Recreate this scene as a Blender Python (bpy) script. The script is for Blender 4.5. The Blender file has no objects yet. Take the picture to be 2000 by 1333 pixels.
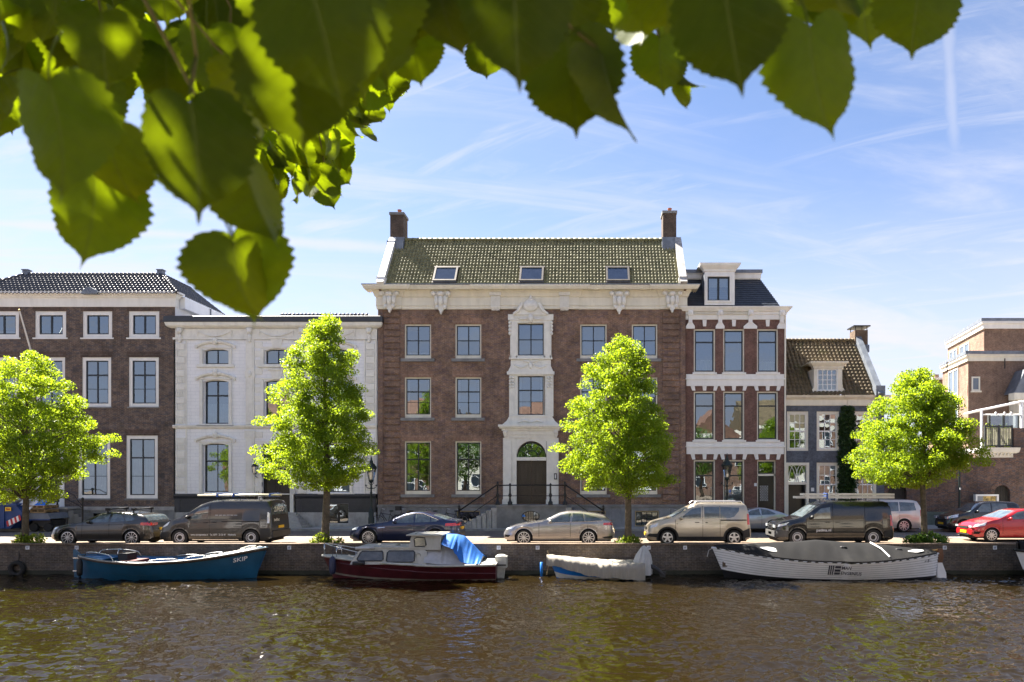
import bpy, math, random
import numpy as np
from mathutils import Matrix, Vector

random.seed(7); RNG = np.random.default_rng(7)
SC = bpy.context.scene
COL = SC.collection
R = math.radians
PI = math.pi

# ------------------------------------------------------------------ camera, sky, sun, exposure
F_PX, VX, VY, EYE = 1422.0, 1145.0, 938.0, 2.76      # focal length (px of a 2000 px wide frame), principal point, eye height
cam_d = bpy.data.cameras.new('camera'); cam = bpy.data.objects.new('camera', cam_d); COL.objects.link(cam)
cam.location = (0, 0, EYE); cam.rotation_euler = (R(90), 0, 0)
cam_d.sensor_width = 36; cam_d.lens = 36*F_PX/2000
cam_d.shift_x = -(VX-1000)/2000; cam_d.shift_y = (VY-666.5)/2000
cam_d.clip_start = 0.05; cam_d.clip_end = 3000
cam_d.dof.use_dof = True; cam_d.dof.focus_distance = 36; cam_d.dof.aperture_fstop = 4.5
SC.camera = cam

SUN_EL, SUN_AZ = 54.0, -52.0          # azimuth measured from +Y, negative towards -X
sd = Vector((math.sin(R(SUN_AZ))*math.cos(R(SUN_EL)), math.cos(R(SUN_AZ))*math.cos(R(SUN_EL)), math.sin(R(SUN_EL))))
sun_d = bpy.data.lights.new('sun', 'SUN'); sun = bpy.data.objects.new('sun', sun_d); COL.objects.link(sun)
sun_d.energy = 5.0; sun_d.angle = R(0.53); sun_d.color = (1, .93, .82)
sun.location = sd*100; sun.rotation_euler = (-sd).to_track_quat('-Z', 'Y').to_euler()

W = bpy.data.worlds.new('World'); SC.world = W; W.use_nodes = True
nt = W.node_tree; nt.nodes.clear()
def nd(t, typ, **kw):
    n = t.nodes.new(typ)
    for k, v in kw.items():
        if k.startswith('i_'):
            key = k[2:]; key = int(key) if key.isdigit() else key.replace('_', ' ')
            n.inputs[key].default_value = v
        else: setattr(n, k, v)
    return n
def mth(t, op, a, b=None, c=None, clamp=False):
    n = t.nodes.new('ShaderNodeMath'); n.operation = op; n.use_clamp = clamp
    for i, v in enumerate((a, b, c)):
        if v is None: continue
        if isinstance(v, (int, float)): n.inputs[i].default_value = v
        else: t.links.new(v, n.inputs[i])
    return n.outputs[0]
def mixc(t, fac, a, b, mode='MIX'):
    n = t.nodes.new('ShaderNodeMix'); n.data_type = 'RGBA'; n.blend_type = mode
    for s, v in ((0, fac), (6, a), (7, b)):
        if isinstance(v, (int, float)): n.inputs[s].default_value = v
        elif isinstance(v, tuple): n.inputs[s].default_value = v if len(v) == 4 else (*v, 1)
        else: t.links.new(v, n.inputs[s])
    return n.outputs[2]
def ramp(t, fac, lo, hi, c0=0.0, c1=1.0, smooth=True):
    n = t.nodes.new('ShaderNodeMapRange'); n.interpolation_type = 'SMOOTHSTEP' if smooth else 'LINEAR'
    t.links.new(fac, n.inputs[0])
    for i, v in ((1, lo), (2, hi), (3, c0), (4, c1)): n.inputs[i].default_value = v
    return n.outputs[0]

sky = nd(nt, 'ShaderNodeTexSky', sky_type='NISHITA', sun_disc=False, sun_elevation=R(SUN_EL), sun_rotation=R(SUN_AZ),
         altitude=400, air_density=0.53, dust_density=0.35, ozone_density=2.0)
tc = nd(nt, 'ShaderNodeTexCoord'); sp = nd(nt, 'ShaderNodeSeparateXYZ'); nt.links.new(tc.outputs['Generated'], sp.inputs[0])
dx, dy, dz = sp.outputs
zz = mth(nt, 'ADD', mth(nt, 'MAXIMUM', dz, 0.0), 0.22)
cu = mth(nt, 'DIVIDE', dx, zz); cv = mth(nt, 'DIVIDE', dy, zz)
def cloud(rot, su, sv, scale, lo, hi, seed, dist=0.6):
    a, b = math.cos(rot), math.sin(rot)
    u = mth(nt, 'ADD', mth(nt, 'MULTIPLY', cu, a*su), mth(nt, 'MULTIPLY', cv, b*su))
    v = mth(nt, 'ADD', mth(nt, 'MULTIPLY', cu, -b*sv), mth(nt, 'MULTIPLY', cv, a*sv))
    cb = nd(nt, 'ShaderNodeCombineXYZ'); nt.links.new(u, cb.inputs[0]); nt.links.new(v, cb.inputs[1]); cb.inputs[2].default_value = seed
    n = nd(nt, 'ShaderNodeTexNoise', i_Scale=scale, i_Detail=9.0, i_Roughness=0.62, i_Distortion=dist); nt.links.new(cb.outputs[0], n.inputs['Vector'])
    return ramp(nt, n.outputs[0], lo, hi)
c1 = cloud(R(14), .55, 2.1, 1.5, .47, .72, 3.1, 1.2)
c2 = cloud(R(-24), .5, 2.6, 2.6, .48, .72, 9.7, 1.6)
c3 = cloud(0, .8, .8, .55, .36, .66, 5.2, .2)
cl = mth(nt, 'MULTIPLY', mth(nt, 'MAXIMUM', c1, mth(nt, 'MULTIPLY', c2, .8)), mth(nt, 'ADD', mth(nt, 'MULTIPLY', c3, .7), .3))
# two aircraft trails, anchored to sky directions
du = mth(nt, 'DIVIDE', dx, mth(nt, 'MAXIMUM', dy, 0.05)); dv = mth(nt, 'DIVIDE', dz, mth(nt, 'MAXIMUM', dy, 0.05))
def trail(ax, ay, bx, by, w, amt):
    L = math.hypot(bx-ax, by-ay); tx, ty = (bx-ax)/L, (by-ay)/L
    pu = mth(nt, 'SUBTRACT', du, ax); pv = mth(nt, 'SUBTRACT', dv, ay)
    s = mth(nt, 'ADD', mth(nt, 'MULTIPLY', pu, tx), mth(nt, 'MULTIPLY', pv, ty))
    d = mth(nt, 'ABSOLUTE', mth(nt, 'SUBTRACT', mth(nt, 'MULTIPLY', pu, ty), mth(nt, 'MULTIPLY', pv, tx)))
    n = nd(nt, 'ShaderNodeTexNoise', i_Scale=26.0, i_Detail=5.0); nt.links.new(tc.outputs['Generated'], n.inputs['Vector'])
    d = mth(nt, 'ADD', d, mth(nt, 'MULTIPLY', mth(nt, 'SUBTRACT', n.outputs[0], .5), w*1.3))
    m = ramp(nt, d, 0.0, w, 1, 0)
    m = mth(nt, 'MULTIPLY', m, mth(nt, 'MULTIPLY', ramp(nt, s, -.02, .06), ramp(nt, s, L-.25*L, L, 1, 0)))
    m = mth(nt, 'MULTIPLY', m, ramp(nt, dy, 0.02, .1))
    return mth(nt, 'MULTIPLY', m, amt)
def gno(px, py): return ((px-VX)/F_PX, (VY-py)/F_PX)
t1 = trail(*gno(1842, -60), *gno(1868, 330), .014, .42)
t2 = trail(*gno(-300, 418), *gno(1000, 500), .012, .6)
cl = mth(nt, 'MAXIMUM', cl, mth(nt, 'MAXIMUM', t1, t2))
low = ramp(nt, dz, .02, .46, .86, .0)
cl = mth(nt, 'ADD', mth(nt, 'ADD', mth(nt, 'MULTIPLY', cl, .72), mth(nt, 'MULTIPLY', c3, .20)), low, clamp=True)
SKY_S = 0.05
bgc = nd(nt, 'ShaderNodeVectorMath', operation='SCALE'); nt.links.new(sky.outputs[0], bgc.inputs[0]); bgc.inputs['Scale'].default_value = SKY_S
col = mixc(nt, cl, bgc.outputs[0], (.143, .145, .163))
bg = nd(nt, 'ShaderNodeBackground', i_Strength=1.0); nt.links.new(col, bg.inputs[0])
wo = nd(nt, 'ShaderNodeOutputWorld'); nt.links.new(bg.outputs[0], wo.inputs[0])

vs = SC.view_settings; vs.view_transform = 'Standard'; vs.look = 'None'; vs.exposure = 2.7; vs.gamma = 1.0; vs.use_curve_mapping = False
SC.render.engine = 'CYCLES'; cy = SC.cycles
cy.use_denoising = True; cy.max_bounces = 7; cy.diffuse_bounces = 3; cy.glossy_bounces = 4; cy.transmission_bounces = 4
cy.transparent_max_bounces = 10; cy.caustics_reflective = False; cy.caustics_refractive = False; cy.sample_clamp_indirect = 5; cy.sample_clamp_direct = 3.0
try: cy.denoiser = 'OPENIMAGEDENOISE'
except Exception: pass

# ------------------------------------------------------------------ pixel <-> metre helpers (measurements of the photograph at a known depth)
def X(px, Y): return (px-VX)*Y/F_PX
def Z(py, Y): return EYE+(VY-py)*Y/F_PX

# ------------------------------------------------------------------ mesh building
class MB:
    def __init__(s): s.v = []; s.f = []; s.mi = []; s.cur = 0
    def add(s, vs, fs):
        o = len(s.v); s.v.extend(tuple(map(float, p)) for p in vs)
        for f in fs: s.f.append(tuple(i+o for i in f)); s.mi.append(s.cur)
        return s
    def box(s, x0, x1, y0, y1, z0, z1):
        if x0 > x1: x0, x1 = x1, x0
        if y0 > y1: y0, y1 = y1, y0
        if z0 > z1: z0, z1 = z1, z0
        return s.add([(x0,y0,z0),(x1,y0,z0),(x1,y1,z0),(x0,y1,z0),(x0,y0,z1),(x1,y0,z1),(x1,y1,z1),(x0,y1,z1)],
                     [(0,3,2,1),(4,5,6,7),(0,1,5,4),(1,2,6,5),(2,3,7,6),(3,0,4,7)])
    def quad(s, a, b, c, d): return s.add([a,b,c,d], [(0,1,2,3)])
    def prism(s, poly, a0, a1, axis='y'):
        n = len(poly)
        def p(q, a): return (q[0], a, q[1]) if axis == 'y' else ((a, q[0], q[1]) if axis == 'x' else (q[0], q[1], a))
        return s.add([p(q, a0) for q in poly]+[p(q, a1) for q in poly],
                     [tuple(range(n)), tuple(range(2*n-1, n-1, -1))]+[(i, i+n, (i+1) % n+n, (i+1) % n) for i in range(n)])
    def tube(s, pts, r, k=6, cap=True):
        pts = [Vector(p) for p in pts]; rs = r if isinstance(r, (list, tuple)) else [r]*len(pts)
        o = len(s.v); up = Vector((0.13, 0.31, 0.94))
        for i, p in enumerate(pts):
            d = (pts[min(i+1, len(pts)-1)]-pts[max(i-1, 0)]).normalized()
            if abs(d.dot(up)) > .97: up = Vector((1, .1, .05))
            a = d.cross(up).normalized(); b = d.cross(a)
            for j in range(k):
                t = 2*PI*j/k; s.v.append(tuple(p+(a*math.cos(t)+b*math.sin(t))*rs[i]))
        for i in range(len(pts)-1):
            for j in range(k):
                s.f.append((o+i*k+j, o+i*k+(j+1) % k, o+(i+1)*k+(j+1) % k, o+(i+1)*k+j)); s.mi.append(s.cur)
        if cap:
            s.f.append(tuple(o+j for j in range(k-1, -1, -1))); s.mi.append(s.cur)
            e = o+(len(pts)-1)*k; s.f.append(tuple(e+j for j in range(k))); s.mi.append(s.cur)
        return s
    def lathe(s, prof, c, k=14, axis='z'):
        o = len(s.v)
        for r, h in prof:
            for j in range(k):
                t = 2*PI*j/k; u, w = r*math.cos(t), r*math.sin(t)
                s.v.append((c[0]+u, c[1]+w, c[2]+h) if axis == 'z' else ((c[0]+u, c[1]+h, c[2]+w) if axis == 'y' else (c[0]+h, c[1]+u, c[2]+w)))
        for i in range(len(prof)-1):
            for j in range(k):
                s.f.append((o+i*k+j, o+i*k+(j+1) % k, o+(i+1)*k+(j+1) % k, o+(i+1)*k+j)); s.mi.append(s.cur)
        return s
    def ball(s, c, rx, ry, rz, k=10, m=6):
        o = len(s.v)
        for i in range(m+1):
            a = -PI/2+PI*i/m
            for j in range(k):
                t = 2*PI*j/k; s.v.append((c[0]+rx*math.cos(a)*math.cos(t), c[1]+ry*math.cos(a)*math.sin(t), c[2]+rz*math.sin(a)))
        for i in range(m):
            for j in range(k):
                s.f.append((o+i*k+j, o+i*k+(j+1) % k, o+(i+1)*k+(j+1) % k, o+(i+1)*k+j)); s.mi.append(s.cur)
        return s
    def grid(s, P):                       # P: array [n][m] of points
        P = np.asarray(P, float); n, m = P.shape[:2]; o = len(s.v)
        s.v.extend(map(tuple, P.reshape(-1, 3)))
        for i in range(n-1):
            for j in range(m-1):
                s.f.append((o+i*m+j, o+i*m+j+1, o+(i+1)*m+j+1, o+(i+1)*m+j)); s.mi.append(s.cur)
        return s
    def build(s, name, mat, parent=None, smooth=False, fix=False):
        me = bpy.data.meshes.new(name); me.from_pydata(s.v, [], s.f)
        mats = mat if isinstance(mat, (list, tuple)) else [mat]
        for m in mats: me.materials.append(m)
        if len(mats) > 1: me.polygons.foreach_set('material_index', s.mi)
        if smooth:
            me.polygons.foreach_set('use_smooth', [True]*len(me.polygons))
            if isinstance(smooth, (int, float)) and not isinstance(smooth, bool): me.set_sharp_from_angle(angle=R(smooth))
        if fix:
            import bmesh
            bm = bmesh.new(); bm.from_mesh(me); bmesh.ops.recalc_face_normals(bm, faces=bm.faces[:]); bm.to_mesh(me); bm.free()
        me.update()
        return link(bpy.data.objects.new(name, me), parent)

ROOT_LOC = {}
def link(o, parent=None):
    COL.objects.link(o)
    if parent is not None:
        o.parent = parent
        p = parent; loc = Vector((0, 0, 0))
        while p is not None and p.name not in ROOT_LOC: p = p.parent
        if p is not None and parent.name in ROOT_LOC: o.matrix_parent_inverse = ROOT_LOC[parent.name].inverted()
    return o
def tag(o, label, cat=None, group=None, kind=None):
    if label: o['label'] = label
    if cat: o['category'] = cat
    if group: o['group'] = group
    if kind: o['kind'] = kind
    return o
def thing(name, label, cat, loc, group=None):      # an Empty at the thing's base; parts are modelled in place
    o = bpy.data.objects.new(name, None); COL.objects.link(o); o.location = loc; o.empty_display_size = .2
    ROOT_LOC[o.name] = Matrix.Translation(Vector(loc))
    return tag(o, label, cat, group)
def struct(name, mb, mat, parent=None, **k):
    o = mb.build(name, mat, parent, **k); o['kind'] = 'structure'; return o
def mesh_np(name, V, F, mat, parent=None, smooth=False):
    me = bpy.data.meshes.new(name); n = len(F); k = F.shape[1]
    me.vertices.add(len(V)); me.vertices.foreach_set('co', np.ascontiguousarray(V, np.float32).ravel())
    me.loops.add(n*k); me.loops.foreach_set('vertex_index', np.ascontiguousarray(F, np.int32).ravel())
    me.polygons.add(n); me.polygons.foreach_set('loop_start', np.arange(n, dtype=np.int32)*k)
    me.materials.append(mat); me.update(calc_edges=True); me.validate()
    if smooth: me.polygons.foreach_set('use_smooth', [True]*len(me.polygons))
    return link(bpy.data.objects.new(name, me), parent)
_fonts = {}
def text(name, body, mat, parent, origin, size, ux=(1,0,0), uz=(0,0,1), bold=0.0, shear=0.0, width=None):
    """flat print: origin = left end of the base line, ux = reading direction, uz = up"""
    cu_ = bpy.data.curves.new(name, 'FONT'); cu_.body = body; cu_.size = size; cu_.offset = bold*size; cu_.shear = shear; cu_.resolution_u = 3
    t = bpy.data.objects.new(name+'_tmp', cu_); COL.objects.link(t)
    me = bpy.data.meshes.new_from_object(t.evaluated_get(bpy.context.evaluated_depsgraph_get())); COL.objects.unlink(t); bpy.data.objects.remove(t)
    ux, uz = Vector(ux), Vector(uz); o = Vector(origin); k = 1.0
    if width and len(me.vertices):
        w = max(v.co.x for v in me.vertices); k = width/w
    for v in me.vertices: v.co = o+ux*(v.co.x*k)+uz*v.co.y
    me.materials.clear(); me.materials.append(mat); me.name = name
    return link(bpy.data.objects.new(name, me), parent)
# ------------------------------------------------------------------ materials
MATS = {}
def new_mat(name):
    m = bpy.data.materials.new(name); m.use_nodes = True; t = m.node_tree; MATS[name] = m
    return m, t, t.nodes['Principled BSDF']
def pos_uv(t, su=1.0, sv=1.0):
    g = nd(t, 'ShaderNodeNewGeometry'); s = nd(t, 'ShaderNodeSeparateXYZ'); t.links.new(g.outputs['Position'], s.inputs[0])
    u = mth(t, 'MULTIPLY', mth(t, 'ADD', s.outputs[0], s.outputs[1]), su); v = mth(t, 'MULTIPLY', s.outputs[2], sv)
    c = nd(t, 'ShaderNodeCombineXYZ'); t.links.new(u, c.inputs[0]); t.links.new(v, c.inputs[1])
    return c.outputs[0], g
def noise(t, vec, scale, detail=4.0, rough=.55, dist=0.0):
    n = nd(t, 'ShaderNodeTexNoise', i_Scale=scale, i_Detail=detail, i_Roughness=rough, i_Distortion=dist)
    if vec is not None: t.links.new(vec, n.inputs['Vector'])
    return n.outputs[0]
def position(t): return nd(t, 'ShaderNodeNewGeometry').outputs['Position']
def scaled(t, vec, sx, sy, sz):
    m = nd(t, 'ShaderNodeVectorMath', operation='MULTIPLY'); t.links.new(vec, m.inputs[0]); m.inputs[1].default_value = (sx, sy, sz); return m.outputs[0]
def bump(t, h, strength, dist, b):
    n = nd(t, 'ShaderNodeBump', i_Strength=strength, i_Distance=dist); t.links.new(h, n.inputs['Height']); t.links.new(n.outputs[0], b.inputs['Normal']); return n

def M(name, col, rough=.6, metal=0.0, spec=.4, var=.14, vs=2.5, dirt=0.0, bmp=0.0, bs=30.0, coat=0.0, streak=False, dirtcol=None):
    """plain surface: base colour, gentle large/small variation, optional stains and fine relief"""
    if name in MATS: return MATS[name]
    m, t, b = new_mat(name); p = position(t)
    b.inputs['Roughness'].default_value = rough; b.inputs['Metallic'].default_value = metal; b.inputs['Specular IOR Level'].default_value = spec
    b.inputs['Coat Weight'].default_value = coat; b.inputs['Coat Roughness'].default_value = .05
    c = (*col, 1)
    if var > 0:
        pv = scaled(t, p, 1, 1, .25) if streak else p
        f = ramp(t, noise(t, pv, vs, 6.0, .65), .3, .7)
        out = mixc(t, f, tuple(x*(1-var) for x in col), tuple(min(1, x*(1+var)) for x in col))
        if dirt > 0:
            d = ramp(t, noise(t, scaled(t, p, 1, 1, .3), 1.7, 7.0, .7), .5, .72)
            out = mixc(t, mth(t, 'MULTIPLY', d, dirt), out, dirtcol or tuple(x*.45 for x in col))
        t.links.new(out, b.inputs['Base Color'])
    else: b.inputs['Base Color'].default_value = c
    if bmp > 0: bump(t, noise(t, p, bs, 4.0), bmp, .01, b)
    return m

def brick_mat(name, c1, c2, mortar, bw=.21, rh=.066, ms=.009, stain=.5, staincol=(.05,.045,.04), purple=None, contrast=1.0, flat=False, soft=False):
    if name in MATS: return MATS[name]
    m, t, b = new_mat(name); uv, g = pos_uv(t)
    if flat:
        uv = g.outputs['Position']
    bt = nd(t, 'ShaderNodeTexBrick', offset=.5, i_Scale=1.0, i_Bias=0.0, i_Brick_Width=bw, i_Row_Height=rh, i_Mortar_Size=ms, i_Mortar_Smooth=.25)
    bt.inputs['Color1'].default_value = (*c1, 1); bt.inputs['Color2'].default_value = (*c2, 1); bt.inputs['Mortar'].default_value = (*mortar, 1)
    t.links.new(uv, bt.inputs['Vector'])
    out = bt.outputs['Color']; p = g.outputs['Position']
    if purple:
        cell = nd(t, 'ShaderNodeTexWhiteNoise', noise_dimensions='2D')
        fl = nd(t, 'ShaderNodeVectorMath', operation='FLOOR'); mp = scaled(t, uv, 1/bw, 1/rh, 1); t.links.new(mp, fl.inputs[0]); t.links.new(fl.outputs[0], cell.inputs['Vector'])
        out = mixc(t, mth(t, 'MULTIPLY', ramp(t, cell.outputs['Value'], .62, .8), .75), out, purple)
    big = ramp(t, noise(t, p, .55, 7.0, .65), .36, .66)
    out = mixc(t, mth(t, 'MULTIPLY', big, stain), out, mixc(t, .55, out, staincol))
    fine = ramp(t, noise(t, p, 9.0, 5.0, .7), .25, .75, *((.97, 1.03) if soft else (.72, 1.28)))
    mid = ramp(t, noise(t, p, 1.9, 4.0, .6), .3, .7, *((.97, 1.02) if soft else (.80, 1.18)))
    drip = ramp(t, noise(t, scaled(t, p, 2.2, 2.2, .12), 1.6, 4.0, .6), .5, .75, 1.0, .90 if soft else .82)
    fine = mth(t, 'MULTIPLY', mth(t, 'MULTIPLY', fine, mid), drip)
    sc_ = nd(t, 'ShaderNodeVectorMath', operation='SCALE'); t.links.new(out, sc_.inputs[0]); t.links.new(fine, sc_.inputs['Scale'])
    t.links.new(sc_.outputs[0], b.inputs['Base Color'])
    b.inputs['Roughness'].default_value = .85; b.inputs['Specular IOR Level'].default_value = .25
    h = mth(t, 'SUBTRACT', 1.0, bt.outputs['Fac'])
    bump(t, mth(t, 'ADD', h, mth(t, 'MULTIPLY', noise(t, p, 40.0, 3.0), .05 if soft else .4)), .35 if soft else .6, .008, b)
    return m

def glass_mat(name, refl=.25, tint=(.46,.51,.53), wavy=.05, wscale=1.3):
    m = bpy.data.materials.new(name); m.use_nodes = True; t = m.node_tree; t.nodes.clear(); MATS[name] = m
    tr = nd(t, 'ShaderNodeBsdfTransparent'); tr.inputs[0].default_value = (*tint, 1)
    gl = nd(t, 'ShaderNodeBsdfGlossy', i_Roughness=.0); gl.inputs[0].default_value = (.74,.87,1,1)
    fr = nd(t, 'ShaderNodeFresnel', i_IOR=1.5); f = mth(t, 'ADD', mth(t, 'MULTIPLY', fr.outputs[0], 1.2), refl-.05, clamp=True)
    p = position(t); b = nd(t, 'ShaderNodeBump', i_Strength=wavy, i_Distance=.05); t.links.new(noise(t, p, wscale, 2.0, .5), b.inputs['Height'])
    t.links.new(b.outputs[0], gl.inputs['Normal'])
    mx = nd(t, 'ShaderNodeMixShader'); t.links.new(f, mx.inputs[0]); t.links.new(tr.outputs[0], mx.inputs[1]); t.links.new(gl.outputs[0], mx.inputs[2])
    o = nd(t, 'ShaderNodeOutputMaterial'); t.links.new(mx.outputs[0], o.inputs[0]); return m

def leaf_mat(name, c0, c1, trans=.5, tcol=None, rough=.45, veins=False):
    m = bpy.data.materials.new(name); m.use_nodes = True; t = m.node_tree; t.nodes.clear(); MATS[name] = m
    g = nd(t, 'ShaderNodeNewGeometry'); rnd = g.outputs['Random Per Island']
    if veins: rnd = nd(t, 'ShaderNodeObjectInfo').outputs['Random']  # wide per-leaf tone range stands in for uneven light within the mass
    c = mixc(t, rnd, c0, c1)
    h = tcol or (c1[0]*1.6, c1[1]*1.5, c1[2]*.5)
    d = nd(t, 'ShaderNodeBsdfPrincipled', i_Roughness=rough); d.inputs['Specular IOR Level'].default_value = .12 if veins else .3; t.links.new(c, d.inputs['Base Color'])
    tl = nd(t, 'ShaderNodeBsdfTranslucent'); tcn = mixc(t, rnd, tuple(x*(.45 if veins else .75) for x in h), h); t.links.new(tcn, tl.inputs[0])
    if veins:
        tcv = nd(t, 'ShaderNodeUVMap'); s = nd(t, 'ShaderNodeSeparateXYZ'); t.links.new(tcv.outputs[0], s.inputs[0])
        au = mth(t, 'ABSOLUTE', s.outputs[0])
        w = mth(t, 'ABSOLUTE', mth(t, 'SUBTRACT', mth(t, 'FRACT', mth(t, 'MULTIPLY', mth(t, 'SUBTRACT', s.outputs[1], mth(t, 'MULTIPLY', au, .8)), 6.0)), .5))
        vein = mth(t, 'MAXIMUM', ramp(t, au, .0, .03, 1, 0), mth(t, 'MULTIPLY', ramp(t, w, .0, .09, 1, 0), .6))
        f = noise(t, tcv.outputs[0], 9.0, 4.0)
        k = mth(t, 'ADD', mth(t, 'SUBTRACT', 1.0, mth(t, 'MULTIPLY', vein, .35)), mth(t, 'MULTIPLY', mth(t, 'SUBTRACT', f, .5), .5))
        for src, dst in ((tcn, tl.inputs[0]),):
            q = nd(t, 'ShaderNodeVectorMath', operation='SCALE'); t.links.new(src, q.inputs[0]); t.links.new(k, q.inputs['Scale']); t.links.new(q.outputs[0], dst)
        q = mixc(t, mth(t, 'MULTIPLY', vein, .35), c, (.16,.2,.05)); t.links.new(q, d.inputs['Base Color'])
        bn = nd(t, 'ShaderNodeBump', i_Strength=.4, i_Distance=.004); t.links.new(vein, bn.inputs['Height']); t.links.new(bn.outputs[0], d.inputs['Normal'])
    mx = nd(t, 'ShaderNodeMixShader', i_Fac=trans); t.links.new(d.outputs[0], mx.inputs[1]); t.links.new(tl.outputs[0], mx.inputs[2])
    o = nd(t, 'ShaderNodeOutputMaterial'); t.links.new(mx.outputs[0], o.inputs[0]); return m

# bricks
B_LEFT = brick_mat('brick_left', (.152,.096,.072), (.115,.079,.064), (.23,.20,.17), stain=.35, purple=(.085,.078,.085))
B_MAIN = brick_mat('brick_main', (.255,.140,.088), (.180,.110,.078), (.32,.25,.195), stain=.55, purple=(.165,.115,.112))
B_LINT = brick_mat('brick_lintel', (.27,.15,.10), (.22,.125,.085), (.32,.25,.2), bw=.065, rh=.25, stain=.3)
B_NARR = brick_mat('brick_narrow', (.185,.098,.078), (.16,.088,.071), (.18,.13,.11), bw=.2, rh=.06, ms=.005, stain=.25)
B_GREY = brick_mat('brick_grey_painted', (.118,.130,.156), (.108,.12,.145), (.085,.095,.115), ms=.006, stain=.2, staincol=(.06,.065,.08))
B_YARD = brick_mat('brick_yard', (.19,.095,.06), (.12,.07,.052), (.21,.18,.15), stain=.6, purple=(.09,.08,.085))
B_TALL = brick_mat('brick_tall', (.235,.135,.092), (.185,.11,.08), (.26,.22,.18), stain=.3)
B_QUAY = brick_mat('brick_quay', (.135,.098,.072), (.085,.066,.052), (.19,.165,.135), stain=.8, staincol=(.03,.03,.024), purple=(.12,.10,.09))
B_ACROSS = brick_mat('brick_across', (.24,.13,.085), (.19,.105,.07), (.27,.23,.19), stain=.3)
# paints, stone, metal
WHITE = M('white_paint', (.80,.79,.76), .5, var=.05, dirt=.18, streak=True)
WALLW = M('white_masonry', (.84,.84,.85), .6, var=.04, dirt=.12, bmp=.15, bs=14)
CREAM = M('cream_paint', (.74,.70,.59), .5, var=.06, dirt=.25, streak=True)
STONE_W = M('painted_stone', (.76,.745,.69), .6, var=.07, dirt=.3, bmp=.25, bs=20)
DARKGR = M('dark_sash_paint', (.016,.022,.028), .35, var=.1)
CHAR = M('charcoal_plinth', (.035,.038,.045), .5, var=.12)
STONE = M('blue_stone', (.20,.20,.20), .7, var=.25, vs=1.2, dirt=.5, bmp=.3)
STONE_L = M('light_stone', (.36,.35,.335), .7, var=.2, dirt=.45, bmp=.3)
LEAD = M('lead_flashing', (.17,.19,.22), .45, metal=.3, var=.2)
IRON = M('black_iron', (.012,.012,.013), .4, var=.1)
GREENIRON = M('lamp_green_iron', (.012,.022,.02), .4, var=.1)
DOORB = M('dark_brown_door', (.03,.021,.016), .35, var=.2)
BLACKP = M('black_door', (.012,.012,.014), .3, var=.1)
T_OLIVE = M('olive_roof_tile', (.185,.176,.092), .6, spec=.3, var=.35, vs=3.5, dirt=.6, dirtcol=(.075,.085,.028))
T_BLACK = M('black_glazed_tile', (.03,.03,.032), .22, spec=.8, var=.25)
T_BROWN = M('brown_roof_tile', (.112,.083,.046), .65, spec=.3, var=.4, vs=4.0, dirt=.7, dirtcol=(.09,.085,.03))
T_RED = M('red_roof_tile', (.16,.085,.055), .6, var=.3)
SLATE = M('slate', (.032,.038,.050), .4, spec=.6, var=.3, vs=5.0)
GLASS = glass_mat('window_glass')
GLASS_S = glass_mat('skylight_glass', .13, (.8,.8,.82), .02)
LAMPGL = glass_mat('lantern_glass', .25, (.9,.9,.88), .02)
ROOM = M('room_wall', (.16,.14,.12), .9, var=.1)
CURT = M('sheer_curtain', (.62,.60,.55), .9, var=.08)
BLIND = M('white_blind', (.70,.70,.70), .8, var=.03)
WARMC = M('ochre_curtain', (.45,.36,.20), .9, var=.15)
BARK = M('bark', (.105,.082,.055), .9, var=.35, vs=6, bmp=.8, bs=18, dirt=.5, dirtcol=(.06,.07,.03))
POT = M('terracotta', (.33,.11,.06), .8, var=.2)
PLATEW = M('white_number_plate', (.7,.71,.72), .4, var=.04)
INK = M('dark_print', (.03,.03,.05), .5, var=0)
WPRINT = M('white_print', (.78,.78,.78), .5, var=0)
GPRINT = M('grey_print', (.38,.38,.38), .5, var=0)
YPLATE = M('yellow_plate', (.75,.45,.01), .4, var=.03)
ASPHALT = brick_mat('street_clinkers', (.20,.175,.16), (.17,.15,.14), (.12,.11,.10), bw=.2, rh=.1, ms=.008, stain=.4, flat=True)
PAVE = brick_mat('pavement_clinkers', (.205,.150,.105), (.18,.133,.095), (.13,.10,.075), bw=.2, rh=.1, ms=.008, stain=.3, flat=True)
KERB = M('granite_kerb', (.27,.26,.25), .8, var=.2, dirt=.4, bmp=.3)
# ------------------------------------------------------------------ setting: canal, quays, street
WZ, QY, CZ = -1.05, 29.4, .19          # water level, quay edge, top of the coping
def water_mat():
    m, t, b = new_mat('canal_water'); p = position(t)
    b.inputs['Base Color'].default_value = (.0098,.0064,.0017,1); b.inputs['Roughness'].default_value = .03; b.inputs['IOR'].default_value = 1.33
    b.inputs['Specular IOR Level'].default_value = .5
    a = noise(t, scaled(t, p, .6, 1.3, 1), 0.75, 2.0, .5, .4)
    c = noise(t, scaled(t, p, .85, .9, 1), 3.2, 2.0, .5, .5)
    e = noise(t, scaled(t, p, .9, .9, 1), 7.5, 2.0, .5, .3)
    g = ramp(t, noise(t, scaled(t, p, .3, .5, 1), .35, 2.0), .3, .7, .45, 1.0)
    h = mth(t, 'ADD', mth(t, 'MULTIPLY', mth(t, 'MULTIPLY', c, g), .006), mth(t, 'MULTIPLY', e, .006))
    bump(t, h, 1.0, 1.0, b)
    return m
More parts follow.
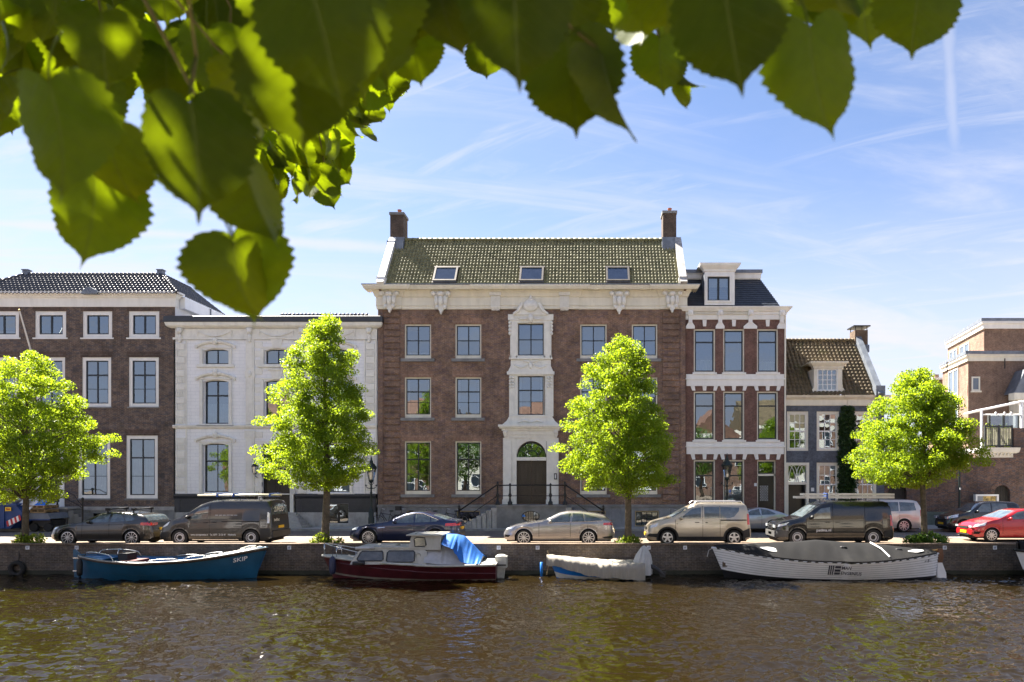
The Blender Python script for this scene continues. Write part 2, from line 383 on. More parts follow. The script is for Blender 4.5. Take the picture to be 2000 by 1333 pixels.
def waves(x0, x1, y0, y1, dx, seed=3, slope=.135):
    nx, ny = int((x1-x0)/dx), int((y1-y0)/dx); rg = np.random.default_rng(seed)
    kx = np.fft.fftfreq(nx, dx)*2*PI; ky = np.fft.fftfreq(ny, dx)*2*PI; KX, KY = np.meshgrid(kx, ky); K = np.hypot(KX, KY)+1e-6; th = np.arctan2(KY, KX)
    A = np.where((K > 2*PI/1.3) & (K < 2*PI/.125), K**-1.62, 0)*(.45+.55*np.abs(np.cos(th-1.15)))
    h = np.real(np.fft.ifft2(A*(rg.standard_normal((ny, nx))+1j*rg.standard_normal((ny, nx)))))
    Kl = np.where(K < 2*PI/3.0, 1.0, 0); m = np.real(np.fft.ifft2(Kl*(rg.standard_normal((ny, nx))+1j*rg.standard_normal((ny, nx))))); m = np.clip(.9+.30*m/m.std(), .3, 1.6)
    h = h*m; gy, gx = np.gradient(h, dx); h *= slope/np.sqrt((gx**2+gy**2).mean()/2)
    xs, ys = np.linspace(x0, x1, nx), np.linspace(y0, y1, ny); e = np.minimum(1, np.minimum(np.minimum(xs-x0, x1-xs)[None, :], (ys-y0)[:, None])/.8); h *= e
    XX, YY = np.meshgrid(xs, ys); V = np.stack([XX, YY, WZ+h], -1).reshape(-1, 3); i = (np.arange(ny-1)[:, None]*nx+np.arange(nx-1)[None, :]).ravel()
    return V, np.stack([i, i+1, i+nx+1, i+nx], 1)
WM = water_mat(); wx0, wx1, wy0 = -26.0, 20.5, 12.2
V, F = waves(wx0, wx1, wy0, QY+.2, .045); o = mesh_np('canal_water', V, F, WM, None, True); o['kind'] = 'structure'
mb = MB()
for a, b, c, d in ((-150, wx0, 3.9, QY+.2), (wx1, 150, 3.9, QY+.2), (wx0, wx1, 3.9, wy0)): mb.quad((a, c, WZ), (b, c, WZ), (b, d, WZ), (a, d, WZ))
struct('outer_canal_water', mb, WM)
mb = MB(); mb.quad((-1500, QY+.4, -.06), (1500, QY+.4, -.06), (1500, 2500, -.06), (-1500, 2500, -.06)); struct('ground', mb, M('earth', (.16,.14,.11), .95))
mb = MB(); mb.quad((-120, 34.6, 0), (120, 34.6, 0), (120, 39.3, 0), (-120, 39.3, 0)); struct('street', mb, ASPHALT)
mb = MB(); mb.quad((-120, QY+.35, .004), (120, QY+.35, .004), (120, 34.6, .004), (-120, 34.6, .004)); struct('parking_strip', mb, PAVE)
mb = MB(); mb.box(-120, 120, 39.42, 52, -.05, .10); struct('pavement', mb, STONE_L)
mb = MB(); mb.box(-120, 120, 39.28, 39.42, -.05, .11); struct('kerb', mb, KERB)
mb = MB(); mb.box(-150, 150, -45, 4.0, -2.4, 0); struct('near_quay', mb, PAVE)

qw = thing('quay_wall', 'long dark weathered brick quay wall rising from the canal', 'quay wall', (0, QY, WZ))
mb = MB(); mb.box(-120, 120, QY, QY+.4, -2.6, CZ-.06); mb.build('wall', B_QUAY, qw)
mb = MB(); mb.box(-120, 120, QY-.03, QY+.36, CZ-.06, CZ); mb.build('coping', brick_mat('coping_brick', (.18,.13,.092), (.15,.11,.08), (.10,.08,.065), bw=.085, rh=.3, stain=.3), qw)
mb = MB(); mb.box(-120, 120, QY-.004, QY+.02, -2.5, WZ+.16); mb.build('algae_band', M('algae', (.022,.024,.014), .6, var=.4), qw)
PLATE_AT = ('above the hanging tyre', "above the stern of the blue launch", 'just past the bow of the blue launch', 'above the bow rail of the maroon cruiser', 'above the outboard motor of the maroon cruiser', 'just before the bow of the covered dinghy', 'above the covered outboard of the dinghy', 'between the covered dinghy and the white launch', 'just past the rudder of the white launch', 'below the red hatchback')
for i, px in enumerate((54, 150, 565, 663, 974, 1050, 1267, 1338, 1845, 1943)):
    o = thing('mooring_number_plate', 'white number plate on quay wall '+PLATE_AT[i], 'number plate', (X(px, QY), QY-.02, Z(1070, QY)), 'mooring number plates')
    x, z = X(px, QY), Z(1070, QY); mb = MB(); mb.box(x-.075, x+.075, QY-.016, QY+.01, z-.075, z+.075); mb.build('plate', PLATEW, o)
    mb = MB(); mb.box(x-.04, x-.018, QY-.019, QY-.015, z-.045, z+.045); mb.box(x+.005, x+.028, QY-.019, QY-.015, z-.045, z+.045); mb.box(x+.03, x+.05, QY-.019, QY-.015, z+.02, z+.045); mb.build('digits', M('blue_print', (.05,.06,.16), .5, var=0), o)
x, z = X(37, QY), Z(1111, QY)
ft = thing('tyre_fender', 'old black car tyre hung on a chain against the quay wall', 'tyre', (x, QY-.1, WZ))
mb = MB(); R0, r0 = .25, .09
mb.grid([[(x+(R0+r0*math.cos(b))*math.cos(a), QY-.1+.095*math.sin(b), z+(R0+r0*math.cos(b))*math.sin(a)) for b in np.linspace(0, 2*PI, 11)] for a in np.linspace(0, 2*PI, 25)])
mb.build('tyre', M('old_rubber', (.016,.015,.014), .75, var=.3, dirt=.4, dirtcol=(.04,.045,.03)), ft, True)
mb = MB(); mb.tube([(x, QY-.03, z+.3), (x+.02, QY-.02, z+.5), (x, QY-.01, z+.72)], .014, 5); mb.build('chain', IRON, ft)

# ------------------------------------------------------------------ facade helpers
def wall_mb(Y, x0, x1, z0, z1, holes, depth=.32):
    """front wall sheet with openings and their reveals"""
    mb = MB(); xs = sorted({x0, x1, *[v for h in holes for v in h[:2]]}); zs = sorted({z0, z1, *[v for h in holes for v in h[2:]]})
    xs = [v for v in xs if x0 <= v <= x1]; zs = [v for v in zs if z0 <= v <= z1]
    for a, b in zip(xs, xs[1:]):
        for c, d in zip(zs, zs[1:]):
            mx, mz = (a+b)/2, (c+d)/2
            if any(h[0] < mx < h[1] and h[2] < mz < h[3] for h in holes): continue
            mb.quad((a, Y, c), (b, Y, c), (b, Y, d), (a, Y, d))
    for a, b, c, d in holes:
        e = Y+depth
        mb.quad((a, Y, c), (a, e, c), (b, e, c), (b, Y, c)); mb.quad((a, Y, d), (b, Y, d), (b, e, d), (a, e, d))
        mb.quad((a, Y, c), (a, Y, d), (a, e, d), (a, e, c)); mb.quad((b, Y, c), (b, e, c), (b, e, d), (b, Y, d))
    return mb
def shell_mb(Y, x0, x1, z0, z1, depth):
    mb = MB(); e = Y+depth
    mb.quad((x0, Y, z0), (x0, Y, z1), (x0, e, z1), (x0, e, z0)); mb.quad((x1, Y, z0), (x1, e, z0), (x1, e, z1), (x1, Y, z1)); mb.quad((x0, e, z0), (x0, e, z1), (x1, e, z1), (x1, e, z0))
    return mb
def ring(mb, x0, x1, z0, z1, w, y0, y1, wb=None):
    wb = wb or w
    mb.box(x0, x1, y0, y1, z0, z0+wb); mb.box(x0, x1, y0, y1, z1-w, z1); mb.box(x0, x0+w, y0, y1, z0+wb, z1-w); mb.box(x1-w, x1, y0, y1, z0+wb, z1-w)
def arch_fill(mb, x0, x1, zs, zt, y0, y1, n=12):
    """masonry left above a segmental arch: spring height zs, crown zt"""
    h = zt-zs; hw = (x1-x0)/2; r = (hw*hw+h*h)/(2*h); cx = (x0+x1)/2; cz = zt-r; p = []
    for i in range(n+1):
        x = x0+(x1-x0)*i/n; p.append((x, cz+math.sqrt(max(0, r*r-(x-cx)**2))))
    for (a, za), (b, zb) in zip(p, p[1:]):
        mb.add([(a,y0,za),(b,y0,zb),(b,y0,zt+.002),(a,y0,zt+.002),(a,y1,za),(b,y1,zb)], [(0,1,2,3),(0,4,5,1)])
    return p
def window(root, Y, r, cols=2, bars=((.33,.05),), frame=WHITE, sash=DARKGR, fw=.06, sw=.05, inset=.1, sill=None, curtain=None, arch=0.0, bar=.03, mull=None, name='window', fb=None, glass=None, casement=None):
    """r = x0,x1,z0,z1 in metres. bars: (height fraction from the top, thickness) of the cross bars."""
    x0, x1, z0, z1 = r; yf = Y+inset; glass = glass or GLASS
    if curtain is None and z1-z0 > 1.2 and random.random() < .4: curtain = random.choice([('sides', CURT, random.uniform(.08, .16)), ('blind', BLIND, random.uniform(.12, .4)), ('sheer', CURT, random.uniform(.25, .5))])
    mb = MB(); ring(mb, x0, x1, z0, z1, fw, yf, yf+.14, fb or fw)
    if arch: arch_fill(mb, x0+.001, x1-.001, z1-fw-arch, z1-fw*.6, yf-.004, yf+.08)
    w = mb.build(name, frame, root)
    a, b, c, d = x0+fw, x1-fw, z0+(fb or fw), z1-fw; ys = yf+.045
    mb = MB(); ring(mb, a, b, c, d, sw, ys, ys+.06)
    ia, ib, ic, id_ = a+sw, b-sw, c+sw, d-sw
    xe = [ia+(ib-ia)*i/cols for i in range(cols+1)]; mw = mull or bar
    for q in xe[1:-1]: mb.box(q-mw/2, q+mw/2, ys+.006, ys+.054, ic, id_)
    ze = [id_]
    for fr, th in bars:
        q = id_-(id_-ic)*fr; mb.box(ia, ib, ys+(.002 if th > bar else .008), ys+.05, q-th/2, q+th/2); ze.append(q)
    ze.append(ic); mb.build('sash', sash, w)
    yg = ys+.032
    for i in range(cols):
        for k in range(len(ze)-1):
            t1, t2 = random.gauss(0, .005), random.gauss(0, .005)
            p0, p1, q0, q1 = xe[i], xe[i+1], ze[k+1], ze[k]; hx, hz = (p1-p0)/2, (q1-q0)/2
            MB().quad((p0, yg-t1*hx-t2*hz, q0), (p1, yg+t1*hx-t2*hz, q0), (p1, yg+t1*hx+t2*hz, q1), (p0, yg-t1*hx+t2*hz, q1)).build('pane', glass, w)
    if sill:
        sm, so, sh, sx = sill; MB().box(x0-sx, x1+sx, Y-so, yf+.05, z0-sh, z0-.001).build('sill', sm, w)
    e = yf+1.5; mb = MB(); k = .02
    mb.quad((x0+k, yf+.14, z0+k), (x0+k, yf+.14, z1-k), (x0+k, e, z1-k), (x0+k, e, z0+k)); mb.quad((x1-k, yf+.14, z0+k), (x1-k, e, z0+k), (x1-k, e, z1-k), (x1-k, yf+.14, z1-k))
    mb.quad((x0+k, e, z0+k), (x0+k, e, z1-k), (x1-k, e, z1-k), (x1-k, e, z0+k)); mb.quad((x0+k, yf+.14, z0+k), (x0+k, e, z0+k), (x1-k, e, z0+k), (x1-k, yf+.14, z0+k)); mb.quad((x0+k, yf+.14, z1-k), (x1-k, yf+.14, z1-k), (x1-k, e, z1-k), (x0+k, e, z1-k))
    mb.build('room_interior', ROOM, w)
    if curtain:
        kind, m_, amt = curtain; yc = yg+.16; mb = MB()
        def drape(u0, u1, w0, w1, folds):
            n = max(8, int(folds*6)); us = np.linspace(u0, u1, n)
            mb.grid([[(u, yc+.03*math.sin(i*6.283/6), zz_) for i, u in enumerate(us)] for zz_ in (w0, w1)])
        H = z1-z0; Wd = x1-x0
        if kind == 'blind': mb.box(x0+.03, x1-.03, yc, yc+.01, z1-H*amt, z1-.03)
        elif kind == 'sheer': drape(x0+.03, x1-.03, z0+.03, z0+H*amt, Wd*7)
        elif kind == 'sides': drape(x0+.03, x0+.03+Wd*amt, z0+.03, z1-.03, 3); drape(x1-.03-Wd*amt, x1-.03, z0+.03, z1-.03, 3)
        elif kind == 'top': drape(x0+.03, x1-.03, z1-H*amt, z1-.03, Wd*7)
        mb.build('curtain', m_, w)
    return w
def px_rect(Y, a, b, c, d): return (X(a, Y), X(b, Y), Z(d, Y), Z(c, Y))      # px x0,x1,ytop,ybottom -> metres
def pbox(mb, Y, a, b, c, d, front, back=.1): return mb.box(X(a, Y), X(b, Y), Y-front, Y+back, Z(d, Y), Z(c, Y))
def cornice(mb, Y, x0, x1, prof, ends=True):
    """moulding: prof = list of (projection, z) from bottom to top; runs along x with mitred ends"""
    n = len(prof); A = [(x0-(p if ends else 0), Y-p, z) for p, z in prof]; B = [(x1+(p if ends else 0), Y-p, z) for p, z in prof]
    A2 = [(x0-(p if ends else 0), Y+.3, z) for p, z in prof]; B2 = [(x1+(p if ends else 0), Y+.3, z) for p, z in prof]
    mb.grid([A, B]); mb.grid([A2, A]); mb.grid([B, B2])
    a, b = prof[-1], prof[0]
    mb.quad(A[-1], B[-1], B2[-1], A2[-1]); mb.quad(A[0], A2[0], B2[0], B[0])
def tiles(name, P0, U, V, L, H, tw, tl, mat, parent, amp=.035, lift=.03, per=6, mask=None, skew=0.0):
    """pantile field: P0 eave corner, U/V unit vectors along the eave and up the slope"""
    U, V = np.array(U, float), np.array(V, float); N = np.cross(U, V); N /= np.linalg.norm(N)
    nu = max(1, round(L/tw)); nv = max(1, round(H/tl)); tw, tl = L/nu, H/nv
    us = np.linspace(0, L, nu*per+1); ph = (us/tw) % 1.0
    prof = amp*(np.sin(2*PI*ph)+.35*np.sin(4*PI*ph+.9)); Vv, Ff = [], []
    base = 0
    for r in range(nv):
        for q, vv in ((0, r*tl), (1, (r+1)*tl+.02)):
            h = prof+(lift if q == 0 else 0)
            jit = .004*np.repeat(RNG.standard_normal(nu), per); jit = np.append(jit, 0)
            p = np.array(P0)+us[:, None]*U+vv*V+(h+jit)[:, None]*N
            if mask is not None: pass
            Vv.append(p)
        p = np.array(P0)+us[:, None]*U+(r*tl+.004)*V+(prof-.012)[:, None]*N; Vv.append(p)
        n = len(us); i = np.arange(n-1)
        if mask is not None:
            um = (us[:-1]+us[1:])/2; keep = np.array([mask(u_, (r+.5)*tl) for u_ in um]); i = i[keep]
        Ff.append(np.stack([base+i, base+i+1, base+n+i+1, base+n+i], 1)); Ff.append(np.stack([base+2*n+i, base+2*n+i+1, base+i+1, base+i], 1)); base += 3*n
    o = mesh_np(name, np.concatenate(Vv), np.concatenate(Ff), mat, parent); o['kind'] = 'stuff'
    return o
def swag(mb, xc, y, zc, w, drop, r=.035):
    mb.tube([(xc+w*u, y-.02, zc-drop*(1-u*u)) for u in np.linspace(-1, 1, 9)], [r*(.5+.7*(1-abs(u))) for u in np.linspace(-1, 1, 9)], 6)
def scroll(mb, x, y, z, w, h, dpt, seed=0):
    """carved acanthus console: shield body, side volutes, pendant"""
    mb.prism([(x-w*.5, z), (x-w*.33, z-h*.3), (x-w*.30, z-h*.62), (x-w*.12, z-h*.82), (x, z-h), (x+w*.12, z-h*.82), (x+w*.30, z-h*.62), (x+w*.33, z-h*.3), (x+w*.5, z)], y-dpt*.55, y+.02)
    for s in (-1, 1):
        mb.ball((x+s*w*.40, y-dpt*.7, z-h*.1), w*.15, dpt*.4, h*.12, 8, 5); mb.ball((x+s*w*.24, y-dpt*.65, z-h*.42), w*.12, dpt*.35, h*.2, 8, 5)
        mb.ball((x+s*w*.2, y-dpt*.6, z-h*.7), w*.11, dpt*.3, h*.1, 8, 5)
    mb.ball((x, y-dpt*.8, z-h*.12), w*.2, dpt*.45, h*.12, 8, 5); mb.ball((x, y-dpt*.75, z-h*.42), w*.14, dpt*.4, h*.22, 8, 5); mb.ball((x, y-dpt*.5, z-h*.92), w*.07, dpt*.3, h*.1, 6, 4)
# ------------------------------------------------------------------ house A: brown brick house with hipped black roof
YA = 41.4
ha = thing('brick_house', 'brown brick town house with white framed windows and hipped glossy black tile roof', 'house', (X(150, YA), YA, .1))
ax0, ax1 = X(-58, YA), X(342, YA)
top_cols = [(-26, 37), (68, 129), (161, 219), (251, 311)]; mid_cols = [(-24, 34), (70, 127), (160, 217), (251, 310)]; low_cols = [(152, 215), (246, 308)]
holes = [px_rect(YA, a, b, 608, 660) for a, b in top_cols]+[px_rect(YA, a, b, 698, 795) for a, b in mid_cols]+[px_rect(YA, a, b, 851, 974) for a, b in low_cols]
door_h = px_rect(YA, 70, 126, 876, 990); base_h = [px_rect(YA, 160, 206, 1003, 1022), px_rect(YA, 250, 300, 1003, 1022)]
wall_mb(YA, ax0, ax1, Z(990, YA), Z(598, YA), holes+[(door_h[0], door_h[1], Z(990, YA), door_h[3])]).build('front_wall', B_LEFT, ha)
shell_mb(YA, ax0, ax1, 0, Z(577, YA), 9).build('side_wall', WALLW, ha)
mb = wall_mb(YA-.05, ax0, ax1, .05, Z(991, YA), base_h, .3); mb.quad((ax0, YA-.05, Z(991, YA)), (ax1, YA-.05, Z(991, YA)), (ax1, YA+.02, Z(991, YA)), (ax0, YA+.02, Z(991, YA))); mb.build('stone_plinth', STONE, ha)
mb = MB(); pbox(mb, YA, -58, 342, 990, 997, .09); mb.build('plinth_band', STONE_L, ha)
for i, (a, b) in enumerate(top_cols): window(ha, YA, px_rect(YA, a, b, 608, 660), 2, (), fw=.22, sw=.06, mull=.1, inset=.05, sill=(WHITE, .05, .08, .1), fb=.2)
for i, (a, b) in enumerate(mid_cols): window(ha, YA, px_rect(YA, a, b, 698, 795), 2, ((.33, .09), (.67, .03)), fw=.19, sw=.06, mull=.07, inset=.05, sill=(STONE, .06, .08, .05))
for i, (a, b) in enumerate(low_cols): window(ha, YA, px_rect(YA, a, b, 851, 974), 2, ((.33, .09), (.67, .03)), fw=.19, sw=.06, mull=.07, inset=.05, sill=(STONE, .06, .1, .05), curtain=('sheer', CURT, .64))
for r in base_h: window(ha, YA, r, 2, (), frame=DARKGR, fw=.05, sw=.03, inset=.1)
# lintels of upright bricks
for a, b, y in [(a, b, 608) for a, b in top_cols]+[(a, b, 698) for a, b in mid_cols]+[(a, b, 851) for a, b in low_cols]:
    mb = MB(); pbox(mb, YA, a-3, b+3, y-11, y-.3, .012, .02); mb.build('lintel', brick_mat('brick_left_lintel', (.11,.066,.05), (.085,.055,.045), (.16,.14,.12), bw=.07, rh=.3), ha)
# door, stoop, railing
mb = MB(); ring(mb, *door_h, .26, YA-.04, YA+.2); mb.build('door_surround', WHITE, ha)
d = px_rect(YA, 78, 118, 884, 990); dr = MB().box(d[0], d[1], YA+.14, YA+.2, d[2], d[3]).build('door', BLACKP, ha)
for u in (.12, .55):
    mb = MB(); 
    for w in (.06, .36, .66): ring(mb, d[0]+(d[1]-d[0])*u, d[0]+(d[1]-d[0])*(u+.33), d[2]+(d[3]-d[2])*w, d[2]+(d[3]-d[2])*(w+.24), .03, YA+.12, YA+.15)
    mb.build('door_panel', BLACKP, dr)
st = 'stoop'; SYA = YA-1.3
mb = MB(); zt = Z(990, YA); mb.box(X(72, YA), X(130, SYA), SYA, YA-.06, .05, zt-.1); mb.build(st, STONE, ha)
mb = MB(); mb.box(X(70, YA), X(133, SYA), SYA-.05, YA-.06, zt-.1, zt); mb.build('landing_slab', STONE_L, ha)
xs0 = X(133, SYA)
for i in range(6):
    mb = MB(); z1 = zt-(i+1)*zt/7; mb.box(xs0+i*.27, xs0+(i+1)*.27+.03, SYA, YA-.08, .05, z1); mb.build('step', STONE, ha)
mb = MB(); zr = zt+.95
for q in (0, .42):
    mb.tube([(X(70, SYA), SYA, zr-q), (X(126, SYA), SYA, zr-q), (xs0+.35, SYA, zr-.28-q), (xs0+.55, SYA, zr-.6-q*.5), (xs0+.8, SYA, zr-.85-q*.4)], .022, 6)
for xx, zb, h in ((X(88, SYA), zt, .98), (X(112, SYA), zt, 1.0), (xs0+.8, .3, 1.45)):
    mb.lathe([(.07, 0), (.07, .12), (.045, .2), (.045, h-.1), (.07, h-.06), (.075, h), (0, h+.06)], (xx, SYA, zb), 8)
mb.build('stoop_railing', IRON, ha)
# cornice and gutter
ze = Z(573, YA-.4); zb = Z(600, YA)
mb = MB(); cornice(mb, YA, ax0, ax1, [(.03, zb), (.05, zb+.08), (.05, zb+.48), (.12, zb+.52), (.16, zb+.6), (.36, zb+.72), (.4, zb+.78), (.4, ze)]); mb.build('cornice', WHITE, ha)
mb = MB(); x = X(178, YA-.3); mb.prism([(x-.45, ze-.05), (x+.45, ze-.05), (x+.3, ze+.2), (x+.05, ze+.33), (x-.05, ze+.33), (x-.3, ze+.2)], YA-.52, YA-.1); mb.build('gutter_head', LEAD, ha)
ey, ez = YA-.4, ze; pit = R(38); dd = 2.14; c, s = math.cos(pit), math.sin(pit); sl = dd/c
xl, xr = ax0-.35, ax1+.35; L = xr-xl
tiles('roof_tiles', (xl, ey, ez), (1,0,0), (0,c,s), L, sl, .225, .29, T_BLACK, ha, mask=lambda u, v: v*c < min(u, L-u)+.1)
tiles('side_roof_tiles', (xr, ey, ez), (0,1,0), (-c,0,s), 5.4, sl, .225, .29, T_BLACK, ha, mask=lambda u, v: v*c < u+.1)
rz = ez+dd*math.tan(pit)
mb = MB(); mb.box(xl+dd, xr-dd, ey+dd, ey+5.4, rz-.2, rz-.02); mb.build('roof_flat', LEAD, ha)
mb = MB()
def capline(mb, A, B, n, r=.09):
    A, B = Vector(A), Vector(B)
    for i in range(n): mb.tube([A+(B-A)*(i/n), A+(B-A)*((i+1)/n*1.0+.004)], [r*1.15, r*.9], 7)
capline(mb, (xl+dd, ey+dd, rz), (xr-dd, ey+dd, rz), 34); capline(mb, (xl, ey, ez+.05), (xl+dd, ey+dd, rz), 10); capline(mb, (xr, ey, ez+.05), (xr-dd, ey+dd, rz), 10); capline(mb, (xr-dd, ey+dd, rz), (xr-dd, ey+5.4, rz), 11)
mb.build('ridge_tiles', T_BLACK, ha, True)
for xx in (xl+dd+.05, xr-dd-.05): mb = MB(); mb.box(xx-.16, xx+.16, ey+dd-.1, ey+dd+.2, rz-.05, rz+.22); mb.box(xx-.2, xx+.2, ey+dd-.14, ey+dd+.24, rz+.22, rz+.27); mb.build('ridge_finial', LEAD, ha)
mb = MB(); mb.box(ax1-.06, ax1+.34, YA+.4, YA+5.0, Z(600, YA), ez-.02); mb.build('side_parapet', WALLW, ha)
mb = MB(); mb.tube([(ax1+.37, YA+3.2, ez-.05), (ax1+.37, YA+3.2, Z(640, YA))], .045, 7); mb.build('downpipe', LEAD, ha)
# flagpole
fp = thing('flagpole', 'bare white flagpole slanting out from the brown brick facade', 'flagpole', (X(68, YA), YA-.1, Z(715, YA)))
mb = MB(); mb.tube([(X(72, YA), YA-.05, Z(722, YA)), (X(38, YA-1.6), YA-1.6, Z(607, YA-1.6))], [.05, .035], 8); mb.build('pole', WHITE, fp)
mb = MB(); mb.ball((X(38, YA-1.6), YA-1.6, Z(606, YA-1.6)), .07, .07, .05); mb.build('pole_cap', M('brass', (.5,.35,.12), .3, .8), fp)
mb = MB(); mb.box(X(69, YA), X(75, YA), YA-.12, YA, Z(727, YA), Z(716, YA)); mb.build('bracket', IRON, fp)
def wall_lantern(x, y, z, label):
    o = thing('wall_lantern', label, 'lantern', (x, y, z))
    mb = MB(); mb.tube([(x, y, z-.1), (x, y-.28, z-.02), (x, y-.34, z+.12)], .02, 6); mb.build('arm', IRON, o)
    mb = MB(); mb.lathe([(.09, .12), (.17, .52)], (x, y-.34, z), 6); mb.build('lantern_glass', LAMPGL, o)
    mb = MB(); mb.lathe([(.02, .08), (.1, .1), (.1, .13)], (x, y-.34, z), 6); mb.lathe([(.2, .52), (.2, .55), (.1, .68), (.05, .72), (.03, .84), (0, .86)], (x, y-.34, z), 6)
    for j in range(6):
        a = 2*PI*j/6; mb.tube([(x+.09*math.cos(a), y-.34+.09*math.sin(a), z+.12), (x+.175*math.cos(a), y-.34+.175*math.sin(a), z+.52)], .009, 4)
    mb.build('lantern_frame', IRON, o)
wall_lantern(X(140, YA), YA, Z(912, YA), 'black wall lantern beside the door of the brown brick house')
# neighbour further along, only its roof end shows
hn = thing('neighbour_house', 'neighbouring brick house with a dark tiled roof end behind the brown house', 'house', (X(-160, 44), 44, .1))
nx1 = xl-.1; mb = MB(); mb.box(nx1-9, nx1, YA+.3, YA+10, 0, ez-.1); mb.build('wall', B_LEFT, hn)
nz = Z(543, 46); k = 4.6
tiles('roof_tiles', (nx1-9, YA, ez-.1), (1,0,0), (0,.8,.6), 9, 2.0, .23, .3, T_BLACK, hn)
yr = 47.5; mb = MB(); mb.prism([(X(-140, yr), Z(600, yr)), (X(70, yr), Z(600, yr)), (X(34, yr), Z(557, yr)), (X(-6, yr), Z(541, yr)), (X(-60, yr), Z(541, yr))], yr, yr+5); mb.build('rear_roof', T_BLACK, hn, fix=True)
mb = MB(); mb.box(X(-140, yr), X(70, yr), yr+.05, yr+5, 0, Z(600, yr)); mb.build('rear_wall', B_LEFT, hn)

# ------------------------------------------------------------------ house B: white rusticated house
YB = 41.45
hb = thing('white_house', 'white painted classical house with carved window hoods and dark grey plinth', 'house', (X(538, YB), YB, .1))
bx0, bx1 = X(339, YB), X(737, YB)
ASHLAR = brick_mat('white_ashlar', (.82,.825,.84), (.85,.85,.865), (.72,.73,.76), bw=.62, rh=.195, ms=.012, stain=.1, staincol=(.6,.6,.6), soft=True)
cols = [(397, 447), (516, 566), (633, 683)]
RW = dict(frame=WALLW, fw=.04, sw=.055, inset=.16)
hs = []; spec = []
for i, (a, b) in enumerate(cols):
    hs += [px_rect(YB, a, b, 681, 712), px_rect(YB, a, b, 742, 829)]
    spec += [(a, b, 681, 712, 't', i), (a, b, 742, 829, 'm', i)]
    if i != 1: hs.append(px_rect(YB, a-1, b, 866, 963)); spec.append((a-1, b, 866, 963, 'l', i))
door_b = px_rect(YB, 512, 567, 868, 1002)
wall_mb(YB, bx0, bx1, Z(966, YB), Z(642, YB), hs+[(door_b[0], door_b[1], Z(966, YB), door_b[3])]).build('front_wall', ASHLAR, hb)
shell_mb(YB, bx0, bx1, 0, Z(640, YB), 9).build('side_wall', WALLW, hb)
def hood(a, b, y, big, par):
    x0, x1 = X(a-12, YB), X(b+12, YB); xc = (x0+x1)/2; z = Z(y, YB); mb = MB(); n = 14
    P = [(x0+(x1-x0)*i/n, z+.26*(1-(2*i/n-1)**2)) for i in range(n+1)]
    if big:
        for (q, w), (q2, w2) in zip(P, P[1:]):
            if abs((q+q2)/2-xc) < .22: continue
            mb.add([(q,YB,w-.05),(q2,YB,w2-.05),(q2,YB-.13,w2),(q,YB-.13,w),(q,YB,w+.14),(q2,YB,w2+.14),(q2,YB-.16,w2+.1),(q,YB-.16,w+.1)], [(0,1,2,3),(3,2,6,7),(7,6,5,4)])
        for s_ in (-1, 1):
            mb.box(xc+s_*(x1-x0)/2-.06, xc+s_*(x1-x0)/2+.06, YB-.17, YB, z-.06, z+.12)
            mb.ball((xc+s_*.22, YB-.1, z+.3), .16, .1, .1, 8, 5); mb.ball((xc+s_*.42, YB-.08, z+.28), .12, .07, .06, 8, 4)
        mb.ball((xc, YB-.12, z+.34), .15, .12, .22, 9, 6); mb.ball((xc, YB-.16, z+.36), .08, .12, .12, 8, 5)
    else:
        mb.prism([(xc-.36, z+.5), (xc-.22, z+.02), (xc+.22, z+.02), (xc+.36, z+.5)], YB-.08, YB); mb.box(xc-.48, xc+.48, YB-.12, YB, z+.5, z+.58)
    mb.build('window_hood', STONE_W, par, fix=True)
for a, b, c0, d0, k, i in spec:
    r = px_rect(YB, a, b, c0, d0)
    mb = MB(); arch_fill(mb, r[0], r[1], r[3]-.13, r[3], YB+.002, YB+.2); mb.build('arch_soffit', WALLW, hb)
    if k == 't': w = window(hb, YB, r, 2, (), mull=.06, curtain=('blind', BLIND, .97) if i == 0 else None, arch=.1, **RW)
    elif k == 'm': w = window(hb, YB, r, 2, ((.34, .09),), mull=.09, arch=.1, **RW)
    else: w = window(hb, YB, r, 2, ((.35, .08),), mull=.04, arch=.1, curtain=('sheer', WARMC if i == 0 else CURT, .92), **RW)
    # moulded surround and sill
    mb = MB(); e = .13
    for xa, xb in ((r[0]-e, r[0]-.005), (r[1]+.005, r[1]+e)): mb.box(xa, xb, YB-.06, YB+.01, r[2], r[3]-.05); mb.box(xa-.05 if xa < r[0]-.05 else xa+.02, xb-.02 if xa < r[0]-.05 else xb+.05, YB-.085, YB-.02, r[2], r[3]-.05)
    mb.box(r[0]-e-.05, r[1]+e+.05, YB-.055, YB+.01, r[3]+.005, r[3]+.1); mb.build('surround', STONE_W, w)
    mb = MB(); mb.box(r[0]-.34, r[1]+.34, YB-.14, YB+.02, r[2]-.17, r[2]-.08); mb.box(r[0]-.3, r[1]+.3, YB-.1, YB+.02, r[2]-.08, r[2]); mb.build('sill', STONE_W, w)
    hood(a, b, {'t': 679, 'm': 741, 'l': 862}[k], i != 1, w)
